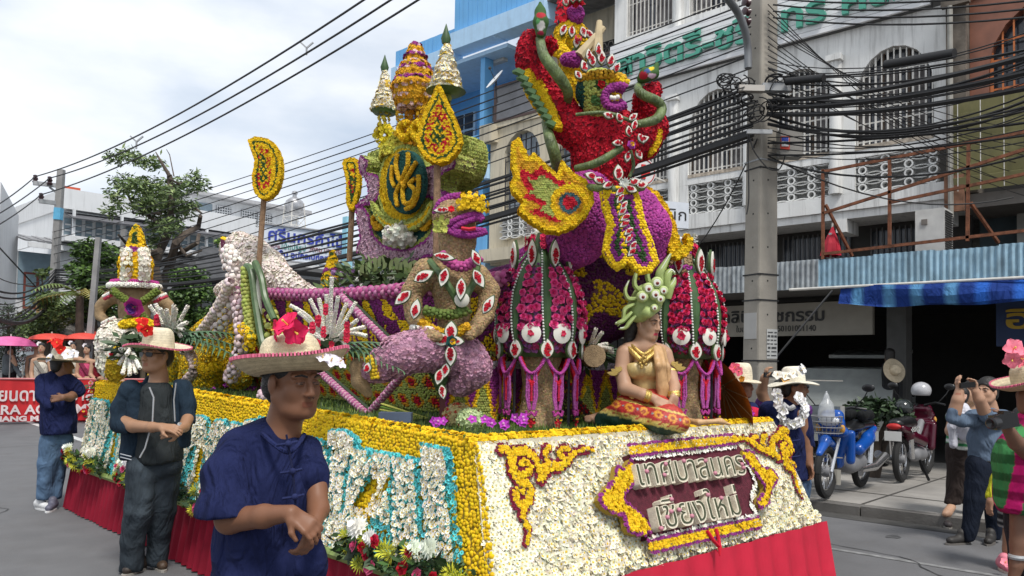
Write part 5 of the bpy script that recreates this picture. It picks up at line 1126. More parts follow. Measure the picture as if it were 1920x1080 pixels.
covered('body',ga,s,.022,REDB,'petal',.0165,.0142,lambda P,N:np.array(REDF)*(.75+.5*rng.random((len(P),1))),tilt=.35,cname='rose_petal_cover')
s=SDF(.02);spec(s,[(1122,172,-.14,41),(1127,188,-.14,36)],D);spec(s,[(1140,166,-.16,21),(1162,163,-.2,12)],D,k=.02);spec(s,[(1140,198,-.14,20),(1160,197,-.18,11)],D,k=.02)
def hcol(P,N):
 q=pxy(P);C=np.tile(np.array(OLV)*1.1,(len(P),1));m_=(np.hypot((q[:,0]-1152)/26,(q[:,1]-180)/17)<1);C[m_]=PUR;C[np.hypot((q[:,0]-1150)/15,(q[:,1]-181)/8)<1]=(.7,.45,.02)
 C[(q[:,1]<158)&(q[:,0]>1140)]=YEL;e=(np.hypot((q[:,0]-1126)/11,(q[:,1]-160)/8)<1);C[e]=DGR;C[q[:,0]<1096]=TEAL;C[(np.abs(q[:,1]-190)<9)&(np.abs(q[:,0]-1118)<8)]=np.array(DGR)*2;return C
covered('head',ga,s,.016,GRNB,'bud',.014,.011,hcol)
part('eye',scatter([at_d(1128,158,D-.28)],[-fw],'pom',.03,(.6,.01,.02)),FLOWER,ga);tooth=MB((.75,.73,.66))
for x,y in((1146,183),(1152,184),(1158,182)):tooth.ball(at_d(x,y,D-.3),.016,8,5)
part('teeth',tooth,PAINT,ga,True);[budrope(ga,spline([at_d(x,y,D-.3)for x,y in q_],4),.02,PUR,'lip',sz=.0145)for q_ in(((1134,186),(1137,172),(1150,163),(1166,161),(1176,167)),((1134,186),(1139,198),(1155,203),(1172,197)))];budrope(ga,spline([at_d(x,y,D-.26)for x,y in((1138,150),(1152,150),(1166,152),(1177,160))],4),.035,YEL,'beak',kind='pom',sz=.017)
budrope(ga,[at_d(1090+i*10,150-9*math.sin(math.pi*i/8)-2,D-.2-.1*math.sin(math.pi*i/8))for i in range(9)],.025,(.55,.3,.02),'crown_band')
for x,y,l,w_,a in((1099,138,26,16,110),(1112,128,27,18,100),(1127,124,30,19,90),(1142,128,27,18,78),(1152,138,22,14,65),(1106,118,26,15,100),(1122,110,30,15,92),(1090,150,20,14,130)):LP(ga,x,y,D-.33,l,w_,a,name='crown_leaf')
def serp(pts,name,d):return part(name,MB().tube(spline([at_d(x,y,d+o)for x,y,o,r in pts],4),spline([(r*d/1500,)for x,y,o,r in pts],4)[:,0],10),mat('serpent_leaf',(.1,.14,.045),.5,var=.45,vscale=14,weave=.5,bscale=60),ga,True)
serp([(1012,72,-.25,8),(1020,105,-.3,9.5),(1044,138,-.3,11),(1063,168,-.25,10),(1064,190,-.15,8),(1052,215,0,6)],'serpent',D);serp([(1022,228,-.1,7),(1030,258,-.2,10),(1040,290,-.2,11),(1046,320,-.1,10)],'serpent',D)
serp([(1205,152,0,7),(1196,166,-.12,8),(1206,178,-.22,9),(1232,190,-.18,9),(1241,205,-.16,9),(1232,222,-.22,9),(1212,230,-.26,8),(1185,234,-.24,6)],'serpent',D)
def nhead(pts,cols,d,px):
 s=SDF(.02);spec(s,pts,d);V,Q=s.mesh(.009);C=np.tile(np.array(DGR)*1.5,(len(V),1));q=pxy(V)
 for(cx_,cy_,rx,ry,c)in cols:C[np.hypot((q[:,0]-cx_)/rx,(q[:,1]-cy_)/ry)<1]=c
 return part('serpent_head',(V,Q,C),FLOWER,ga,True)
nhead([(1013,5,-.25,3),(1013,22,-.25,10),(1014,42,-.28,14),(1014,62,-.28,10)],((1014,48,8,9,(.6,.58,.55)),(1014,28,9,5,(.35,.02,.03)),(1008,40,4,5,(.1,.3,.1)),(1014,62,7,4,(.3,.02,.05))),D,0);nhead([(1203,148,-.1,9),(1212,140,-.12,13),(1225,138,-.12,10),(1232,120,-.1,4)],((1206,142,8,8,(.4,.02,.04)),(1222,142,8,5,(.6,.4,.5)),(1214,132,6,4,(.05,.1,.25)),(1222,128,5,4,(.6,.45,.02))),D,0)
def plate(name,parent,pts,d,th,sp,kind,size,colf,base,sm=3,X=None):
 """thick flower covered plate: outline in picture points lying in one upright plane at depth d"""
 o=at_d(*np.mean(pts,0),d);X=r0 if X is None else X;N=np.cross(X,ZZ);P2=[]
 for x,y in pts:q=hit(x,y,N,o)-o;P2.append((q@X,q[2]))
 if sm:P2=spline(P2,sm,True)
 P2=np.array(P2);pl_=part(name,MB().prism(P2,o-N*th,X,ZZ,th),base,parent);Q,P=plane_pts(P2,sp,X,ZZ,o);ed=edge_dist(Q,P2);C=colf(pxy(P),ed);NN=np.tile(N,(len(P),1))
 Ps=[];Ns=[];
 for i in range(len(P2)):
  a,b=P2[i],P2[(i+1)%len(P2)];e=b-a;L_=np.linalg.norm(e);nn=np.array([e[1],-e[0]])/max(L_,1e-6);
  for t in np.arange(0,L_,sp):
   for k in np.arange(sp*.5,th,sp):q=a+e*t/max(L_,1e-6);Ps.append(o+q[0]*X+q[1]*ZZ-N*k);Ns.append(nn[0]*X+nn[1]*ZZ)
 ar=sum(P2[i][0]*P2[(i+1)%len(P2)][1]-P2[(i+1)%len(P2)][0]*P2[i][1]for i in range(len(P2)));sg_=1 if ar>0 else-1
 ce=colf(pxy(np.array(Ps)),np.full(len(Ps),-1.))
 part('flower_cover',join(scatter(P,NN,kind,size,C),scatter(np.array(Ps),np.array(Ns)*sg_,kind,size,ce)),FLOWER,pl_,kind='stuff');return pl_
Z6=lambda pts:[(920+x/2.25,y/2.25)for x,y in pts]
wo=Z6([(92,600),(118,583),(160,665),(185,648),(240,700),(282,740),(302,680),(340,725),(400,760),(428,800),(432,850),(405,905),(350,950),(290,975),(230,968),(170,930),(118,885),(140,850),(92,800),(85,770),(108,742),(88,690)])
wi=Z6([(125,705),(170,735),(215,700),(280,755),(330,770),(395,810),(385,870),(340,920),(270,940),(215,915),(160,895),(215,870),(130,830),(165,815),(125,760)]);wg=Z6([(140,735),(180,765),(225,735),(285,785),(320,800),(345,850),(320,900),(260,915),(205,885),(240,855),(160,815),(185,795)])
def wcol(q,ed):
 C=np.where((ed<.028)[:,None]&True,np.array(YEL),np.array((.62,.33,.02)));a=inside(q,np.array(wi));C[a]=REDF;C[inside(q,np.array(wg))]=OLV;r_=np.hypot((q[:,0]-1068),(q[:,1]-380));C[r_<36]=YEL;C[r_<25]=(.6,.3,.02);C[r_<20]=(.05,.12,.14);C[r_<13]=REDF;return C
plate('thigh_wing',ga,wo,D-.52,.14,.0145,'pom',.0128,wcol,YELB,0)
plate('arm_feathers',ga,[(985,132),(1008,140),(1030,182),(1052,234),(1040,238),(1005,200),(985,165)],D-.2,.06,.018,'pom',.016,lambda q,e:np.tile(YEL,(len(q),1)),YELB)
mb=MB()
for i in range(9):t=i/8;x,y=980+58*t,138+96*t;mb.tube([at_d(x+2,y+2,D-.22),at_d(x-10,y-4,D-.22),at_d(x-18+3*t,y-3,D-.2)],[.025,.026,.012],7,col=np.array(DGR)*1.6)
part('feather_tips',mb,LEAF,ga,True)
plate('elbow_feathers',ga,[(1226,232),(1236,236),(1240,255),(1232,275),(1218,290),(1220,260)],D-.02,.05,.018,'pom',.016,lambda q,e:np.tile(YEL,(len(q),1)),YELB)
s=SDF(.03);spec(s,[(1092,400,-.12,54),(1078,440,.02,58),(1040,478,.25,42),(985,495,.34,28)],D);spec(s,[(1110,350,-.05,40),(1120,420,-.1,50)],D);covered('thigh',ga,s,.028,PURB_M,'bud',.016,.0125,lambda P,N:np.array(PURB)*(.8+.4*rng.random((len(P),1))))
s=SDF(.03);spec(s,[(1194,392,.05,40),(1210,430,.05,46),(1214,475,.1,34)],D);covered('thigh',ga,s,.028,PURB_M,'bud',.016,.0125,lambda P,N:np.array(PURB)*(.8+.4*rng.random((len(P),1))))
plate('tail_plume',ga,[(1210,355),(1232,362),(1255,395),(1268,430),(1275,460),(1290,455),(1288,440),(1298,452),(1290,475),(1262,480),(1246,440),(1225,400)],D+.02,.14,.02,'pom',.018,lambda q,e:np.tile(YEL,(len(q),1)),YELB)
lc=[(1128,360),(1192,356),(1206,410),(1234,492),(1200,512),(1178,490),(1158,505),(1132,470),(1142,420)]
def lcol(q,ed):C=np.tile(np.array(PUR),(len(q),1));C[ed<.085]=DGR;C[ed<.06]=np.array(PUR);C[ed<.035]=YEL;m_=(np.abs(q[:,0]-1160-.1*(q[:,1]-360))<5)&(rng.random(len(q))<.6);C[m_]=YEL;return C
plate('loin_cloth',ga,lc,D-.62,.05,.017,'bud',.0125,lcol,PURB_M,2)
for i in range(10):LP(ga,1166+2.8*i+(0 if i%2 else 4),352+12.5*i,D-.72,24,13,225+12*math.sin(i),name='chain_leaf')
LP(ga,1160,342,D-.7,34,22,95,name='belt_leaf')
for x,y,a in((1118,335,160),(1134,343,165),(1178,345,15),(1192,350,10),(1150,345,200),(1172,352,340)):LP(ga,x,y,D-.62,24,17,a,name='belt_leaf')
part('belt_rosette',scatter([at_d(1172,344,D-.74)],[-fw],'mum',.045,(.75,.72,.65)),FLOWER,ga)
serp([(1080,316,-.5,6),(1120,305,-.58,7),(1166,277,-.55,6)],'sash',D);serp([(1100,350,-.5,6),(1150,356,-.6,7),(1205,352,-.45,6)],'belt',D);serp([(1080,215,-.36,3),(1140,212,-.42,3.5),(1200,235,-.36,3)],'necklace',D);serp([(1182,282,-.52,3),(1188,310,-.5,3),(1180,332,-.52,3)],'sash',D)
for x,y,a in((1166,232,120),(1178,228,40),(1186,246,75),(1180,258,100),(1168,270,180),(1196,266,20),(1178,285,260),(1192,282,300),(1150,222,160),(1196,252,300)):LP(ga,x,y,D-.56,22,15,a,name='chest_leaf')
part('brooch',scatter([at_d(1183,272,D-.6)],[-fw],'rose',.035,(.35,.05,.3)),FLOWER,ga)
s=SDF(.03);spec(s,[(1283,478,.3,12),(1277,500,.3,18),(1265,520,.3,14)],D);covered('tail_vase',ga,s,.015,mat('husk_seed',HUSK,.95,bump=1,bscale=170,var=.25,vscale=25),'bud',.016,.012,lambda P,N:np.where((np.sin(P[:,2:3]*60)>.6),np.array(PUR)*1.5,np.array(HUSK)))
# ---- rider on the garuda
D2=5.75
rd=thing('rider_statue','small yellow flower rider with purple face above the garuda','statue',at_d(1072,210,D2))
s=SDF(.04);spec(s,[(1068,65,0,24),(1072,100,0,24),(1074,130,0,22),(1070,160,0,20),(1066,195,0,17)],D2);spec(s,[(1055,62,-.05,15),(1048,92,-.1,13),(1062,108,-.2,12)],D2,k=.02);spec(s,[(1085,60,.05,15),(1100,82,.05,11),(1095,100,-.1,9)],D2,k=.02);covered('body',rd,s,.02,YELB,'pom',.021,.018,(.75,.5,.015))
s=SDF(.02);spec(s,[(1078,24,-.03,15),(1082,34,-.06,11)],D2);spec(s,[(1092,28,-.1,4),(1088,20,-.08,5)],D2);covered('head',rd,s,.012,PURB_M,'bud',.014,.011,np.array(PUR)*1.1)
s=SDF(.02);spec(s,[(1062,112,-.24,11),(1078,112,-.26,13),(1086,112,-.26,8)],D2);covered('hand',rd,s,.012,PURB_M,'bud',.014,.011,np.array(PUR)*1.1)
part('crown',scatter(*(lambda q:(q,np.tile(-fw,(len(q),1))))(np.array([at_d(1066+2.2*i,6+3*math.cos(i),D2-.12)for i in range(13)])),'pom',.022,REDF),FLOWER,rd,kind='stuff')
for x,y,a in((1062,14,100),(1074,8,92),(1086,6,85)):LP(rd,x,y,D2-.14,22,14,a,name='crown_leaf')
budrope(rd,[at_d(x,y,D2)for x,y in((1060,5),(1056,25),(1054,48))],.05,REDF,'hair',kind='petal',sz=.03)
for x,y,a in((1060,48,250),(1072,50,270),(1090,52,290),(1082,70,265),(1098,58,310)):LP(rd,x,y,D2-.14,24,16,a,name='collar_leaf')
part('strap',MB().tube([at_d(1092,60,D2-.14),at_d(1082,85,D2-.15),at_d(1070,110,D2-.12)],.018,6),CUC,rd,True);part('rosette',scatter([at_d(1084,72,D2-.18)],[-fw],'rose',.03,(.6,.05,.1)),FLOWER,rd)
WD=mat('pale_stick',(.5,.4,.24),.8,var=.2,vscale=10)
for p,q,l_ in(((1132,52),(1086,106),'pale wooden club slanting up from the rider hand'),((1124,40),(1120,100),'upright pale stick behind the garuda crown')):solo('stick',MB().tube([at_d(*p,D2-.25),at_d(*q,D2-.3)],[.02,.04],8),WD,l_,'stick',smooth=True)
# ---- kneeling bird-faced figure in front of the hull
D3=4.95
HM=mat('husk_seed');kn=thing('kinnara_statue','brown seed covered beaked figure with hands on hips in pink leggings','statue',at_d(850,790,D3))
s=SDF(.022);spec(s,[(846,535,0,38),(850,585,0,30),(850,625,0,28),(852,660,0,40)],D3);spec(s,[(808,515,-.03,26),(850,508,0,28),(888,520,.05,25)],D3);spec(s,[(855,490,0,32),(858,450,0,33),(856,425,0,36)],D3)
spec(s,[(800,510,-.05,26),(772,548,-.05,19),(776,592,-.08,16),(788,615,-.15,15),(806,632,-.22,15),(822,632,-.28,9)],D3,k=.012);spec(s,[(895,520,.05,24),(918,545,.05,19),(910,590,0,16),(892,615,-.1,14),(880,628,-.18,11)],D3,k=.012)
V,Q=s.mesh(.016);part('body',(V,Q,None),HM,kn,True)
P,N=sample(V,tri_of(Q),.0125);vis=N@fw<.3;P,N=P[vis],N[vis];part('seed_cover',scatter(P,N,'seed',.0085,np.array(HUSK)*1.05,cj=.25),FLOWER,kn,kind='stuff')
s=SDF(.02);spec(s,[(845,405,0,34),(858,425,0,32)],D3);spec(s,[(868,395,-.06,22),(890,402,-.08,12),(902,410,-.08,6)],D3,k=.03);spec(s,[(868,440,-.05,20),(892,436,-.07,9),(906,432,-.08,5)],D3,k=.02);s.ell(at_d(898,420,D3-.12),(.05,.12,.018),X=r0,Y=fh,k=.02,sub=True)
V,Q=s.mesh(.011);hd=part('head',(V,Q,None),HM,kn,True);P,N=sample(V,tri_of(Q),.0125);vis=N@fw<.3;part('seed_cover',scatter(P[vis],N[vis],'seed',.0085,np.array(HUSK)*1.05,cj=.25),FLOWER,hd,kind='stuff')
def patch(name,parent,pts,d,sp,size,col,kind='pom',off=.0):o=at_d(*np.mean(pts,0),d);P2=np.array([((at_d(x,y,d)-o)@r0,(at_d(x,y,d)-o)[2])for x,y in pts]);P2=spline(P2,3,True);Q,P=plane_pts(P2,sp,r0,ZZ,o);return part(name,scatter(P+rng.normal(0,.006,P.shape),np.tile(-fw,(len(P),1)),kind,size,col),FLOWER,parent,kind='stuff')
budrope(kn,spline([at_d(x,y,D3-.14)for x,y in((836,425),(845,418),(865,408),(885,402),(900,404),(904,412),(896,408),(878,414),(858,422),(850,430),(862,436),(884,432),(906,432),(908,436),(880,442),(852,438),(838,430))],3),.013,PUR,'lip',sz=.0115)
budrope(kn,spline([at_d(x,y,D3-.13)for x,y in((868,390),(866,378),(878,370),(895,372),(906,384),(904,400))],3),.036,YEL,'beak_flowers',kind='pom',sz=.02);patch('beak_flowers',kn,[(868,376),(888,370),(905,380),(902,398),(888,392),(874,392)],D3-.17,.016,.017,YEL)
patch('cheek_flowers',kn,[(818,412),(830,406),(840,420),(838,434),(822,438),(815,428)],D3-.16,.016,.016,(.5,.52,.12));budrope(kn,spline([at_d(x,y,D3-.05)for x,y in((818,400),(826,382),(845,370),(866,368))],3),.02,PUR,'brow',sz=.014)
LP(kn,846,394,D3-.16,34,13,185,name='eye_leaf');part('eye',scatter([at_d(846,392,D3-.2)],[-fw],'pom',.02,(.6,.01,.02)),FLOWER,kn);part('tongue',MB((.55,.03,.05)).tube([at_d(866,428,D3-.17),at_d(880,430,D3-.19),at_d(892,428,D3-.19)],.012,6),FLOWER,kn,True)
serp_=lambda pts,name,r:part(name,MB().tube(spline([at_d(x,y,D3+o)for x,y,o in pts],4),r,8),CUC,kn,True)
serp_([(806,490,-.1),(830,520,-.2),(855,560,-.2),(868,590,-.16)],'strap',.022);serp_([(895,500,-.05),(888,530,-.16),(872,560,-.2),(866,590,-.16)],'strap',.022);budrope(kn,spline([at_d(x,y,D3-.19)for x,y in((798,582),(830,590),(868,586),(880,575))],3),.026,(.12,.17,.04),'belt');budrope(kn,spline([at_d(x,y,D3-.19)for x,y in((790,605),(820,622),(850,626),(880,610))],3),.024,(.65,.38,.02),'belt',kind='pom',sz=.02)
for x,y,l,w_,a in((772,545,42,24,222),(776,528,44,26,28),(838,502,40,24,255),(866,520,46,24,268),(888,505,42,24,300),(900,500,36,20,115),(812,478,44,18,350),(776,600,42,24,80),(905,590,44,22,60),(845,640,40,30,88),(848,638,44,30,178),(842,638,30,22,355),(845,645,44,26,272),(838,680,30,20,262),(828,690,34,22,258),(828,720,30,18,280)):LP(kn,x,y,D3-.24,l,w_,a)
budrope(kn,spline([at_d(x,y,D3-.18)for x,y in((828,478),(850,496),(870,500),(890,490),(900,478))],4),.026,(.45,.08,.25),'collar',sz=.017)
part('navel_disc',MB((.6,.58,.5)).lathe(at_d(866,562,D3-.24),[(.04,-.01),(.045,0),(.03,.012),(.0,.014)],14,-fw),PAINT,kn,True);part('belt_rosette',scatter([at_d(845,640,D3-.32)],[-fw],'rose',.035,(.02,.1,.1)),FLOWER,kn)
for y in(625,606):budrope(kn,[at_d(772+4*i,y+8+.3*i,D3-.2-.03*math.sin(i))for i in range(11)],.012,REDF if y>610 else(.75,.72,.66),'bracelet',sz=.009)
s=SDF(.03);spec(s,[(845,668,-.05,40),(800,652,-.15,41),(750,666,-.2,37),(715,685,-.2,30),(695,695,-.2,22)],D3);covered('legging',kn,s,.022,mat('mauve_backing',(.3,.15,.22),.9),'pom',.0205,.0155,lambda P,N:np.array(MAU)*(.75+.5*rng.random((len(P),1))))
s=SDF(.06);spec(s,[(870,670,0,40),(882,690,0,36),(862,715,0,28)],D3);covered('legging',kn,s,.022,mat('mauve_backing'),'pom',.0205,.0155,lambda P,N:np.array(MAU)*(.75+.5*rng.random((len(P),1))))
s=SDF(.03);spec(s,[(700,690,-.2,16),(672,688,-.2,15),(675,715,-.2,15),(690,738,-.2,9)],D3);V,Q=s.mesh(.012);part('foot',(V,Q,None),HM,kn,True);LP(kn,688,700,D3-.34,22,18,80);budrope(kn,spline([at_d(x,y,D3-.3)for x,y in((690,672),(700,690),(704,712))],3),.022,(.6,.4,.02),'anklet')
plate('tail',kn,[(812,650),(835,665),(838,700),(825,735),(808,700),(800,670)],D3-.1,.05,.02,'bud',.014,lambda q,e:np.tile((.05,.09,.03),(len(q),1)),CUC)
# ---- rear figure seen from behind
D4=7.7
rs=thing('rear_statue','brown husk figure with flower headdress seen from behind at the float rear','statue',at_d(250,700,D4))
s=SDF(.03);spec(s,[(252,560,0,27),(252,585,0,27),(254,615,0,25)],D4);spec(s,[(214,556,0,14),(252,550,0,18),(292,556,0,14)],D4);spec(s,[(252,545,0,14),(252,525,0,13)],D4);spec(s,[(208,557,0,14),(189,574,0,11),(186,592,0,9),(205,606,-.1,8)],D4,k=.012);spec(s,[(297,557,0,14),(316,573,0,11),(318,590,0,9),(302,606,-.1,8)],D4,k=.012);V,Q=s.mesh(.025);part('body',(V,Q,None),HM,rs,True)
c=at_d(253,530,D4);u_=D4/1500
h_=part('headdress',MB().lathe(c,[(.14,0),(.15,.1),(.155,.18),(.14,.24),(.11,.3),(.075,.37),(.06,.45),(.035,.52),(.01,.56)],18),YELB,rs,True);V,T=MB().lathe(c,[(.14,0),(.15,.1),(.155,.18),(.14,.24),(.11,.3),(.075,.37),(.06,.45),(.035,.52),(.01,.56)],18).arrays();P,N=sample(V,T,.025);z=P[:,2]-c[2];an=np.arctan2((P-c)@fw,(P-c)@r0);C=np.tile(np.array(YEL),(len(P),1));C[(z>.28)&(z<.33)]=PUR;C[(z>.23)&(z<.26)]=ORG;C[(z<.22)&((an>2)|(an<-2.6))]=(.04,.1,.02);C[(z>.36)&(np.abs(an+1.2)<.35)]=DGR;part('flower_cover',scatter(P,N,'pom',.021,C),FLOWER,h_,kind='stuff')
for x in(238,272):budrope(rs,[at_d(x-2,470,D4-.15),at_d(x,500,D4-.18),at_d(x-3,528,D4-.15)],.05,(.8,.76,.64),'white_garland',kind='pom',sz=.03)
for p in(((212,545),(254,575)),((296,545),(254,575)),((254,575),(232,610)),((254,575),(280,608))):budrope(rs,[at_d(*p[0],D4-.2),at_d(*p[1],D4-.24)],.03,(.12,.16,.03),'strap')
part('back_flower',scatter([at_d(254,575,D4-.28)],[-fw],'rose',.09,(.35,.03,.2),ccol=(.1,.03,.2)),FLOWER,rs)
for y,r_ in((531,.2),(537,.23)):budrope(rs,[at_d(252,y,D4)+r_*(math.cos(t)*r0+.8*math.sin(t)*fh)for t in np.linspace(0,6.2,26)],.022,(.45,.05,.25)if y<535 else(.8,.78,.7),'collar')
for x,y in((206,550),(300,556),(204,600),(307,600)):budrope(rs,[at_d(x-12,y+6,D4-.16),at_d(x,y,D4-.2),at_d(x+12,y-5,D4-.16)],.014,(.75,.72,.66),'arm_band');budrope(rs,[at_d(x-10,y+10,D4-.16),at_d(x+1,y+4,D4-.2),at_d(x+13,y-1,D4-.16)],.014,(.5,.06,.1),'arm_band')
s=SDF(.08);spec(s,[(230,650,-.2,38),(215,680,-.2,30)],D4);spec(s,[(270,640,-.1,36),(290,660,-.1,30)],D4);spec(s,[(225,640,-.15,40),(290,640,0,30)],D4);covered('hips',rs,s,.03,PANEL,'petal',.028,.026,(.74,.7,.6));budrope(rs,[at_d(x,610-6*math.sin((x-228)/20),D4-.3)for x in range(228,300,8)],.035,YEL,'waist_flowers',kind='pom',sz=.03)
s=SDF(.05);spec(s,[(225,668,-.4,20),(216,700,-.35,16)],D4);covered('foot_flower',rs,s,.02,YELB,'pom',.024,.02,(.6,.42,.03));LP(rs,224,672,D4-.68,26,24,150)
# ---- royal style shield
AE=1.25
def apl(name,parent,pts,a,th,sp,kind,size,colf,base,sm=3):o=at_a(*np.mean(pts,0),a);return plate(name,parent,pts,dep(o),th,sp,kind,size,colf,base,sm,X=-fb)
em=thing('shield_emblem','tall flower shield with looped gold monogram on dark green oval','emblem',at_a(765,520,AE))
MAUF=lambda q,e:np.where((e<0)[:,None],np.array(OLV),np.where((e<.018)[:,None],np.array(PUR)*1.05,np.array((.47,.29,.36))))
apl('olive_back',em,[(835,250),(872,258),(880,290),(870,330),(845,355),(858,372),(850,400),(800,420),(740,420),(700,380),(690,330),(690,290),(740,270),(790,255)],AE+.16,.2,.024,'pom',.018,lambda q,e:np.tile(OLV,(len(q),1)),GRNB)
MB_=mat('mauve_backing',(.3,.15,.22),.9)
for pts in([(676,292),(690,304),(686,322),(706,328),(714,350),(706,376),(690,384),(668,388),(676,376),(690,366),(688,340),(674,318)],[(852,288),(834,304),(806,312),(786,330),(782,350),(792,366),(818,372),(844,364),(826,356),(818,344),(832,324),(852,314)],[(668,388),(682,388),(694,410),(700,440),(722,460),(755,468),(788,458),(810,434),(816,404),(836,378),(852,378),(840,410),(828,455),(815,478),(790,486),(768,496),(740,494),(715,487),(690,495),(682,480),(668,470),(676,445),(671,418)]):apl('mauve_frame',em,pts,AE-.1,.2,.0195,'petal',.0155,MAUF,MB_,3)
apl('green_field',em,[(690,392),(706,390),(735,400),(775,402),(806,392),(814,400),(808,435),(785,458),(752,466),(716,455),(696,430)],AE-.06,.06,.0135,'bud',.0105,lambda q,e:np.where((e<.03)[:,None],np.array(OLV),np.array(TEAL)),GRNB)
apl('yellow_ring',em,[(757,272),(785,285),(800,320),(802,360),(790,400),(760,418),(728,410),(712,380),(710,340),(722,295)],AE-.1,.1,.0138,'pom',.0122,lambda q,e:np.where((e<.025)[:,None],np.array(OLV)*1.1,np.array(YEL)*.9),YELB)
apl('crescent',em,[(694,378),(710,400),(735,415),(765,416),(790,402),(806,378),(810,388),(796,415),(768,432),(732,430),(706,410)],AE-.14,.05,.014,'pom',.0125,lambda q,e:np.where((e<.02)[:,None],np.array(OLV)*1.2,np.array(YEL)),YELB)
apl('dark_oval',em,[(762,283),(784,300),(793,335),(788,370),(770,395),(748,396),(730,370),(726,330),(738,295)],AE-.2,.04,.0145,'bud',.0115,lambda q,e:np.tile(TEAL,(len(q),1)),GRNB,3)
for st_ in([(745,290),(742,310),(748,335),(760,350)],[(765,288),(764,310),(752,340),(742,365),(745,385)],[(780,305),(765,330),(755,355),(758,380),(772,378),(778,358),(768,345),(778,335)],[(735,312),(734,335),(740,350)],[(785,330),(784,360),(774,385),(760,392)]):budrope(em,spline([at_a(x,y,AE-.23)for x,y in st_],4),.014,(.65,.4,.02),'gold_stroke',kind='pom',sz=.0125)
for cx_,cy_,sx in((708,412,1),(796,412,-1)):
 for r_,n0 in((14,0),(8,1)):budrope(em,[at_a(cx_+sx*(r_*math.cos(t)*(1-.1*t)),cy_+r_*math.sin(t)*(1-.1*t)+10*n0,AE-.1)for t in np.linspace(0,5,18)],.016,(.68,.4,.02),'gold_scroll',kind='pom',sz=.014)
s=SDF(.03)
for x,y,r_ in((735,440,14),(755,434,14),(745,448,14),(765,445,12),(728,448,9)):spec(s,[(x,y,0,r_),(x+4,y+4,0,r_*.8)],dep(at_a(745,440,AE))-.3)
covered('white_flowers',em,s,.02,PANEL,'mum',.035,.028,(.8,.78,.7))
def tier(parent,name,px,tiers,a,col,cap=None,kind='pom',sz=.02,cc=None,base=YELB):
 """stack of round flower tiers: (py, radius px)"""
 o=at_a(px,tiers[0][0],a);d=dep(o);sc=d/1500;prof=[(r*sc,(tiers[0][0]-y)*sc)for y,r in tiers];mb=MB().lathe(o,prof,18);p=part(name,mb,base,parent,True);V,T=mb.arrays();P,N=sample(V,T,sz*1.15);vis=N@fw<.4;P,N=P[vis],N[vis];C=col(P,N,(P[:,2]-o[2])/sc)if callable(col)else col
 part('flower_cover',scatter(P,N,kind,sz,C,ccol=cc if cc is not None else(.7,.5,.05)),FLOWER,p,kind='stuff');return p
def steps(y0,rs,h):
 t=[];y=y0
 for r_,r2 in rs:t+=[(y,r_),(y-h*.35,r_*1.0),(y-h,r2)];y-=h
 return t
tw=thing('tower_finial','orange marigold tower of stacked tiers above the shield','finial',at_a(775,285,AE))
tier(tw,'spire',777,[(205,30),(190,38),(172,40),(166,44),(155,40),(150,36),(138,34),(132,30),(122,27),(118,22),(110,19),(107,22),(100,16),(92,13),(84,11),(80,5)],AE,lambda P,N,h:np.where((((h%24)<6)&(h>30))[:,None],np.array(PUR)*1.2,np.where(((h%17)<3)[:,None],np.array((.7,.5,.5)),np.array((.68,.36,.02)))),sz=.021)
for x in(752,770,790,803):budrope(tw,spline([at_a(x,205,AE),at_a(x+3,235,AE),at_a(x-4,260,AE),at_a(x,290,AE)],4),.05,(.7,.42,.02)if x!=770 else(.55,.25,.02),'flower_column',kind='pom',sz=.024)
for cx_ in(760,785):budrope(tw,[at_a(cx_+10*math.cos(t),245+14*math.sin(t),AE-.1)for t in np.linspace(0,5.5,20)],.03,YEL,'flower_scroll',kind='pom',sz=.022)
tier(tw,'flower_block',762,[(300,50),(280,46),(262,30),(250,20)],AE+.1,(.55,.5,.06),sz=.022)
for px,top,bot,lab,aa in((721,118,208,'white tiered flower umbrella left of the orange tower',AE+.35),(836,66,172,'white tiered flower umbrella right of the orange tower',AE)):
 um=thing('tiered_umbrella',lab,'parasol',at_a(px,300,aa),'tiered flower umbrellas beside the shield');n=8;tt=[]
 for i in range(n):f=i/n;y=bot-(bot-top-25)*f;r_=(25 if px<800 else 31)*(1-f*.78);tt+=[(y,r_),(y-3,r_*1.06),(y-(bot-top-25)/n*.8,r_*.86)]
 tier(um,'canopy',px,tt+[(top+18,5),(top+14,2)],aa,lambda P,N,h:np.where((rng.random((len(P),1))<.16),np.array((.6,.4,.05)),np.array((.8,.76,.64))),kind='daisy',sz=.021,base=PANEL)
 part('tip',MB(np.array(DGR)*1.2).lathe(at_a(px,top+16,aa),[(.03,0),(.04,.04),(.02,.1),(.002,.16)],10),LEAF,um,True);part('rim',MB().lathe(at_a(px,bot,aa),[(.1,-.03),(.13 if px<800 else.16,.0),(.1,.01)],16),CUC,um,True)
 budrope(um,spline([at_a(px,bot+4,aa),at_a(px-2,bot+35,aa),at_a(px,bot+60,aa),at_a(px-3,bot+100,aa)],4),.06 if px<800 else.04,(.62,.5,.03)if px<800 else OLV,'stem_flowers',kind='pom',sz=.026)
 if px<800:budrope(um,[at_a(px+14*math.cos(t),bot+45+12*math.sin(t),aa)for t in np.linspace(0,6.2,16)],.04,(.65,.52,.02),'flower_knot',kind='pom',sz=.024)
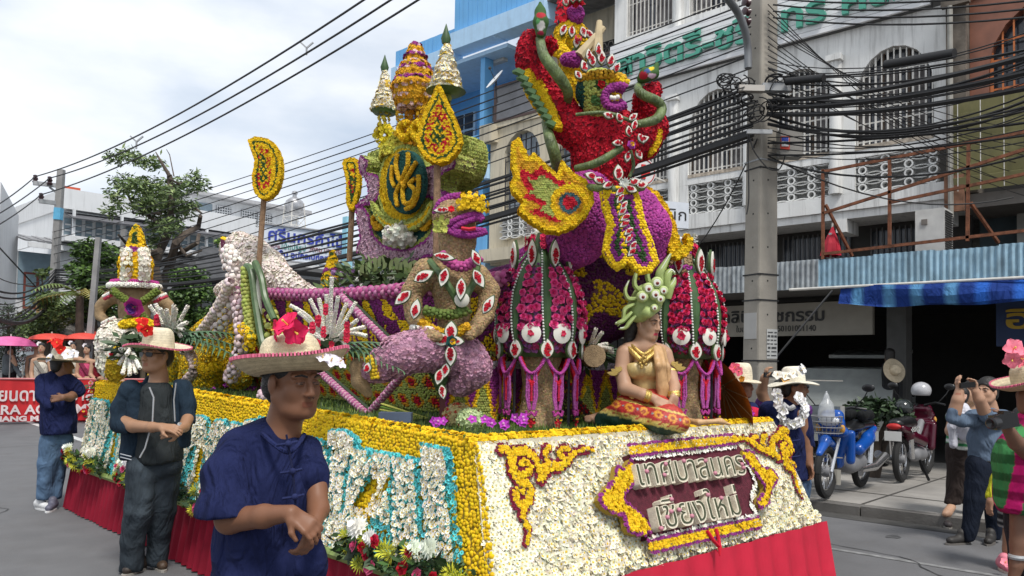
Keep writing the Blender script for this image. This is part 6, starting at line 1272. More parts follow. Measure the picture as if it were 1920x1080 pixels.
# ---- leaf shaped standards on poles
POLE=mat('seed_pole',(.27,.17,.1),.95,bump=.8,bscale=150,var=.3,vscale=30)
def standard(name,label,out,inner,heart,p0,p1,a,redc):
 t=thing(name,label,'standard',at_a(*p1,a),'leaf shaped flower standards on poles');d=dep(at_a(*np.mean(out,0),a));I=np.array(inner);H=np.array(heart)
 def cf(q,ed):C=np.tile(np.array(YEL),(len(q),1));C[inside(q,I)]=np.where((rng.random((inside(q,I).sum(),1))<redc),np.array(REDF),np.array(YEL)*.95);C[inside(q,H)]=np.where((np.sin(q[inside(q,H)][:,:1]*.55)*np.sin(q[inside(q,H)][:,1:]*.4)>.2),np.array(YEL),np.array(DGR)*1.3);C[(ed>.03)&(ed<.045)]=np.array(DGR)*1.2;return C
 plate('leaf',t,out,d,.1,.0142,'pom',.0125,cf,YELB,2);part('pole',MB().tube([at_d(*p0,d+.06),at_d(*p1,d+.06)],.026,8),POLE,t,True)
standard('leaf_standard','pointed yellow and red leaf standard in front of the shield',[(822,158),(836,185),(855,225),(866,262),(852,290),(824,306),(795,292),(782,262),(792,220),(810,182)],[(822,185),(842,230),(850,265),(824,292),(796,275),(800,235)],[(820,215),(836,255),(822,275),(806,262)],(820,300),(818,490),.95,.45)
standard('leaf_standard','curled yellow crescent standard on the tall brown pole at left',[(466,263),(490,258),(512,268),(525,295),(526,330),(515,360),(495,373),(478,360),(473,330),(478,300)],[(480,272),(505,275),(510,310),(505,350),(492,362),(480,345),(486,310)],[(488,285),(500,300),(502,335),(488,345)],(495,370),(485,500),.75,.4)
standard('leaf_standard','narrow yellow leaf standard at the left edge of the shield',[(643,305),(655,297),(670,300),(674,330),(672,360),(660,394),(650,380),(650,340)],[(655,310),(666,315),(664,360),(658,380),(654,345)],[(657,325),(664,335),(661,355)],(660,390),(655,490),1.25,.35)
# second rear headdress figure beyond the hull
tier(thing('flower_headdress','yellow pointed flower headdress rising behind the hull rail','headdress',at_a(622,548,1.4)),'crown',622,[(550,18),(525,19),(512,16),(500,12),(485,8),(470,3)],1.4,lambda P,N,h:np.where(((h>36)&(h<46))[:,None],np.array(PUR),np.where((np.abs(np.sin(h*.3))<.3)[:,None],np.array(DGR),np.array(YEL))),sz=.02)
# bouquet of white and lilac flowers behind the rail
wbq=thing('white_bouquet','white and lilac flower bed with looped leaves behind the hull rail','flowers',at_a(720,545,1.0));pts=[(at_a(x,y,1.1),.16)for x,y in((640,540),(680,515),(720,520),(760,515),(700,545),(750,545),(790,530))]
V,F,C=leaves(pts,700,.12,[lin('#3a4f28'),lin('#5b7040')],-.4,.35);part('leaves',(V,F,C),LEAF,wbq,kind='stuff')
for k in range(50):x,y=rng.uniform(625,800),rng.uniform(505,545);l_=x<665 or k%9==0;part('bloom',scatter([at_a(x,y,1.0+.1*rng.random())],[-fw+ZZ*.5],'mum',.03 if not l_ else.026,(.42,.24,.5)if l_ else(.78,.78,.68),tilt=.4),FLOWER,wbq)
for x,y in((695,500),(712,495),(735,500),(752,505),(680,510),(770,505)):part('leaf_loop',MB((.16,.2,.06)).sheet([[at_a(x+6*math.cos(t)+8*u,y+14*math.sin(t)-4*u,.98)for u in(0,1)]for t in np.linspace(2.6,7.2,10)]),LEAF,wbq)
# ---- the two flower cones
SEED=mat('pale_seed',(.36,.25,.14),.95,bump=1,bscale=150,var=.3,vscale=35)
def cone(px,sc,base,label):
 d=dep(base);u=d/1500*sc;t=thing('flower_cone',label,'flower cone',base,'rose covered offering cones');B=base
 def at(x,y):return B+r0*x*u+ZZ*(800-y)*u
 mb=MB().lathe(B,[(45*u,0),(42*u,12*u),(33*u,45*u),(31*u,80*u),(34*u,110*u),(42*u,130*u)],20);p=part('pedestal',mb,SEED,t,True);V,T=mb.arrays();P,N=sample(V,T,.013);part('seed_cover',scatter(P,N,'seed',.0085,(.38,.26,.14),cj=.3),FLOWER,p,kind='stuff')
 prof=[(60,130),(74,150),(80,180),(80,215),(74,250),(60,280),(42,305),(20,330),(8,365)];cm_=MB().lathe(B,[(r*u*.93,h*u)for r,h in prof],24);part('core',cm_,CUC,t,True);V,T=cm_.arrays();P,N=sample(V,T,.021);k_=(N@fw<.3)&(P[:,2]-B[2]<300*u)&(P[:,2]-B[2]>140*u);part('lilac_cover',scatter(P[k_],N[k_],'pom',.0155,np.where(rng.random((k_.sum(),1))<.5,np.array((.36,.12,.36)),np.array((.45,.05,.16)if px<1100 else(.36,.02,.07)))),FLOWER,t,kind='stuff')
 R=lambda h:np.interp(h,[p_[1]for p_ in prof],[p_[0]for p_ in prof])
 fa0=math.atan2(*(-fh)[:2][::-1]);
 dirv=lambda g:V3(math.cos(fa0+g),math.sin(fa0+g),0)
 for g in(-1.35,-.62,.1,.8,1.45,2.3,3.1,3.9):
  leafp=MB(np.array(DGR)*1.3);hs=np.linspace(135,335,14);budv=[B+dirv(g)*(R(h)+3)*u+ZZ*h*u for h in hs];sdv=np.cross(dirv(g),ZZ)
  leafp.sheet([[b_-sdv*9*u*math.sin(math.pi*(i+1)/16),b_+dirv(g)*.012,b_+sdv*9*u*math.sin(math.pi*(i+1)/16)]for i,b_ in enumerate(budv)]);rb=part('leaf_rib',leafp,LEAF,t)
  dots=MB((.8,.8,.76))
  for h in np.arange(140,330,5.5):c=B+dirv(g)*(R(h)+3)*u+ZZ*h*u;dots.ball(c+sdv*8*u*math.sin(math.pi*(h-130)/215)+dirv(g)*.006,.0075,5,4)
  part('pearl_row',dots,PAINT,rb)
  tp_=B+dirv(g)*R(330)*u*1.3+ZZ*335*u;V,T,C=scatter(*(lambda q:(q,np.tile(V3(0,0,.3)+dirv(g),(len(q),1))))(np.array([tp_+ZZ*k*.017+dirv(g)*.01 for k in range(5)])),'pom',.026,(.62,.03,.1));part('red_tassel',(V,T,C),FLOWER,t,kind='stuff');V,T,C=scatter(*(lambda q:(q,np.tile(V3(0,0,1),(len(q),1))))(np.array([tp_+ZZ*(.09+k*.02)for k in range(4)])),'pom',.02,(.8,.8,.76));part('white_tassel',(V,T,C),FLOWER,t,kind='stuff')
  leaf_plate(t,B+dirv(g+.3)*R(290)*u*1.02+ZZ*292*u,55*u,22*u,0,X=np.cross(ZZ,dirv(g+.3)),Y=ZZ)
 k=0
 for g0,g1 in((-1.28,-.7),(-.52,.0),(.2,.7),(.9,1.4),(1.6,2.2),(-2.2,-1.5)):
  for h in np.arange(185,298,15):
   nn=3 if h<270 else 2
   for j in range(nn):
    g=g0+(g1-g0)*(j+.5+.3*((k%2)-.5))/nn;k+=1
    v,tt,cc=scatter([B+dirv(g)*(R(h)+2)*u+ZZ*(h+rng.uniform(-3,3))*u],[dirv(g)+V3(0,0,.35)],'rose',.031*sc,(.75,.09,.27)if px<1100 else(.62,.03,.12),ccol=(.62,.03,.17)if px<1100 else(.5,.012,.05),tilt=.2);part('rose',(v,tt,cc),FLOWER,t)
 for g in(-.97,-.22,.45,1.15,1.9,2.7,3.5,-1.7):
  c=B+dirv(g)*(R(170)+5)*u+ZZ*172*u;n_=dirv(g);X=np.cross(ZZ,n_);rg=part('petal_ring',MB((.74,.72,.64)).lathe(c,[(.062*sc,0),(.064*sc,.006),(.03,.016),(.0,.016)],18,n_),PAINT,t,True);part('ring_heart',scatter([c+n_*.016],[n_],'pom',.03*sc,(.55,.03,.08)),FLOWER,rg)
  leaf_plate(t,B+dirv(g+.35)*(R(140)+6)*u+ZZ*125*u,40*u,30*u,90,X=np.cross(ZZ,dirv(g+.35)),Y=ZZ)
  q=lambda gg,h,r_:B+dirv(gg)*r_*u+ZZ*h*u
  budrope(t,spline([q(g-.36,135,74),q(g-.2,112,76),q(g,100,77),q(g+.2,112,76),q(g+.36,135,74)],5),.007,(.4,.06,.28),'swag',sz=.0078,ring=4,sp=.01);budrope(t,[q(g-.3,128,72),q(g,78,74),q(g+.3,128,72)],.007,REDF,'swag',sz=.0078,ring=4,sp=.01)
  for o,c_ in((-.11,(.4,.1,.32)),(-.06,(.45,.08,.33)),(.06,(.45,.08,.33)),(.11,(.4,.1,.32)),(0,(.5,.02,.06))):budrope(t,[q(g+o,100,74),q(g+o*1.2,60,73),q(g+o*.6,35,73)]if o else[q(g,78,75),q(g,50,75)],.0048,c_,'fringe',sz=.0062,ring=4,sp=.0085)
  for sg_ in(-1,1):budrope(t,[q(g,30,73),q(g+sg_*.09,24,74),q(g+sg_*.14,34,74)],.006,(.4,.05,.25),'fringe',sz=.0065,ring=4,sp=.009)
  v,tt,cc=scatter(np.array([q(g+x,6+y,73)for x,y in((0,0),(-.05,7),(.05,7),(0,10))]),np.tile(dirv(g),(4,1)),'pom',.018,(.52,.012,.03));part('heart_pendant',(v,tt,cc),FLOWER,t,kind='stuff');v,tt,cc=scatter(np.array([q(g+x,18,73)for x in(-.07,.07)]),np.tile(dirv(g),(2,1)),'rose',.016,(.01,.05,.07));part('blue_pendant',(v,tt,cc),FLOWER,t,kind='stuff')
 part('stand',MB().bar(q(-.9,0,60),q(-.9,130,60),.012).bar(q(1.1,0,60),q(1.1,130,60),.012).bar(q(2.6,0,60),q(2.6,130,60),.012),mat('black_bar'),t)
c1=at_z(1010,800,DK(.4));cone(1010,1.,c1,'front offering cone with pink roses on a pale seed pedestal');c2=at_d(1278,690,5.75);c2=V3(c2[0],c2[1],DK(.6));cone(1278,.94,c2,'far offering cone with deep red roses behind the seated dancer')
# ---- carved melons and orchids on the turf
def melon(c,r,col,red,label):
 t=thing('carved_melon',label,'melon',c);mb=MB(col);mb.ball(c+ZZ*r[2]*.9,r,22,14);p=part('rind',mb,PAINT,t,True);V,T=mb.arrays();P,N=sample(V,T,.016);v=scatter(P,N,'petal',.013,np.where((rng.random((len(P),1))<red),np.array((.5,.06,.04)),np.array(col)*1.25),tilt=.4);part('carving',v,FLOWER,p,kind='stuff')
def orchids(c,n,label,w_=.3):
 t=thing('orchid_garland',label,'orchids',c);
 for k in range(n):
  p=c+r0*rng.uniform(-w_,w_)+fh*rng.uniform(-.05,.05)+ZZ*rng.uniform(.03,.1);a=rng.uniform(0,6.283);n_=nrm(-fh+ZZ*rng.uniform(.2,.9)+r0*rng.uniform(-.5,.5));X=nrm(np.cross(n_,ZZ));Y=np.cross(n_,X);mb=MB()
  for i in range(5):A_=a+6.283*i/5;L_=.032;e=p+(math.cos(A_)*X+math.sin(A_)*Y)*L_+n_*.01;sd_=(-math.sin(A_)*X+math.cos(A_)*Y)*.015;mb.add([p,(p+e)/2+sd_+n_*.008,e,(p+e)/2-sd_+n_*.008],[(0,1,2,3)],col=np.array((.42,.05,.42))*rng.uniform(.8,1.3))
  mb.ball(p+n_*.008,.009,6,4,col=(.6,.3,.5));part('orchid',mb,FLOWER,t)
g0=at_z(858,802,DK(.5));melon(g0,(.1,.09,.08),(.5,.42,.2),.18,'large carved melon at the left of the front fruit group');melon(at_z(906,795,DK(.6)),(.085,.08,.075),(.5,.3,.16),.4,'reddish carved melon at the right of the front fruit group');melon(at_z(882,806,DK(.4)),(.09,.08,.07),(.42,.5,.26),.02,'pale green carved melon in the middle of the front fruit group');orchids(at_z(895,812,DK(.4)),16,'purple orchids laid round the front carved melons')
g1=at_z(455,740,DK(3));melon(g1,(.13,.11,.1),(.42,.47,.24),.04,'pale green carved melon on the turf near the stern');melon(g1+r0*.22+fh*.15,(.16,.14,.13),(.45,.26,.13),.35,'brown carved melon on the turf near the stern');orchids(g1-fh*.12+r0*.02,14,'purple orchids beside the stern melons')
g2=at_z(1345,783,DK(.6));melon(g2-r0*.04,(.1,.09,.09),(.4,.33,.14),.1,'dark carved melon under the far offering cone');melon(g2+r0*.12,(.09,.08,.08),(.3,.34,.1),.02,'olive green melon right of the far offering cone');orchids(g2-fh*.1+r0*.12,12,'purple orchids at the right end of the deck',.15)
# striped leaf fans, foam block
mb=MB()
for i in range(7):A_=at_z(800,792,DK(.8));B_=A_-r0*.32+fh*(.03*i-.1)+ZZ*(.01+.018*i);mb.bar(A_+ZZ*.03,B_,.035,.006,col=lin('#5c7a30')if i%2 else lin('#b9b85a'))
solo('leaf_fan',mb,LEAF,'fan of green and yellow striped leaves left of the front melons','leaves');fo=at_d(742,782,5.0);solo('foam_block',MB().box(fo,(.2,.1,.06),X=r0,Y=fh),mat('blue_foam',(.25,.3,.42),.8),'pale blue foam block lying on the turf','block')
solo('green_mat',MB().box(at_z(1090,768,DK(.9)),(.8,.35,.14),X=r0,Y=fh),mat('teal_fabric',(.12,.3,.25),.8,var=.1,weave=.4),'pale teal cloth covered block behind the front cone','block')
# ---- spiky arrangements of threaded flower sticks
def spikes(px,py,d,sticks,label,reds,fern=True):
 c=at_d(px,py,d);t=thing('stick_arrangement',label,'flower arrangement',c,'arrangements of threaded white flower sticks')
 for x,y,bend in sticks:
  e=at_d(x,y,d-.15+.1*math.sin(x));mid=(c+e)/2+ZZ*bend;budrope(t,spline([c,mid,e],6),.0085*d/5,(.78,.75,.66),'flower_stick',sz=.0085*d/5,ring=4,sp=.012*d/5)
 for x,y in reds:part('red_bud',scatter(np.array([at_d(x,y+k,d-.2)for k in(-6,0,6)]),np.tile(-fw,(3,1)),'pom',.022*d/5,(.6,.03,.07)),FLOWER,t,kind='stuff')
 V,F,C=leaves([(c,.12*d/5)],150,.1*d/5,[lin('#2c4220')],.0,.3);part('leaf_base',(V,F,C),LEAF,t,kind='stuff')
 if fern:
  for k in range(fern):mb=MB();frond(mb,c,nrm(r0*(1 if k%2 else.8)+ZZ*(.25-.12*k)-fh*.1*k),.5*d/5,14,.3,.3,lin('#4c6a4a'));part('fern',mb,LEAF,t)
spikes(618,652,4.75,[(543,572,.05),(560,585,.02),(581,560,.02),(598,560,.0),(612,552,0),(622,520,0),(634,555,0),(650,568,0),(668,565,0),(670,600,.01),(685,613,.03),(688,630,.05),(545,612,.04),(552,630,.04),(600,672,0),(612,678,0),(625,676,0),(640,672,.02),(655,655,.04)],'burst of white flower sticks with red buds behind the straw hat',((611,580),(597,602),(586,614),(607,622),(651,615),(650,632),(595,648),(622,650)),3)
spikes(322,632,7.2,[(280,572,0),(292,570,0),(300,578,0),(312,580,0),(326,572,0),(330,580,0),(352,574,0),(350,605,.03),(345,618,.04),(340,632,.05)],'burst of white flower sticks beside the rear statue',((294,600),),3)
spikes(245,652,7.0,[(215,670,0),(222,685,0),(230,700,0),(243,704,0),(255,700,0),(262,690,0),(226,655,0),(238,664,0)],'spray of white flower sticks pointing down at the float rear',(),0)
spikes(1100,665,5.6,[(1130,622,0),(1140,645,.02),(1148,655,.03),(1118,615,0),(1150,662,.04)],'small burst of white flower sticks between the cones',(),2)
dr=at_d(1112,668,5.4);solo('log_roll',MB().tube([dr-fh*.1,dr+fh*.15],.075,14),SEED,'round cut log end beside the dancer','log',smooth=True)
# ================= people =================
SKIN=mat('skin',attr=True,rough=.5,var=.06,vscale=12,spec=.35)
HAIR=mat('black_hair',(.012,.01,.009),.45,bump=.6,bscale=150,var=.3,vscale=60)
STRAW=mat('woven_straw',attr=True,rough=.8,var=.16,vscale=30,bump=.6,bscale=140)
BLKP=mat('black_plastic',(.012,.012,.013),.3)
TAN=(.19,.085,.046);TAN2=(.36,.2,.12);FAIR=(.43,.255,.165)
def fdir(ang,pitch=0):a=math.radians(ang);p=math.radians(pitch);return nrm((-fh*math.cos(a)+r0*math.sin(a))*math.cos(p)+ZZ*math.sin(p))
class Head:
 def __init__(s,c,f,sc=1.,roll=0):s.c=np.asarray(c);s.f=nrm(f);s.r=nrm(np.cross(s.f,ZZ));s.u=np.cross(s.r,s.f);s.r,s.u=s.r*math.cos(roll)+s.u*math.sin(roll),s.u*math.cos(roll)-s.r*math.sin(roll);s.s=sc
 def p(s,x,y,z):return s.c+s.s*(x*s.r+y*s.f+z*s.u)
 def loc(s,V):d=(V-s.c)/s.s;return d@s.r,d@s.f,d@s.u
 def sdf(s,fine=True,fem=False):
  q=SDF(.014*s.s);k=s.s;E=lambda c,r,kk=.014,sub=False:q.ell(s.p(*c),np.array(r)*k,X=s.r,Y=s.f,k=kk*k,sub=sub);C=lambda a,b,ra,rb=None,kk=.012:q.cap(s.p(*a),s.p(*b),ra*k,(ra if rb is None else rb)*k,k=kk*k)
  E((0,-.02,.045),(.075,.095,.08));E((0,.022,-.04),(.062,.066,.078),.03);C((-.022,.055,-.095),(.022,.055,-.095),.024,kk=.03);E((0,.066,-.1),(.018,.016,.014))
  for x in(-1,1):E((x*.042,.05,-.03),(.022,.024,.03),.02);C((x*.058,.0,-.055),(x*.045,.03,-.088),.022,.02,.03)
  if fine:
   C((0,.084,.012),(0,.102,-.034),.0085,.0125);
   for x in(-1,1):
    E((x*.012,.092,-.038),(.009,.011,.008),.006);C((x*.015,.084,.022),(x*.05,.066,.02),.009,.008,.012);E((x*.031,.094,-.001),(.019,.014,.011),.012,True);E((x*.031,.0755,-.002),(.016,.013,.011),.004)
   C((-.019,.079,-.064),(.019,.079,-.064),.0065,kk=.005);C((-.015,.079,-.0745),(.015,.079,-.0745),.0075,kk=.005);E((0,.088,-.052),(.012,.006,.006),.008);E((0,.095,-.0692),(.024,.008,.002),.003,True)
  else:C((0,.084,.012),(0,.1,-.036),.009,.014);C((-.018,.078,-.068),(.018,.078,-.068),.01)
  for x in(-1,1):E((x*.077,-.008,-.012),(.01,.019,.032),.008);
  C((0,-.02,-.07),(0,-.035,-.17),.05 if not fem else.042,.055 if not fem else.045,.03);return q
 def colour(s,base,lip=None):
  base=np.array(base)
  def f(V):
   x,y,z=s.loc(V);C=np.tile(base,(len(V),1));m_=(np.abs(x)<.021)&(y>.077)&(z<-.0605)&(z>-.0795);C[m_]=base*[.85,.62,.6]if lip is None else lip;return C
  return f
 def extras(s,par,brow=True,fine=True,glasses=False):
  for x in(-1,1):
   if not glasses:
    mb=MB((.6,.57,.53));mb.ball(s.p(x*.031,.081,-.0025),np.array((.0118,.0075,.0042))*s.s,12,8,X=s.r,Y=s.f);v=np.concatenate(mb.v);lx=s.loc(v)[0];mb.c=[np.where((np.abs(lx-x*.031)<.0078)[:,None],np.array((.02,.012,.008)),np.array((.3,.26,.23)))];part('eye',mb,PAINT,par,True)
    part('eyelid',MB((.04,.02,.015)).tube([s.p(x*.031+t,.0855-abs(t)*.35,.0035-abs(t+x*.003)*.22)for t in(-.015,-.008,0,.008,.015)],.0021*s.s,5),PAINT,par,True)
   part('eyebrow',MB((.012,.01,.009)).tube([s.p(x*.014,.0925,.02),s.p(x*.032,.087,.0255),s.p(x*.052,.07,.019)],np.array((.0035,.0042,.002))*s.s,6),HAIR,par,True)
  if fine:part('nostrils',MB((.03,.012,.01)).ball(s.p(-.008,.1,-.0455),.0033*s.s,6,4).ball(s.p(.008,.1,-.0455),.0033*s.s,6,4),PAINT,par,True)
  if glasses:
   for x in(-1,1):part('lens',MB().prism([(-.026,.012),(.024,.014),(.026,-.008),(.012,-.018),(-.014,-.018),(-.027,-.006)],s.p(x*.034,.094-.004,-.002),s.s*(s.r*.97-s.f*.24*x),s.u,.006),BLKP,par)
   mb=MB()
   for x in(-1,1):mb.tube([s.p(x*.06,.086,.006),s.p(x*.083,.03,.004),s.p(x*.083,-.01,.0)],.003*s.s,5)
   part('temple',mb.tube([s.p(-.01,.1,.004),s.p(.01,.1,.004)],.003*s.s,5),BLKP,par)
 def hair(s,par,h=.006,long=None,bun=False,thick=1.):
  q=SDF(.02*s.s);k=s.s;q.ell(s.p(0,-.026,.052),np.array((.084,.1,.086))*k*thick,X=s.r,Y=s.f);q.ell(s.p(0,-.06,-.02),np.array((.076,.055,.07))*k,X=s.r,Y=s.f)
  if long:
   for x in(-.05,0,.05):q.cap(s.p(x,-.08,.0),s.p(x*1.2,-.09,-long),.05*k,.035*k)
  if bun:q.ell(s.p(0,-.1,.09),np.array((.05,.05,.045))*k)
  q.ell(s.p(0,.085,-.045),np.array((.075,.1,.1))*k,X=s.r,Y=s.f,k=.008*k,sub=True)
  for x in(-1,1):q.ell(s.p(x*.09,.02,-.05),np.array((.03,.04,.05))*k,X=s.r,Y=s.f,k=.006*k,sub=True)
  blob('hair',q,h,HAIR,par,noise=.0015,nf=90)
def hand(q,w_,D,N,s=1.,curl=.5,spread=.12,thumb=.6,left=False):
 """palm, four fingers and a thumb; fingers bend towards N"""
 D=nrm(D);N=nrm(np.asarray(N)-(np.asarray(N)@D)*D);S=np.cross(D,N)*(-1 if left else 1);w_=np.asarray(w_,float);k=.006*s
 for i,(o,L_)in enumerate(zip((-.03,-.01,.01,.028),(.066,.075,.07,.055))):
  kn=w_+s*(D*.082+S*o-N*.004*abs(i-1.5));q.cap(w_+s*S*o*.55,kn,.0145*s,.0125*s,k=.012*s);d=nrm(D+S*spread*(o/.03));p=kn;r=.0098
  for j in range(3):a=curl*(j+.6);dd=nrm(d*math.cos(a)+N*math.sin(a));e=p+dd*L_*s*(.45,.31,.24)[j];q.cap(p,e,r*s,(r-.0009)*s,k=k if j else.008*s);p=e;r-=.0009
 b=w_+s*(D*.02-S*.026);m_=b+s*.042*nrm(D*.65-S*.6+N*thumb*.5);q.cap(w_+s*D*.01-s*S*.012,b,.016*s,.015*s,k=.012*s);q.cap(b,m_,.0135*s,.011*s,k=.008*s);q.cap(m_,m_+s*.03*nrm(D*.9-S*.15+N*thumb*.6),.0105*s,.0085*s,k=k)
def fleshes(par,items,col,name='body'):
 """one skin mesh out of fine and coarse pieces"""
 V=[];Q=[];C=[];n=0
 for sd_,h in items:
  v,q=sd_.mesh(h if h<.0062 else h*1.25);c=col(v)if callable(col)else np.tile(np.asarray(col,float),(len(v),1));V.append(v);Q.append(q+n);C.append(c);n+=len(v)
 return part(name,(np.concatenate(V),np.concatenate(Q),np.concatenate(C)),SKIN,par,True)
def cloth(par,name,items,d,h,col,ma=None,k=.022,noise=.003,nf=14,cuts=None,flat=None):
 """garment of one or more chains (px, py, depth offset, radius px); each item may carry its own cutting planes"""
 V=[];Q=[];n=0
 for it in items:
  q=SDF(k)
  for ch in it['c']:spec(q,ch,d,it.get('flat'))
  for p,nn in it.get('cut',()):q.cut(at_d(p[0],p[1],d+(p[2]if len(p)>2 else 0)),nn)
  v,f=q.mesh(h if d<5 else h*1.25,noise,nf);V.append(v);Q.append(f+n);n+=len(v)
 V=np.concatenate(V);C=col(V)if callable(col)else np.tile(np.asarray(col,float),(len(V),1))
 return part(name,(V,np.concatenate(Q),C),ma or CLOTH,par,True)
def pv(dx,dy,dz=0):return nrm(r0*dx-ZZ*dy+fh*dz)
def straw_hat(label,c,up,R,crown_r,crown_h,rise,col=(.66,.6,.46),group=None,edge=(.55,.12,.2),fwd_droop=0,side=0,flowers=(),under=None):
 t=thing('straw_hat',label,'hat',c,group);up=nrm(up);X=nrm(r0-(r0@up)*up);Y=np.cross(up,X);n=40;c=np.asarray(c)
 def at(r,th,z):return c+X*r*math.cos(th)+Y*r*math.sin(th)+up*z
 def zb(u,th):return rise*(u**2)+fwd_droop*math.sin(th)*u**2+side*math.cos(2*th)*u**2+.006*math.sin(3*th+1)*u
 rows=[];cols=[]
 ths=[6.2832*i/n for i in range(n)]
 for u in np.linspace(0,1,12):rows.append([at(crown_r+(R-crown_r)*u,th,zb(u,th))for th in ths]);cols.append(np.array(col)*(1.08 if len(rows)%2 else.86))
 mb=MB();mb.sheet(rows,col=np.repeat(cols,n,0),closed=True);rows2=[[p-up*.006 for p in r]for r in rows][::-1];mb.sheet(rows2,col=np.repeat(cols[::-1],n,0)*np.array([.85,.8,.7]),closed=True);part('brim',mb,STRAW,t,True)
 mb=MB();prof=[(1,-.012),(1.0,.25),(.97,.5),(.9,.75),(.74,.93),(.45,1.0),(.0,1.0)];rows=[];cols=[]
 pp=spline([(a*crown_r,b*crown_h)for a,b in prof],4)
 for i,(r_,z)in enumerate(pp):rows.append([at(max(r_,.001),th,z)for th in ths]);cols.append(np.array(col)*1.12*(1.05 if i%2 else.9))
 mb.sheet(rows,col=np.repeat(cols,n,0),closed=True);part('crown',mb,STRAW,t,True)
 if edge is not None:
  m_=110;mb=MB()
  for i in range(m_):th=6.2832*i/m_;th2=6.2832*(i+.55)/m_;mb.bar(at(R+.001,th,zb(1,th)-.003),at(R+.001,th2,zb(1,th2)-.003),.009,.012,up,col=np.array(edge)if i%2 else np.array(edge)*1.5)
  part('stitched_edge',mb,PAINT,t)
 for f in flowers:blossom(t,*f)
 return t
def blossom(par,c,n_,R,col,petals=5,name='flower',heart=(.75,.5,.1)):
 n_=nrm(n_);X=nrm(np.cross(n_,V3(.2,.3,.9)));Y=np.cross(n_,X);mb=MB()
 for i in range(petals):
  A_=6.283*i/petals+rng.uniform(-.15,.15);dd=math.cos(A_)*X+math.sin(A_)*Y;sd_=np.cross(n_,dd);g=[]
  for u in np.linspace(.05,1,6):
   w_=.52*R*math.sin(math.pi*min(.93,u*.82+.12));g.append([c+dd*R*u+sd_*w_*v+n_*R*(.45*u-.28*u*u*u+.1*abs(v)+.06*math.sin(9*u+5*v+i))for v in(-1,-.5,0,.5,1)])
  mb.sheet(g,col=np.array(col)*rng.uniform(.85,1.12))
 mb.tube([c,c+n_*R*.55],R*.06,6,col=heart);mb.ball(c+n_*R*.55,R*.1,6,4,col=heart);return part(name,mb,FLOWER,par,True)
NAVY=(.014,.019,.066);JEAN=(.05,.085,.14);DJEAN=(.035,.045,.055)
DEN=mat('denim',attr=True,rough=.9,var=.28,vscale=7,weave=.25,bscale=80,spec=.15,wrinkle=.38);LINEN=mat('navy_linen',attr=True,rough=.92,var=.14,vscale=8,weave=.25,bscale=90,spec=.12,wrinkle=.75)
SHOE=mat('shoe_leather',attr=True,rough=.6,var=.2,vscale=20)
def shoe(par,px,py,d,ang,L_,col,sole=(.3,.28,.25),name='shoe'):
 p=at_d(px,py,d);p[2]=max(0,p[2])if p[2]>.09 else 0;p[2]=.11 if p[0]>XK else 0;f=fdir(ang);q=SDF(.03);q.cap(p-f*L_*.32+ZZ*.05,p+f*L_*.3+ZZ*.038,.04,.036,flat=(ZZ,.9));q.cap(p-f*L_*.3+ZZ*.06,p-f*L_*.15+ZZ*.1,.042,.04);q.cut(p+ZZ*.012,-ZZ);v,t=q.mesh(.012);o=part(name,(v,t,np.tile(np.array(col),(len(v),1))),SHOE,par,True)
 part('sole',MB(sole).prism([(L_*.5*math.cos(a)*1.0,.042*math.sin(a))for a in np.linspace(0,6.283,15)[:-1]],p,f,nrm(np.cross(ZZ,f)),.016),PAINT,o);return o
# ---- man in navy shirt, nearest
d=2.88;h1_=thing('person','man in navy blue collarless shirt and big straw hat, nearest the camera','person',at_d(500,1400,d)*V3(1,1,0))
H=Head(at_d(551,714,d),fdir(50,-4),1.09);hs=H.sdf();hs.chain([(at_d(535,775,d),.054),(at_d(520,830,d),.06),(at_d(515,870,d+.02),.1)],k=.03)
fa_=SDF(.02);spec(fa_,[(420,930,-.1,25),(430,975,-.14,25),(495,968,-.22,21),(545,962,-.27,15.5)],d);hand(fa_,at_d(545,962,d-.27),pv(.8,.55,-.05),pv(.1,.9,.6),.92,.5,.1)
fb_=SDF(.02);spec(fb_,[(592,900,-.0,21),(597,955,-.08,19),(588,985,-.19,14.5)],d);hand(fb_,at_d(588,984,d-.2),pv(-.35,.9,-.1),pv(-.9,.2,.3),.88,.6,.06,left=True)
fleshes(h1_,[(hs,.0048),(fa_,.0056),(fb_,.0056)],H.colour(TAN));H.extras(h1_);H.hair(h1_,.006)
def navy(V):return np.tile(np.array(NAVY),(len(V),1))
cloth(h1_,'shirt',[dict(c=[[(512,850,.02,58),(506,920,.02,76),(500,1000,.02,82),(498,1090,.02,86),(498,1150,.02,88)],[(452,838,-.02,38),(515,830,.03,46),(568,840,.06,34)],[(455,920,.0,46),(455,1100,0,58)],[(556,900,.0,38),(545,1080,0,52)]],cut=[((540,800,0),pv(.75,-.65)),((500,1160,0),pv(0,1))]),dict(c=[[(448,842,-.03,40),(428,895,-.09,44),(424,960,-.14,50),(428,1000,-.14,50)]],cut=[((428,966,-.14),pv(.06,1))]),dict(c=[[(570,848,.05,33),(584,890,.0,31),(586,960,0,28)]],cut=[((592,928,0),pv(0,1))]),dict(c=[[(560,1000,0,36),(575,1060,-.02,38),(570,1090,0,30)]])],d,.0095,navy,LINEN,k=.035,noise=.0045,nf=17)
mb=MB(np.array(NAVY)*1.25)
for x,y in((541,832),(549,884),(553,932)):mb.tube([at_d(x-22,y+3,d-.185),at_d(x,y,d-.2),at_d(x+16,y-4,d-.17)],.006,6);mb.ball(at_d(x,y,d-.2),.012,8,5)
part('cloth_buttons',mb,CLOTH,h1_,True);part('placket',MB(np.array(NAVY)*.7).tube([at_d(537,815,d-.17),at_d(548,880,d-.198),at_d(554,940,d-.195),at_d(556,1010,d-.19)],.004,5),CLOTH,h1_,True)
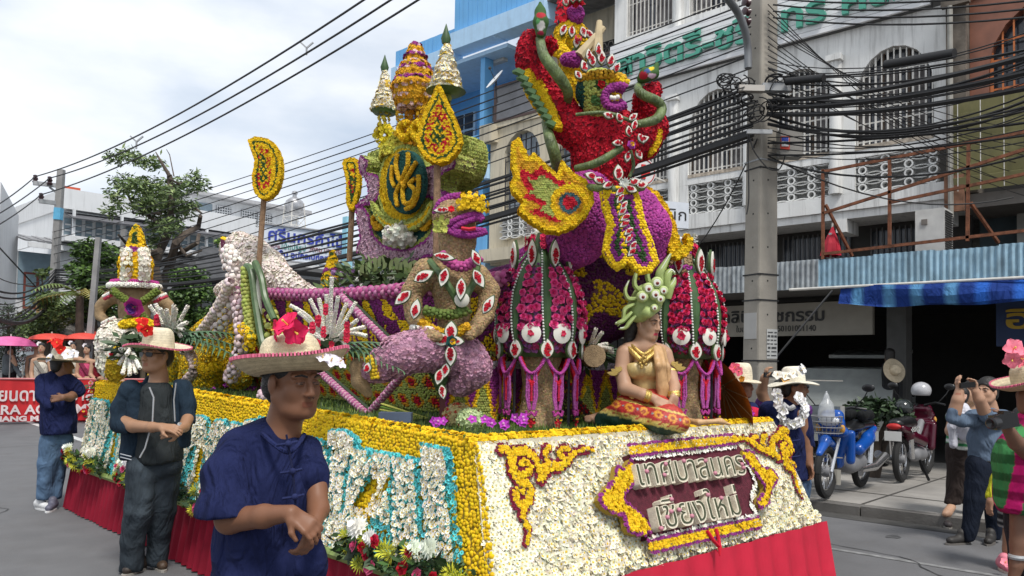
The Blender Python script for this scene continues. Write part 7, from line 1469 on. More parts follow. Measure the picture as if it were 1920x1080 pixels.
part('collar_band',MB(np.array(NAVY)*1.2).tube(spline([at_d(x,y,d+o)for x,y,o in((476,802,.06),(490,812,-.06),(514,833,-.13),(540,848,-.165),(560,832,-.1),(570,815,.0))],4),.0085,7),LINEN,h1_,True)
cloth(h1_,'trousers',[dict(c=[[(460,1130,0,70),(450,1280,0,50),(445,1440,0,36)],[(535,1130,0,70),(545,1280,0,50),(545,1440,0,36)]])],d,.02,JEAN,DEN)
shoe(h1_,448,1455,d,40,.27,(.05,.04,.03));shoe(h1_,550,1455,d,40,.27,(.05,.04,.03))
up=nrm(ZZ+fdir(52)*-.10+r0*-.04);straw_hat('wide straw hat with pink stitched rim and hot pink blossom, nearest the camera',H.p(0,-.015,.028),up,.205,.112,.135,.058,fwd_droop=.0,side=.012,col=(.62,.53,.36),flowers=((at_d(540,610,d-.12),pv(-.5,-.6,-.7),.052,(.75,.02,.1)),(at_d(552,622,d-.1),pv(.6,.3,-.8),.048,(.72,.025,.11)),(at_d(522,618,d-.08),pv(-.9,.1,-.4),.042,(.7,.02,.1)),(at_d(620,678,d-.1),pv(.4,-.6,-.6),.032,(.75,.7,.75)),(at_d(634,681,d-.06),pv(.7,-.6,-.3),.03,(.72,.66,.74)),(at_d(605,672,d-.12),pv(.2,-.7,-.6),.026,(.78,.74,.78))))
# ---- man in the dark denim jacket
d=5.7;h2=thing('person','man in dark denim jacket and sunglasses with clasped hands','person',at_z(262,1068,0))
H=Head(at_d(293,664,d),fdir(-24,0),1.08);hs=H.sdf();hs.chain([(at_d(297,700,d),.052),(at_d(295,725,d),.06),(at_d(293,745,d+.03),.09)],k=.03)
fa_=SDF(.015);spec(fa_,[(232,790,-.08,12),(250,799,-.16,12),(285,801,-.26,9.5),(302,801,-.29,8)],d);hand(fa_,at_d(302,800,d-.29),pv(.9,.15,-.1),pv(.2,.8,.5),1.,.3,.1)
fb_=SDF(.015);spec(fb_,[(352,785,-.05,11),(345,800,-.15,10),(336,806,-.25,8)],d);hand(fb_,at_d(338,808,d-.27),pv(-.9,.1,-.15),pv(0,.3,1),1.,.5,.08,left=True)
fleshes(h2,[(hs,.006),(fa_,.006),(fb_,.006)],H.colour((.33,.18,.105)));H.extras(h2,glasses=True,fine=False);H.hair(h2,.008)
JK=(.012,.022,.035);
cloth(h2,'shirt',[dict(c=[[(295,740,.0,30),(298,790,.0,37),(300,850,.0,40),(302,872,0,40)]],cut=[((300,868),pv(.1,1))])],d,.014,(.025,.03,.032),k=.03)
cloth(h2,'jacket',[dict(c=[[(252,735,0,20),(258,790,.0,28),(256,850,.02,28),(256,868,.02,27)],[(290,722,.07,22),(290,790,.09,34),(290,850,.09,34)]],cut=[((256,862),pv(.05,1)),((288,760,-.0),pv(.95,-.25,-.35))]),dict(c=[[(336,728,.03,18),(334,790,.04,24),(332,835,.05,23)]],cut=[((330,842),pv(.1,1)),((322,790,0),pv(-.95,0,-.3))]),dict(c=[[(246,730,-.01,20),(228,765,-.03,18),(224,795,-.07,16),(246,801,-.14,14)]],cut=[((244,800,-.14),pv(1,.1))]),dict(c=[[(344,728,.03,17),(352,760,.0,15),(352,788,-.03,14)]],cut=[((352,790,0),pv(-.2,1))])],d,.011,lambda V:np.where((np.sin(V[:,2:3]*9)>2),0,np.array(JK)*1.2),DEN,k=.03,noise=.003)
part('zip',MB((.35,.36,.38)).tube([at_d(x,y,d-.25)for x,y in((280,726),(288,745),(286,790),(272,840),(262,858))],.006,5),PAINT,h2,True);part('zip',MB((.3,.31,.33)).tube([at_d(x,y,d-.2)for x,y in((330,718),(326,750),(328,790))],.005,5),PAINT,h2,True)
cuf=MB((.4,.42,.45));
for k in(0,6):cuf.tube([at_d(226,851+k,d-.1),at_d(238,854+k,d-.22),at_d(246,856+k,d-.25)],.004,5)
part('hem_stripe',cuf,PAINT,h2,True);part('watch',MB((.4,.41,.42)).lathe(at_d(340,800,d-.22),[(.034,-.008),(.036,0),(.034,.008)],12,pv(-.7,.5)),GALV,h2)
cloth(h2,'jeans',[dict(c=[[(270,882,-.05,31),(260,955,-.08,26),(250,1010,-.05,22),(246,1064,-.02,21)],[(308,884,.03,30),(306,955,.05,24),(297,1010,.1,20),(294,1058,.13,20)],[(268,872,0,29),(312,872,0,28)]],cut=[((262,1069),pv(0,1))])],d,.013,lambda V:np.array(DJEAN)*(1+.5*np.exp(-((pxy(V)[:,0:1]-268)/14)**2)*(pxy(V)[:,1:2]<985)),DEN,k=.015,noise=.005,nf=19)
shoe(h2,252,1072,d,-10,.27,(.03,.02,.015));shoe(h2,300,1068,d+.12,35,.28,(.06,.035,.02))
straw_hat('straw hat with red blossom on the man in sunglasses',H.p(0,-.012,.042),nrm(ZZ+r0*.05-fh*.02),.225,.108,.145,.018,fwd_droop=.012,side=-.015,col=(.64,.57,.42),flowers=((at_d(270,612,d-.1),pv(-.3,-.4,-.8),.055,(.6,.015,.012)),(at_d(266,603,d-.05),pv(.1,-.9,-.5),.045,(.6,.015,.012)),(at_d(276,620,d-.12),pv(.4,.1,-.8),.045,(.55,.015,.012))))
# ---- man with his back turned
d=8.1;h3=thing('person','man seen from behind in navy shirt and blue jeans with folded arms','person',at_z(90,945,0))
H=Head(at_d(118,683,d),fdir(130,0),1.0);hs=H.sdf(False);hs.chain([(at_d(113,700,d),.052),(at_d(108,715,d),.07)],k=.03);fa_=SDF(.015);spec(fa_,[(146,735,.05,9),(130,745,-.12,8),(118,745,-.2,6)],d);hand(fa_,at_d(118,746,d-.21),pv(-.9,.1),pv(0,.2,1),.95,.3)
fleshes(h3,[(hs,.009),(fa_,.008)],(.2,.1,.06));H.hair(h3,.01)
cloth(h3,'shirt',[dict(c=[[(105,712,0,20),(108,745,0,29),(110,790,0,31),(110,820,0,31)],[(82,712,0,13),(126,712,0,13)]],cut=[((110,814),pv(.05,1))]),dict(c=[[(126,712,.0,14),(140,725,.0,14),(146,733,0,13)]]),dict(c=[[(80,714,-.02,13),(80,745,-.1,12),(92,760,-.16,10)]])],d,.015,navy,LINEN,noise=.004)
cloth(h3,'jeans',[dict(c=[[(96,824,-.03,20),(90,870,-.04,17),(80,935,-.04,12)],[(117,824,.05,20),(110,870,.06,15),(102,933,.04,12)]],cut=[((90,937),pv(0,1))])],d,.017,(.09,.15,.24),DEN,noise=.005,nf=16)
shoe(h3,82,943,d-.05,60,.28,(.6,.6,.6),(.6,.6,.6));shoe(h3,96,950,d-.1,15,.28,(.1,.1,.14),(.7,.7,.7))
straw_hat('straw hat with red blooms and white flowers on the man with folded arms',H.p(0,-.01,.042),nrm(ZZ+r0*.02),.22,.1,.14,.0,fwd_droop=-.015,col=(.6,.55,.43),edge=None,flowers=((at_d(108,645,d-.1),pv(.2,-.5,-.8),.06,(.65,.02,.015)),(at_d(98,640,d-.05),pv(-.4,-.8,-.4),.05,(.65,.02,.015)),(at_d(114,655,d-.12),pv(.5,.1,-.8),.05,(.6,.02,.015)),(at_d(128,665,d-.2),pv(.2,-.4,-.8),.06,(.75,.74,.78)),(at_d(138,664,d-.15),pv(.6,-.4,-.6),.05,(.75,.74,.78)),(at_d(94,672,d-.18),pv(-.4,-.4,-.8),.05,(.75,.74,.78))))
# ---- seated dancer
d=5.3;h4=thing('person','seated woman dancer in gold bodice and red skirt at the float front','person',at_z(1215,790,DK(.3)))
H=Head(at_d(1214,604,d),fdir(42,-10),.98);hs=H.sdf(fem=True);hs.chain([(at_d(1208,632,d),.042),(at_d(1204,650,d),.05),(at_d(1206,680,d+.03),.088),(at_d(1208,730,d+.03),.08)],k=.03);spec(hs,[(1178,658,-.02,16),(1206,652,0,16),(1240,660,.05,15)],d,k=.03)
fa_=SDF(.015);spec(fa_,[(1172,662,-.03,16.5),(1166,695,-.06,14),(1172,728,-.12,13),(1206,740,-.22,11),(1228,748,-.27,8)],d);hand(fa_,at_d(1228,748,d-.27),pv(.85,.5,-.1),pv(-.2,.5,.8),.95,.25,.1);fb_=SDF(.015);spec(fb_,[(1246,664,.05,15),(1256,695,.02,12.5),(1264,725,-.08,11),(1264,745,-.22,8)],d);hand(fb_,at_d(1264,745,d-.23),pv(-.35,.9,-.1),pv(-.5,.2,.8),.95,.3,.08,left=True)
ft_=SDF(.012);spec(ft_,[(1135,780,.05,12),(1115,786,.0,10),(1104,788,0,7)],d+.15);
for k in range(5):spec(ft_,[(1106,785+2*k-4,-.02*k,4),(1098,786+1.6*k-3,-.02*k,3 if k else 4)],d+.15,k=.006)
fleshes(h4,[(hs,.0055),(fa_,.006),(fb_,.006),(ft_,.007)],H.colour(FAIR,(.5,.04,.08)));H.extras(h4);H.hair(h4,.007,long=.16)
GOLD=mat('gold_metal',(.62,.43,.13),.35,metal=.75,bump=.4,bscale=200);GSILK=mat('gold_silk',(.5,.37,.15),.42,var=.12,vscale=20,weave=.5,bscale=20)
cloth(h4,'bodice',[dict(c=[[(1206,690,-.01,30),(1210,720,-.01,25),(1212,750,0,28)],[(1192,692,-.08,19),(1222,694,-.07,19)]],cut=[((1200,676),pv(-.25,-1))])],d,.009,(.5,.36,.14),GSILK,k=.02,noise=.0015,nf=40)
cloth(h4,'sash',[dict(c=[[(1228,652,-.07,6),(1234,685,-.17,7),(1238,725,-.14,6),(1240,775,-.16,6)],[(1236,652,-.05,6),(1244,685,-.14,7),(1246,725,-.12,6),(1250,775,-.14,6)],[(1243,655,-.03,5),(1252,690,-.06,6),(1254,730,-.06,6),(1258,772,-.1,5)]])],d,.009,(.5,.31,.15),mat('peach_silk',(.5,.3,.14),.5,var=.15,vscale=25,weave=.5,bscale=22),k=.02)
cloth(h4,'sash_tail',[dict(c=[[(1270,785,-.15,6),(1310,792,-.3,7),(1350,790,-.3,6),(1370,796,-.3,3)]])],d,.008,(.5,.4,.24),mat('peach_silk'),k=.02)
def skc(V):
 q=pxy(V);C=np.tile(np.array((.42,.03,.02)),(len(V),1));t=q[:,1]-(772+.25*(q[:,0]-1180));C[(t>-24)]=(.36,.02,.02);o=(np.hypot(((q[:,0]-1140)%27)-13.5,(t+8)*1.1)<8.5)&(t>-24)&(t<8);C[o]=(.6,.25,.03);o2_=(np.hypot(((q[:,0]-1140)%27)-13.5,(t+8)*1.1)<4)&(t>-24)&(t<8);C[o2_]=(.3,.05,.02);C[(np.abs(t+20)<2)|(np.abs(t-7)<2)]=(.55,.4,.1);o3=(np.hypot((q[:,0]-1140)%27,(t+8)*1.2)<3)&(t>-24)&(t<8);C[o3]=(.1,.35,.35);C[(t>10)&(t<15)]=(.6,.5,.14);C[t>15]=(.01,.045,.03);return C
cloth(h4,'skirt',[dict(c=[[(1212,752,.0,32),(1175,775,-.08,30),(1130,786,.0,15)],[(1220,760,-.05,34),(1255,785,-.3,24),(1280,795,-.36,14)],[(1190,778,-.2,24),(1240,792,-.35,18),(1272,800,-.38,12)],[(1215,760,.1,34),(1150,785,.1,22)]])],d,.01,skc,mat('red_brocade',attr=True,rough=.5,var=.25,vscale=60,bump=.6,bscale=90),k=.05,noise=.006,nf=26)
part('collar',MB((.6,.45,.15)).tube(spline([at_d(x,y,d+o)for x,y,o in((1176,650,-.04),(1188,662,-.1),(1204,676,-.14),(1218,668,-.13),(1234,655,-.06))],4),.018,8).tube(spline([at_d(x,y,d+o)for x,y,o in((1180,644,-.02),(1192,654,-.09),(1206,664,-.12),(1218,657,-.11),(1230,648,-.04))],4),.012,8),GOLD,h4,True)
pd=MB();
for i in range(9):pd.ball(at_d(1206+6*math.sin(i*2.3),668+2.6*i,d-.165),.011,6,4)
part('pendant',pd,GOLD,h4,True);bt=MB()
for i in range(26):bt.ball(at_d(1182+2.4*i,744+.2*i+2*math.sin(i*1.1),d-.155-.03*math.sin(i/8)),.009,6,4)
for i in range(10):bt.ball(at_d(1214+3*math.sin(i),748+5*i,d-.2),.008,6,4)
part('belt',bt,GOLD,h4,True)
for x,y,o,dx in((1212,742,-.24,.9),(1216,744,-.25,.9),(1264,736,-.18,.1),(1264,741,-.2,.1)):part('bracelet',MB().lathe(at_d(x,y,d+o),[(.037,-.012),(.042,0),(.037,.012)],14,pv(dx,.25 if dx>.5 else 1)),GOLD,h4,True)
for x,y,o,sg_ in((1168,704,-.07,-1),(1257,694,.02,1)):
 part('armband',MB().lathe(at_d(x,y,d+o),[(.05,-.012),(.056,0),(.05,.012)],14,ZZ),GOLD,h4,True)
 for k in range(4):leaf_=MB().prism(drop(6,.07-.012*k,.016),at_d(x+sg_*(10-2*k),y-2-2*k,d+o-.05),*((lambda A:(np.cross(A,-fw)*-1,A))(nrm(r0*sg_*(1-.25*k)+ZZ*(.15+.25*k)))),.008);part('wing_leaf',leaf_,GOLD,h4)
# headdress of carved green leaves
hd_=thing('headdress','tall green carved leaf headdress worn by the seated dancer','headdress',H.p(0,-.02,.08));WOOD=mat('carved_green',(.36,.45,.16),.6,var=.2,vscale=20)
for pts in(((1185,585),(1170,600),(1158,606),(1153,608)),((1190,570),(1172,580),(1168,598),(1158,612)),((1195,560),(1178,560),(1172,545),(1180,525)),((1205,550),(1190,535),(1192,515),(1198,505)),((1222,540),(1214,520),(1218,505),(1228,495)),((1238,538),(1236,515),(1246,495),(1258,475)),((1248,545),(1250,520),(1258,508),(1266,515)),((1252,560),(1256,540),(1262,530),(1266,520)),((1192,592),(1180,605),(1172,615),(1160,617))):
 P_=spline([at_d(x,y,d-.1)for x,y in pts],4);m_=len(P_);part('flame_leaf',MB().tube(P_,[.029*math.sin(math.pi*(.25+.72*i/(m_-1)))+.003 for i in range(m_)],7,sq=.5),WOOD,hd_,True);part('leaf_inlay',MB((.7,.74,.6)).tube([p-fw*.012+ZZ*.006 for p in P_[2:-1]],.005,5),PAINT,hd_,True)
hb_=SDF(.03);spec(hb_,[(1200,580,-.02,26),(1215,560,-.02,28),(1228,545,0,18)],d);spec(hb_,[(1195,592,-.06,10),(1215,586,-.12,9),(1232,578,-.1,7)],d);blob('frame',hb_,.009,WOOD,hd_)
for x,y,r_ in((1205,556,11),(1216,541,11),(1232,530,11),(1229,552,11),(1244,545,9),(1238,560,9),(1227,577,7)):
 rn=part('eye_disc',MB((.5,.6,.25)).lathe(at_d(x,y,d-.16),[(r_*d/1500,-.02),(r_*d/1500,.0),(r_*.75*d/1500,.012),(.0,.014)],14,-fw),PAINT,hd_,True);part('white_ring',MB((.75,.76,.66)).lathe(at_d(x,y,d-.174),[(r_*.62*d/1500,0),(r_*.55*d/1500,.006),(0,.007)],14,-fw),PAINT,rn);part('dark_centre',MB((.2,.03,.02)).lathe(at_d(x+1,y+1,d-.182),[(r_*.28*d/1500,0),(.0,.006)],10,-fw),PAINT,rn)
# ---- man with the white garland
d=6.5;h5=thing('person','man in navy shirt with white flower garland beside the float corner','person',at_d(1490,1040,d)*V3(1,1,0))
H=Head(at_d(1490,727,d),fdir(68,2),.98);hs=H.sdf();hs.chain([(at_d(1484,750,d),.05),(at_d(1478,770,d),.06)],k=.03);fa_=SDF(.015);spec(fa_,[(1500,780,-.05,13),(1512,840,-.05,11),(1516,870,-.08,9)],d);hand(fa_,at_d(1516,868,d-.08),pv(.1,1,-.1),pv(-.8,.1,-.3),1.,.5)
fleshes(h5,[(hs,.0065),(fa_,.007)],H.colour((.24,.115,.065)));H.extras(h5,fine=False);H.hair(h5,.009)
cloth(h5,'shirt',[dict(c=[[(1468,775,0,28),(1470,830,0,38),(1475,890,0,38),(1478,900,0,37)],[(1440,768,-.02,17),(1500,768,.02,16)]],cut=[((1478,898),pv(0,1)),((1486,752),pv(.5,-1))]),dict(c=[[(1500,772,.0,18),(1508,810,-.02,17),(1512,845,-.03,16)]],cut=[((1510,838),pv(.1,1))]),dict(c=[[(1440,772,0,18),(1436,830,-.02,17),(1440,900,0,14)]])],d,.014,navy,LINEN,noise=.004,nf=16)
part('undershirt',MB((.6,.6,.6)).tube(spline([at_d(x,y,d-.12)for x,y in((1468,757),(1480,766),(1490,762))],4),.02,7),CLOTH,h5,True)
cloth(h5,'jeans',[dict(c=[[(1470,905,0,30),(1468,970,0,24),(1468,1030,0,18)],[(1492,905,0,28),(1492,970,0,22),(1492,1030,0,17)]])],d,.018,(.06,.1,.17),DEN);shoe(h5,1470,1040,d,40,.27,(.03,.03,.03));shoe(h5,1494,1040,d,50,.27,(.03,.03,.03))
gl=thing('flower_garland','white flower garland round the neck of the man beside the float','garland',at_d(1478,795,d-.2))
for x,y in spline([(1456,735),(1458,752),(1466,768),(1466,785),(1478,795),(1490,797),(1500,790),(1508,775),(1506,758),(1496,745)],3):blossom(gl,at_d(x+rng.uniform(-2,2),y+rng.uniform(-2,2),d-.2),-fw+rng.normal(0,.4,3),.042,(.8,.8,.8),heart=(.7,.65,.4))
mb=MB(np.array(NAVY)*1.3)
for y in(828,858,885):mb.tube([at_d(1478,y,d-.22),at_d(1500,y-3,d-.2)],.007,5)
part('cloth_buttons',mb,CLOTH,h5,True)
straw_hat('pale straw hat with white flowers on the garlanded man',H.p(0,-.01,.05),nrm(ZZ-r0*.05),.2,.095,.125,-.02,fwd_droop=0,side=-.01,col=(.72,.68,.56),edge=None,flowers=tuple((at_d(x,y,d-.22),pv(dx,-.5,-.8),.042,c_)for x,y,dx,c_ in((1458,704,-.3,(.8,.78,.7)),(1472,706,0,(.8,.78,.7)),(1486,702,.2,(.8,.78,.72)),(1500,696,.5,(.82,.82,.82)),(1504,692,.8,(.82,.82,.82)),(1470,710,.1,(.7,.4,.12)))))
# ---- man with the pink flowered hat behind the orange parasol
d=7.1;h6=thing('person','man behind the orange parasol wearing a pink flowered hat','person',at_d(1385,1020,d)*V3(1,1,0));H=Head(at_d(1392,722,d),fdir(50,0),.95);hs=H.sdf(False);hs.chain([(at_d(1385,745,d),.05),(at_d(1382,765,d),.06)],k=.03);fleshes(h6,[(hs,.008)],H.colour((.24,.12,.07)));H.extras(h6,fine=False);H.hair(h6,.01)
cloth(h6,'shirt',[dict(c=[[(1382,765,0,22),(1384,810,0,34),(1385,900,0,36)],[(1360,765,0,15),(1408,768,0,15)],[(1408,768,0,14),(1412,830,-.05,12)]])],d,.018,(.022,.03,.1),LINEN);cloth(h6,'trousers',[dict(c=[[(1375,900,0,26),(1375,1010,0,17)],[(1396,900,0,26),(1398,1010,0,17)]])],d,.02,(.03,.03,.04));part('neck_scarf',MB((.05,.25,.5)).tube(spline([at_d(x,y,d-.13)for x,y in((1372,755),(1385,764),(1398,756))],4),.03,7),CLOTH,h6,True)
straw_hat('cream hat with pink blossoms and orange band behind the parasol',H.p(0,-.01,.05),nrm(ZZ),.17,.095,.15,-.02,col=(.68,.6,.45),edge=None,flowers=((at_d(1378,690,d-.15),pv(-.3,-.3,-.9),.05,(.8,.12,.2)),(at_d(1370,697,d-.12),pv(-.7,0,-.6),.045,(.78,.12,.2)),(at_d(1384,696,d-.17),pv(.3,0,-.9),.045,(.8,.14,.22)),(at_d(1372,715,d-.15),pv(-.4,.2,-.8),.035,(.7,.3,.03)),(at_d(1390,710,d-.17),pv(.2,.2,-.9),.03,(.7,.28,.03))))
cpt=thing('person','child in a red cap half hidden behind the daisy front','person',at_d(1412,1000,6.9)*V3(1,1,0));Hc=Head(at_d(1412,790,6.9),fdir(20,0),.85);q_=Hc.sdf(False);q_.chain([(at_d(1412,812,6.9),.045),(at_d(1412,830,6.9),.06)]);fleshes(cpt,[(q_,.01)],FAIR);cloth(cpt,'shirt',[dict(c=[[(1412,825,0,24),(1412,900,0,26)],[(1405,900,0,14),(1403,1000,0,10)],[(1420,900,0,14),(1422,1000,0,10)]])],6.9,.02,(.05,.05,.06))
cq=SDF(.02);cq.ell(Hc.p(0,-.01,.06),(.085,.1,.075),X=Hc.r,Y=Hc.f);cq.cap(Hc.p(-.04,.1,.06),Hc.p(.04,.1,.06),.02,flat=(ZZ,.4));cq.cap(Hc.p(-.03,.14,.055),Hc.p(.03,.14,.055),.02,flat=(ZZ,.4));cq.cut(Hc.p(0,0,.03),-ZZ);cc_=cq.mesh(.009);solo('cap',(cc_[0],cc_[1],np.tile((.55,.02,.06),(len(cc_[0]),1))),CLOTH,'bright red baseball cap just above the daisy front edge','cap',smooth=True)
# arm with phone behind the garlanded man
d=7.6;h7=thing('person','person in purple lifting a phone behind the garlanded man','person',at_d(1455,1000,d)*V3(1,1,0));H=Head(at_d(1470,735,d),fdir(30,5),.95);q=H.sdf(False);q.chain([(at_d(1468,755,d),.05),(at_d(1465,775,d),.06)]);fa_=SDF(.015);spec(fa_,[(1440,775,-.05,12),(1428,735,-.12,10),(1434,708,-.2,8)],d);hand(fa_,at_d(1434,710,d-.2),pv(.2,-1,-.1),pv(1,0,0),.95,.7);fleshes(h7,[(q,.01),(fa_,.007)],TAN2);H.hair(h7,.011)
cloth(h7,'shirt',[dict(c=[[(1465,775,0,24),(1465,880,0,34)],[(1440,775,0,15),(1510,770,0,14)],[(1440,775,-.02,15),(1430,755,-.08,14)]])],d,.02,(.1,.03,.16));cloth(h7,'trousers',[dict(c=[[(1455,880,0,24),(1455,990,0,15)],[(1478,880,0,24),(1478,990,0,15)]])],d,.022,(.03,.03,.04))
solo('phone',MB().box(at_d(1446,703,d-.24),(.13,.012,.07),X=r0),BLKP,'black phone held up behind the garlanded man','phone')
# ---- photographer with the phone
d=7.2;h8=thing('person','young man in blue shirt and dark jeans photographing with a phone','person',at_z(1825,1022,0))
H=Head(at_d(1850,734,d),fdir(-58,6),.97);hs=H.sdf();hs.chain([(at_d(1858,758,d),.05),(at_d(1862,780,d),.062)],k=.03)
fa_=SDF(.015);spec(fa_,[(1790,772,-.2,12),(1796,750,-.22,10.5),(1799,733,-.22,8)],d);hand(fa_,at_d(1799,735,d-.22),pv(-.1,-1,.05),pv(.95,0,-.1),.98,.35,.1,left=True);spec(fa_,[(1845,770,-.2,12),(1836,748,-.24,10),(1830,735,-.24,8)],d);hand(fa_,at_d(1830,737,d-.24),pv(-.2,-1,.05),pv(-.95,.1,-.1),.98,.45,.1)
fleshes(h8,[(hs,.0065),(fa_,.006)],H.colour((.4,.23,.15)));H.extras(h8,fine=False);H.hair(h8,.008,thick=1.09)
SHB=(.1,.14,.2)
cloth(h8,'shirt',[dict(c=[[(1852,785,0,24),(1848,825,0,31),(1848,862,0,29)],[(1825,785,-.05,18),(1880,785,.05,18)]],cut=[((1848,864),pv(0,1))]),dict(c=[[(1828,788,-.08,15),(1804,789,-.16,12),(1786,783,-.2,11),(1788,772,-.21,11)]],cut=[((1789,764,-.21),pv(.2,-1))]),dict(c=[[(1880,786,.05,15),(1868,794,-.1,13),(1850,781,-.19,12),(1846,770,-.2,11)]],cut=[((1843,762,-.2),pv(-.4,-1))])],d,.0125,SHB,CLOTH,noise=.0045,nf=16)
part('belt',MB((.03,.02,.015)).lathe(at_d(1848,862,d),[(.13,-.02),(.142,0),(.13,.02)],20,ZZ),PAINT,h8,True);part('watch',MB((.01,.01,.012)).lathe(at_d(1838,752,d-.23),[(.042,-.015),(.046,0),(.042,.015)],12,pv(-.4,-1)),BLKP,h8,True)
cloth(h8,'jeans',[dict(c=[[(1836,872,-.02,24),(1828,935,-.06,19),(1815,1010,-.08,12)],[(1862,872,.04,24),(1864,940,.03,18),(1864,1012,.02,12)]],cut=[((1830,1013),pv(0,1))])],d,.014,(.01,.014,.025),DEN,noise=.004,nf=16)
shoe(h8,1796,1018,d-.08,-70,.3,(.025,.022,.02),(.12,.11,.1));shoe(h8,1856,1030,d-.05,-40,.28,(.025,.022,.02),(.12,.11,.1))
solo('phone',MB().box(at_d(1814,722,d-.26),(.13,.012,.07),X=nrm(r0+.1*ZZ)),BLKP,'dark phone held in both hands by the young photographer','phone')
# ---- woman with baby
d=8.0;h9=thing('person','woman in green striped shirt and brown trousers carrying a baby','person',at_z(1790,962,.11));H=Head(at_d(1822,735,d),fdir(-50,0),.95);q=H.sdf(False,True);q.chain([(at_d(1824,758,d),.045),(at_d(1822,780,d),.06)]);fa_=SDF(.015);spec(fa_,[(1790,780,-.05,11),(1784,808,-.1,11),(1815,800,-.2,9),(1830,797,-.2,7)],d);hand(fa_,at_d(1828,798,d-.2),pv(1,-.1),pv(0,0,1),.9,.3);ft9=SDF(.012);spec(ft9,[(1784,950,-.03,8),(1776,962,-.1,8),(1772,964,-.12,6)],d);fleshes(h9,[(q,.011),(fa_,.008),(ft9,.01)],FAIR);H.hair(h9,.011)
cloth(h9,'shirt',[dict(c=[[(1808,790,0,26),(1808,840,0,32)],[(1788,782,0,14),(1832,782,0,14)]],cut=[((1808,842),pv(0,1))])],d,.013,lambda V:np.where((np.sin(V[:,2:3]*95)>0),np.array((.03,.2,.07)),np.array((.6,.62,.58))),CLOTH);cloth(h9,'trousers',[dict(c=[[(1800,842,0,26),(1798,890,0,20),(1786,945,0,14)],[(1818,842,.05,24),(1820,890,.05,18),(1816,945,.05,13)]],cut=[((1800,946),pv(0,1))])],d,.016,(.035,.025,.022));shoe(h9,1776,966,d-.1,-20,.24,(.05,.04,.04));shoe(h9,1818,958,d+.05,-20,.24,(.05,.04,.04))
bb9=thing('person','baby in white clothes held by the woman in stripes','person',at_d(1800,800,d-.25));Hb=Head(at_d(1801,742,d-.25),fdir(-60,30),.72);q=Hb.sdf(False);q.chain([(at_d(1801,760,d-.25),.04),(at_d(1803,775,d-.25),.06)]);fleshes(bb9,[(q,.009)],(.5,.3,.22));Hb.hair(bb9,.01);cloth(bb9,'romper',[dict(c=[[(1803,768,0,15),(1806,790,0,20),(1812,812,0,16)],[(1795,775,-.03,9),(1785,800,0,8),(1788,835,.02,7)],[(1812,800,-.03,10),(1822,828,0,9)]])],d-.25,.012,(.62,.62,.68),CLOTH)
# ---- girl in yellow cardigan and person with plaid shawl at the right edge
d=6.2;ha=thing('person','girl in yellow cardigan, patterned skirt and pink shoes at the right edge','person',at_z(1890,1066,0));H=Head(at_d(1915,790,d),fdir(-120,0),.9);q=H.sdf(False,True);fa_=SDF(.015);spec(fa_,[(1880,880,-.05,10),(1862,925,-.08,9),(1857,940,-.1,7)],d);hand(fa_,at_d(1857,938,d-.1),pv(-.1,1),pv(.9,0,.2),.85,.4);lg=SDF(.015);spec(lg,[(1897,980,0,15),(1894,1030,0,13),(1890,1062,0,8)],d);spec(lg,[(1925,980,0,15),(1922,1060,0,9)],d);fleshes(ha,[(q,.011),(fa_,.008),(lg,.011)],(.3,.16,.1));H.hair(ha,.011,long=.2)
cloth(ha,'cardigan',[dict(c=[[(1905,860,0,26),(1908,930,0,32)],[(1890,860,-.02,16),(1872,900,-.05,14),(1860,930,-.08,12)]],cut=[((1905,942),pv(0,1))])],d,.014,(.42,.42,.02),CLOTH);cloth(ha,'skirt',[dict(c=[[(1908,935,0,30),(1908,985,0,33)]],cut=[((1908,990),pv(0,1))])],d,.012,lambda V:np.where((np.sin(V[:,2:3]*110)*np.sin((V@r0)[:,None]*110)>.2),np.array((.3,.3,.3)),np.array((.015,.015,.018))),CLOTH)
for x in(1886,1920):sp_=shoe(ha,x,1068,d-.05,-10,.2,(.65,.2,.26),(.5,.4,.35),'sandal');blossom(sp_.parent,at_d(x-2,1056,d-.2),-fw+ZZ,.04,(.7,.22,.28),name='shoe_bow')
d=4.6;hb9=thing('person','person in pink and green plaid shawl with a camera at the right edge','person',at_d(1930,1190,d)*V3(1,1,0));H=Head(at_d(1935,738,d),fdir(-50,0),1.);q=H.sdf(False);q.chain([(at_d(1940,775,d),.05),(at_d(1945,800,d),.06)]);fa_=SDF(.015);spec(fa_,[(1935,850,-.2,20),(1905,830,-.3,14),(1890,805,-.35,11)],d);hand(fa_,at_d(1892,808,d-.35),pv(-.4,-.9),pv(-.8,.2,.2),1.,.5);lg=SDF(.015);spec(lg,[(1915,930,-.05,20),(1912,1020,-.08,17),(1906,1060,-.1,12),(1900,1085,-.1,10)],d);fleshes(hb9,[(q,.011),(fa_,.008),(lg,.01)],(.16,.08,.05));H.hair(hb9,.011,long=.1)
def plaid(V):z=V[:,2];x=V@r0;a,b=(np.sin(z*62)>.1),(np.sin(x*62)>.1);C=np.tile(np.array((.6,.015,.16)),(len(V),1));C[b]=(.05,.22,.07);C[a]*=.45;return C
cloth(hb9,'plaid_shawl',[dict(c=[[(1945,800,0,40),(1920,860,-.08,52),(1925,930,-.05,56)]],cut=[((1920,958),pv(0,1))])],d,.009,plaid,CLOTH,noise=.005);cloth(hb9,'trousers',[dict(c=[[(1950,950,0,50),(1960,1100,0,36),(1960,1180,0,30)],[(1925,960,0,40),(1930,1100,0,30),(1930,1180,0,26)]])],d,.02,(.02,.02,.025));part('wrist_watch',MB((.4,.4,.42)).lathe(at_d(1908,1044,d-.1),[(.045,-.012),(.05,0),(.045,.012)],12,ZZ),GALV,hb9,True)
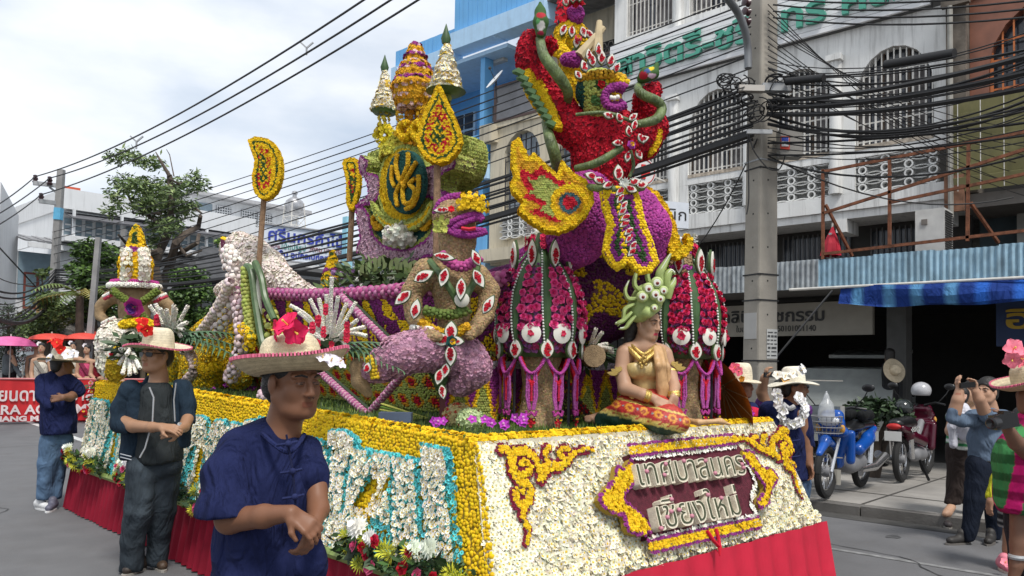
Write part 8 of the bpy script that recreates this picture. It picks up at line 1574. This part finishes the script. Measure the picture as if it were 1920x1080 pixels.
cm=thing('camera','black camera held out by the person in plaid','camera',at_d(1880,800,d-.4));part('camera_body',MB().box(at_d(1882,789,d-.4),(.12,.06,.075),X=nrm(r0+.2*ZZ),Y=fh).box(at_d(1884,774,d-.4),(.04,.05,.02),X=r0,Y=fh),BLKP,cm);part('lens',MB().lathe(at_d(1870,792,d-.42),[(.03,0),(.032,.05),(.024,.055),(.0,.04)],14,pv(-.9,.1,-.4)),BLKP,cm,True)
straw_hat('straw hat with pink blossoms at the right edge of the picture',H.p(0,0,.05),nrm(ZZ-r0*.3),.2,.1,.13,.05,col=(.5,.42,.28),flowers=((at_d(1900,655,d-.1),pv(-.2,-.3,-.9),.06,(.85,.22,.3)),(at_d(1912,672,d-.08),pv(.6,.2,-.8),.055,(.82,.16,.22)),(at_d(1898,674,d-.12),pv(-.5,.3,-.8),.05,(.85,.2,.27))))
# ---- parade girls behind the banner
d=19.5
def girl(px,py,ang,top,skirt_,label,arms=1,bun=True,ph=1.,dd=0):
 D_=d+dd;sc=ph;t=thing('person',label,'person',at_d(px,py+138,D_)*V3(1,1,0));S_=lambda x,y,o,r_:(px+x*sc,py+y*sc,o,r_*sc);H=Head(at_d(px,py,D_),fdir(ang,0),.95*ph);q=H.sdf(False,True);q.chain([(at_d(px,py+12*sc,D_),.045),(at_d(px,py+24*sc,D_),.08)],k=.03);spec(q,[S_(-14,24,0,5),S_(0,22,0,6),S_(14,24,0,5)],D_)
 for sg_ in(-1,1):spec(q,[S_(15*sg_,25,0,5),S_(19*sg_,48,-.05,4),S_((8 if arms else 16)*sg_,58 if arms else 72,-.25,3.4),S_((2 if arms else 14)*sg_,54 if arms else 78,-.3,3.6)],D_)
 fleshes(t,[(q,.016)],H.colour(FAIR,(.45,.05,.08)));H.hair(t,.016,bun=bun);H.extras(t,fine=False)
 cloth(t,'bodice',[dict(c=[[S_(0,38,0,13),S_(0,58,0,12),S_(0,70,0,13)]])],D_,.02,top);cloth(t,'skirt',[dict(c=[[S_(0,70,0,14),S_(0,130,0,15)]])],D_,.024,skirt_);part('sash',MB(np.array(top)*.4).tube([at_d(px-12*sc,py+26*sc,D_-.12),at_d(px,py+44*sc,D_-.2),at_d(px+12*sc,py+60*sc,D_-.15)],.05,6),CLOTH,t,True)
 blossom(t,H.p(.06,.0,.1),-fw+ZZ*.4,.06,(.75,.7,.74),name='hair_flower');return t
girl(78,652,15,(.55,.52,.45),(.3,.06,.06),'parade woman in white bodice with dark sash behind the banner',0);girl(68,648,30,(.3,.28,.25),(.3,.05,.05),'parade woman half hidden behind the white bodiced dancer',0,dd=1.2,ph=.95);girl(137,650,20,(.5,.46,.38),(.5,.02,.03),'parade dancer in cream top and red sarong by the banner',dd=.8);girl(163,655,-5,(.45,.06,.14),(.5,.02,.03),'parade dancer in magenta blouse with pearls by the banner',dd=.6);girl(189,655,-20,(.2,.01,.02),(.4,.02,.02),'parade dancer in dark red one shouldered dress',dd=.4);girl(211,668,-30,(.55,.25,.24),(.45,.03,.05),'parade dancer in pink behind the black jacket',dd=.0)
d=20.5;t=thing('person','woman with long hair and grey top under a pink umbrella','person',at_d(18,768,d)*V3(1,1,0));H=Head(at_d(19,658,d),fdir(60,0),.95);q=H.sdf(False,True);spec(q,[(24,676,-.1,4),(30,684,-.2,3),(24,668,-.25,3)],d);fleshes(t,[(q,.016)],FAIR);H.hair(t,.016,long=.3,thick=1.15);cloth(t,'top',[dict(c=[[(16,672,0,10),(17,695,0,12)],[(10,672,0,5),(26,672,0,5),(30,690,-.1,4),(38,704,-.1,4)]])],d,.02,(.12,.14,.15));cloth(t,'trousers',[dict(c=[[(14,700,0,9),(14,760,0,5)],[(21,700,0,9),(20,760,0,5)]])],d,.02,(.012,.012,.014))
# person lost in the dark shop
d=12.5;t=thing('person','dim figure with a straw hat on the back inside the dark shop','person',at_d(1672,830,d)*V3(1,1,0));H=Head(at_d(1668,668,d),fdir(160,0),.95);q=H.sdf(False);fleshes(t,[(q,.016)],(.1,.06,.04));H.hair(t,.016);cloth(t,'clothes',[dict(c=[[(1668,690,0,14),(1670,760,0,15)],[(1662,760,0,12),(1662,830,0,8)],[(1678,760,0,12),(1678,830,0,8)]])],d,.025,(.02,.02,.022));straw_hat('straw hat hanging on the dim figure inside the shop',at_d(1676,695,d-.25),nrm(-fw+r0*.25+ZZ*.3),.19,.08,.1,.01,col=(.5,.42,.3),edge=None)
# ================= street objects =================
GREYP=mat('grey_plastic',(.2,.2,.21),.5);CHROME=mat('chrome',(.55,.55,.56),.2,metal=.9);RUB=mat('rubber',(.015,.015,.015),.85);LAMPG=mat('headlight_glass',(.6,.62,.65),.08,spec=.8)
def motorbike(label,pr,pf,col,basket=False,wr=.29):
 X=nrm((pf-pr)*V3(1,1,0));S=np.cross(ZZ,X);c0=V3(pr[0],pr[1],.125);L_=1.22;t=thing('motorbike',label,'motorbike',c0,'motorbikes parked on the pavement');P=lambda x,s,z:c0+X*x+S*s+ZZ*z;ma=mat('paint_'+str(len(label)),col,.22,spec=.6,var=.05)
 for x0 in(0,L_):
  w_=part('wheel',MB().tube([P(x0+wr*.88*math.cos(a),0,wr+wr*.88*math.sin(a))for a in np.linspace(0,6.2832,29)],.042,8),RUB,t,True);part('rim',MB().tube([P(x0+wr*.7*math.cos(a),0,wr+wr*.7*math.sin(a))for a in np.linspace(0,6.2832,25)],.013,6),CHROME,w_,True);sp=MB()
  for k in range(14):a=6.283*k/14;sp.bar(P(x0,.02*(-1)**k,wr),P(x0+wr*.7*math.cos(a),0,wr+wr*.7*math.sin(a)),.005)
  part('spokes',sp,CHROME,w_);part('hub',MB().lathe(P(x0,-.05,wr),[(.05,0),(.06,.03),(.06,.07),(.05,.1)],12,S),GREYP,w_,True)
 def bl(name,prims,m_,k=.03,h=.012,flat=None):
  q=SDF(k)
  for a,b,r1_,r2_ in prims:q.cap(P(*a),P(*b),r1_,r2_,flat=flat)
  V,Q=q.mesh(h);return part(name,(V,Q,None),m_,t,True)
 bl('front_cowl',[((1.0,-.06,.9),(1.02,.06,.9),.07,.07),((1.04,-.07,.82),(1.04,.07,.82),.08,.08),((.98,-.12,.72),(1.0,.12,.72),.06,.06)],ma);bl('leg_shield',[((.88,-.17,.7),(.85,-.15,.4),.04,.05),((.88,.17,.7),(.85,.15,.4),.04,.05),((.9,-.1,.7),(.8,.0,.35),.05,.05),((.9,.1,.7),(.8,0,.35),.05,.05)],ma,.04);bl('front_fender',[((1.0,0,.56),(1.22,0,.63),.05,.06),((1.22,0,.63),(1.42,0,.5),.06,.035)],ma,.03,flat=None)
 bl('side_panel',[((.0,-.1,.6),(.5,-.13,.5),.07,.07),((.0,.1,.6),(.5,.13,.5),.07,.07),((-.25,-.08,.7),(.1,-.1,.62),.04,.06),((-.25,.08,.7),(.1,.1,.62),.04,.06)],ma,.04);bl('under_frame',[((.5,0,.42),(.95,0,.72),.05,.05),((.3,-.06,.34),(.62,-.06,.32),.1,.1),((.3,.06,.34),(.62,.06,.32),.1,.1)],GREYP);bl('seat',[((-.22,0,.76),(.25,0,.76),.1,.11),((.25,0,.76),(.5,0,.72),.11,.07)],BLKP,.03,flat=(ZZ,.6))
 part('headlight',MB().ball(P(1.1,0,.84),(.055,.12,.06),14,8,X=X,Y=S),LAMPG,t,True)
 for s in(-1,1):
  part('indicator',MB((.6,.3,.05)).ball(P(1.08,.13*s,.76),(.03,.035,.05),10,6,X=X,Y=S),PAINT,t,True);part('fork',MB().tube([P(1.0,.07*s,.65),P(L_,.06*s,wr)],.02,8),CHROME,t,True);part('shock',MB().tube([P(.05,.12*s,.3),P(-.02,.12*s,.62)],.03,8),CHROME,t,True);part('handlebar',MB().tube([P(.95,.04*s,.96),P(.93,.18*s,1.0),P(.85,.32*s,.98)],.016,7),BLKP,t,True)
  mr=part('mirror',MB().ball(P(.92,.36*s,1.22),(.015,.07,.045),12,7,X=X,Y=S),BLKP,t,True);part('mirror_stalk',MB().tube([P(.92,.22*s,1.0),P(.92,.32*s,1.12),P(.92,.36*s,1.2)],.007,5),BLKP,mr)
 part('tail_light',MB((.4,.01,.01)).ball(P(-.32,0,.72),(.04,.09,.04),10,6,X=X,Y=S),PAINT,t,True);part('exhaust',MB().tube([P(.45,.14,.26),P(.0,.16,.26),P(-.38,.17,.36)],[.03,.05,.055],10),CHROME,t,True);part('plate',MB((.55,.55,.53)).box(P(-.36,0,.6),(.01,.2,.12),X=X,Y=S),PAINT,t);part('stand',MB().bar(P(.4,-.1,.3),P(.36,-.24,.0),.025),BLKP,t)
 if basket:
  bk=MB()
  for z in(.72,.78,.84,.9):bk.tube([P(1.2+.15*math.cos(a),.17*math.sin(a),z)for a in np.linspace(0,6.283,20)],.006,4)
  for k in range(20):a=6.283*k/20;bk.bar(P(1.2+.11*math.cos(a),.13*math.sin(a),.7),P(1.2+.15*math.cos(a),.17*math.sin(a),.9),.005)
  part('basket',bk,GREYP,t)
 return t,P
pr,pf=at_z(1614,915,.11),at_z(1543,938,.11);mtb,Pm=motorbike('bright blue motorbike with front basket parked beside the garlanded man',pr,pr+nrm(pf-pr)*1.22,(.008,.085,.4),True)
bg2=SDF(.03);bg2.cap(Pm(1.2,0,.92),Pm(1.2,0,1.0),.09,.08);bg2.cap(Pm(1.2,0,1.0),Pm(1.2,0,1.18),.06,.012);V,Q=bg2.mesh(.012,.004,30);solo('plastic_bag',(V,Q,None),mat('clear_plastic',(.6,.62,.63),.2,alpha=.55),'knotted clear plastic bag in the blue motorbike basket','bag',smooth=True)
jk=SDF(.03);jk.cap(Pm(.3,-.05,.88),Pm(.2,-.22,.62),.07,.06);jk.cap(Pm(.05,-.1,.88),Pm(.05,-.22,.6),.07,.06);jk.cap(Pm(.3,.1,.88),Pm(.0,.1,.88),.06,.06);V,Q=jk.mesh(.014,.006,22);solo('jacket',(V,Q,np.tile((.012,.013,.014),(len(V),1))),CLOTH,'black jacket draped over the blue motorbike seat','jacket',smooth=True)
pr,pf=at_z(1690,905,.11),at_z(1765,880,.11);_,Pn=motorbike('dark red motorbike seen from behind with chequered trim',pr,pr+nrm(pf-pr)*1.22,(.06,.003,.014));ck=MB()  # red darkened so the paint carries the shade the bike stands in
for i in range(10):
 for j in range(3):ck.box(Pn(-.15+.035*i,-.165,.66+.02*j),(.034,.004,.019),X=nrm(Pn(1,0,0)-Pn(0,0,0)),Y=nrm(Pn(0,1,0)-Pn(0,0,0)),col=(.6,.6,.58)if(i+j)%2 else(.01,.01,.01))
solo('chequered_trim',ck,PAINT,'black and white chequered strip on the red motorbike','trim')
for c,l_,k_ in((Pn(.95,0,1.16),'silver helmet on the red motorbike handlebar',(.4,.4,.42)),(Pn(.45,.1,.93),'black helmet on the red motorbike seat',(.02,.025,.025))):
 q=SDF(.02);q.ell(c,(.13,.13,.12));q.cut(c-ZZ*.07,-ZZ);V,Q=q.mesh(.013);solo('helmet',(V,Q,np.tile(k_,(len(V),1))),mat('helmet_gloss',attr=True,rough=.15,spec=.7,var=0),l_,'helmet',smooth=True)
# notice board, plants, estate car in the shop
nbp=at_d(1532,760,9.2);nb2=thing('notice_board','grey framed board standing behind the blue motorbike','board',nbp*V3(1,1,0)+V3(0,0,.11));A_,B_=at_d(1440,716,9.3),at_d(1577,713,9.0);X=nrm((B_-A_)*V3(1,1,0));W_=np.linalg.norm((B_-A_)[:2]);c=(A_+B_)/2-ZZ*.42
part('panel',MB().box(c,(W_,.02,.84),X=X),mat('slate_panel',(.13,.15,.16),.4,var=.25,vscale=3,dirt=.2),nb2);fm=MB()
for s in(-1,1):fm.box(c+X*s*W_/2,(.04,.04,.88),X=X);fm.box(c+ZZ*s*.43,(W_,.04,.035),X=X);fm.box(c+X*s*W_*.45-ZZ*.65,(.04,.04,.5),X=X)
part('frame',fm,mat('pale_frame',(.4,.38,.33),.6),nb2)
bush('potted_shrub','dark leafy potted shrubs at the shop front','plant',1640,810,10.8,[(1610,770,24,0),(1640,765,26,.2),(1670,770,26,0),(1690,780,18,.2),(1625,790,20,0)],1500,.12,[(.03,.06,.02),(.02,.04,.015)])
cc=at_d(1600,745,13.6);cX=nrm(r0*.55+fh*.84);cY=np.cross(ZZ,cX);cb_=V3(cc[0],cc[1],.13);car=thing('car','pale silver estate car with its tailgate raised inside the shop','car',cb_);SIL=mat('silver_paint',(.32,.34,.33),.3,metal=.3);pf_=[(-1.9,.35),(-1.95,.8),(-1.2,.95),(-.6,1.45),(1.2,1.5),(1.75,1.0),(1.85,.4)]
part('body',MB().prism(pf_,cb_-cY*-.75,cX,ZZ,1.5),SIL,car)
for s in(-1,1):
 yo=cb_+cY*(.765 if s>0 else-.765)
 for a in([(-.95,.98),(-.5,1.38),(.15,1.41),(.15,.98)],[(.22,.98),(.22,1.41),(1.1,1.42),(1.45,.98)]):part('window',MB().prism(a,yo,cX,ZZ,.012),GLASS,car)
 for x in(-1.25,1.15):part('wheel',MB().lathe(cb_+cX*x+cY*s*.62+ZZ*.31,[(.2,-.1),(.31,-.08),(.31,.1),(.2,.12)],18,cY*s),RUB,car,True)
part('tailgate',MB().box(cb_+cX*1.75+ZZ*1.75,(1.05,1.3,.06),X=nrm(cX+ZZ*.12),Y=cY),SIL,car);part('tail_lamp',MB((.3,.01,.01)).box(cb_+cX*1.8+cY*.6+ZZ*.95,(.08,.12,.3),X=cX,Y=cY),PAINT,car)
# things on the canopy
ac=thing('air_conditioner','tall white air conditioner standing on the canopy','air conditioner',(13.1,3.45,3.29));part('case',MB().box2((12.95,3.22,3.29),(13.4,3.62,3.98)),mat('white_case',(.62,.62,.6),.5),ac);part('vent',MB((.2,.18,.16)).box2((12.93,3.45,3.75),(12.949,3.53,3.83)),PAINT,ac);gr_=MB((.05,.05,.05))
for k in range(18):gr_.box2((12.97,3.2,3.33+.035*k),(13.36,3.215,3.345+.035*k))
part('grille',gr_,PAINT,ac)
ps=at_x(1557,480,12.8);pt_=at_x(1561,424,12.8);rp=thing('folded_parasol','folded red parasol standing on the canopy','parasol',V3(*ps));mb=MB();u_=pt_-ps;rws=[]
for k,r_ in enumerate((.13,.12,.1,.07,.035,.008)):rws.append([ps+u_*(k/5)+(r_*(1+.25*(j%2)))*V3(math.cos(6.283*j/14),math.sin(6.283*j/14),0)for j in range(14)])
part('cover',mb.sheet(rws,closed=True),mat('red_fabric',(.5,.015,.04),.7,weave=.3),rp);part('pole',MB().tube([ps-ZZ*.05,pt_+ZZ*.05],.015,6),STEEL,rp);part('badge',MB((.6,.6,.6)).ball(ps+u_*.72-V3(.07,0,0),(.01,.03,.02),8,5),PAINT,rp)
rf=thing('rusty_frame','rusty steel signboard frame standing above the canopy','frame',at_x(1543,480,12.5));RX=lambda x,y,o=0:at_x(x,y,12.5+o)
for p,q in(((1543,318),(1543,486)),((1668,296),(1668,460)),((1816,268),(1814,452)),((1543,322),(1960,240)),((1543,400),(1960,268)),((1545,476),(1960,428)),((1668,380),(1960,318))):part('bar',MB().bar(RX(*p),RX(*q),.042),RUST,rf)
for p,q,o in(((1548,384),(1598,480),.5),((1820,380),(1872,455),.5)):part('brace',MB().bar(RX(*p),RX(*q,o),.038),RUST,rf)
aw=thing('striped_awning','sagging blue striped cloth awning rolled under the canopy edge','awning',(12.4,2,2.5));ys=np.linspace(4.55,-4.5,120);cols=[]
bl_=lambda y:np.array((.01,.035,.18))if(y%.42)>.16 else(np.array((.08,.22,.4))if int(y*40)%3 else np.array((.02,.1,.42)))
for fx,fz in((12.46,2.82),(12.4,2.74),(12.37,2.63),(12.38,2.52),(12.4,2.49)):cols.append((fx,fz))
part('cloth',MB().sheet([[(fx-.05*math.sin(y*2.1+i),y,fz+.015*math.sin(y*5+i)+(.1*max(0,(y-3.6)/1.5)if i>1 else 0))for y in ys]for i,(fx,fz)in enumerate(cols)],col=np.array([bl_(y)for _ in cols for y in ys])),CLOTH,aw)
rc=at_x(1206,322,13.0);rcs=thing('red_cross_sign','round white sign with a red cross behind the garuda','sign',rc-ZZ*.3);n_=nrm(V3(-.5,-.85,0));X=nrm(np.cross(ZZ,n_));part('disc',MB((.65,.65,.65)).lathe(rc,[(.26,-.06),(.27,0),(0,.002)],24,n_),PAINT,rcs);rg_=part('ring',MB((.45,.02,.02)).tube([rc+n_*.006+.24*(math.cos(a)*X+math.sin(a)*ZZ)for a in np.linspace(0,6.2832,33)],.009,5),PAINT,rcs);part('cross',MB((.6,.02,.02)).box(rc+n_*.012,(.28,.012,.09),X=X,Y=n_).box(rc+n_*.014,(.09,.013,.28),X=X,Y=n_),PAINT,rcs);part('bracket',MB().bar(rc-n_*.05,rc+V3(1,.1,0),.03),STEEL,rcs)
cs=at_x(1248,402,13.2);csn=thing('clinic_sign','small white projecting clinic sign behind the yellow plume','sign',cs-ZZ*.3);part('board',MB().box(cs,(.95,.08,.5),X=X,Y=n_),mat('sign_white'),csn);write('คลินิก',cs+n_*.042-X*.42-ZZ*.1,X,(0,0,1),.3,.006,(.02,.02,.02),csn,width=.84)
# orange paper parasol at the right end of the deck
c=at_d(1340,735,6.1);op=thing('paper_parasol','orange oiled paper parasol lying open behind the cone','parasol',c);ax=nrm(pv(.75,-.45,.35));X=nrm(np.cross(ax,ZZ));Y=np.cross(ax,X);rw=[]
for r_,z in((.0,.0),(.15,-.035),(.3,-.09),(.42,-.155)):rw.append([c+ax*(z+.1)+(r_*(1+.012*(j%2)))*(X*math.cos(6.283*j/32)+Y*math.sin(6.283*j/32))for j in range(32)])
part('canopy',MB().sheet(rw,closed=True),mat('oiled_paper',(.5,.14,.015),.5,var=.25,vscale=9),op);rb=MB()
for j in range(16):a=6.283*j/16;rb.tube([c+ax*.08,c+ax*-.06+.42*(X*math.cos(a)+Y*math.sin(a))],.005,4)
part('ribs',rb,mat('bamboo',(.25,.13,.05),.7),op);part('shaft',MB().tube([c+ax*.12,c-ax*.62],.014,6),WD,op)
# the school banner, umbrellas and boards of the parade
b0,b1=at_z(-60,798,0),at_z(330,788,0);X=nrm((b1-b0)*V3(1,1,0));W_=np.linalg.norm((b1-b0)[:2]);bn=thing('parade_banner','long red school banner with white Thai and English lettering','banner',(b0+b1)/2);n_=np.cross(X,ZZ);rows=[[b0+X*W_*t+ZZ*(.06+.98*v)+n_*.02*math.sin(9*t+2*v)for t in np.linspace(0,1,40)]for v in(0,.3,.6,1)]
part('cloth',MB().sheet(rows),mat('banner_red',(.55,.015,.02),.6,var=.06),bn);part('top_rail',MB((.6,.2,.2)).tube([b0+ZZ*1.06,b1+ZZ*1.06],.025,6),PAINT,bn)
xs=lambda px:float((at_y(px,750,b0[1]+(b1-b0)[1]*.4)-b0)@X);o=b0+n_*.045
for s_,x0,x1,z,sz in(('โรงเรียนดาราวิทยาลัย',-75,188,.55,.42),('DARA ACADEMY',-40,178,.24,.3),('CHIANG MAI',-30,92,.08,.16)):write(s_,o+X*xs(x0)+ZZ*z,X,(0,0,1),sz,.006,(.72,.62,.62),bn,width=xs(x1)-xs(x0),offset=.008)
wf=thing('flower_spray','hanging spray of pink and white roses on the banner end','flowers',b1*V3(1,1,0)+V3(0,0,.1));bc=at_d(188,750,19.2)
for k in range(34):part('rose',scatter([bc+r0*rng.normal(0,.13)+ZZ*rng.uniform(-.5,.5)-fh*.05*rng.random()],[-fw],'rose',.07,[(.6,.04,.15),(.75,.3,.4),(.5,.01,.04),(.75,.75,.75)][k%4]),FLOWER,wf)
V,F,C=leaves([(bc+ZZ*z,.28)for z in(-.35,0,.35)],300,.14,[lin('#2c4220'),lin('#48602c')]);part('leaves',(V,F,C),LEAF,wf,kind='stuff')
def umbrella(px,py,d,R,h,col,label):
 c=at_d(px,py,d);t=thing('umbrella',label,'umbrella',c-ZZ*.9);rws=[[c+V3(R*math.sin(a)*math.cos(6.283*j/24)*(1-.04*(j%3==0)),R*math.sin(a)*math.sin(6.283*j/24)*(1-.04*(j%3==0)),h*math.cos(a)-h*.3)for j in range(24)]for a in np.linspace(.02,1.45,6)];part('canopy',MB().sheet(rws,closed=True),mat('umb_'+label[:5],col,.6),t,True);part('shaft',MB().tube([c-ZZ*.9,c+ZZ*h*.9],.015,6),STEEL,t)
umbrella(20,645,20.4,.62,.28,(.7,.13,.34),'pink umbrella held at the far left edge');umbrella(97,635,21,.55,.2,(.6,.06,.04),'leftmost of the small red parasols over the parade');umbrella(160,634,21,.5,.2,(.6,.06,.04),'middle red parasol over the parade');umbrella(182,633,22.5,.6,.25,(.62,.07,.05),'rightmost red parasol over the parade')
for x,y,w_,h,tx,l_ in((57,652,.5,.75,('ราคา','K.B'),'pale blue lettered notice board behind the parade women'),(48,675,.55,.95,('LAUN','SERV'),'white laundry service board beside the umbrella woman')):
 c=at_d(x,y,23.5);t=thing('sign_board',l_,'sign',c*V3(1,1,0)+V3(0,0,.1));part('board',MB((.55,.6,.63)).box(c,(w_,.03,h),X=r0),PAINT,t);part('legs',MB().bar(c-r0*.2-ZZ*h/2,c*V3(1,1,0)-r0*.2+ZZ*.1,.04),STEEL,t);part('legs',MB().bar(c+r0*.2-ZZ*h/2,c*V3(1,1,0)+r0*.2+ZZ*.1,.04),STEEL,t)
 for i,s_ in enumerate(tx):write(s_,c-r0*w_*.42-fh*.03+ZZ*(h*.25-.28*i),r0,(0,0,1),.2,.004,(.15,.03,.04),t,width=w_*.8)
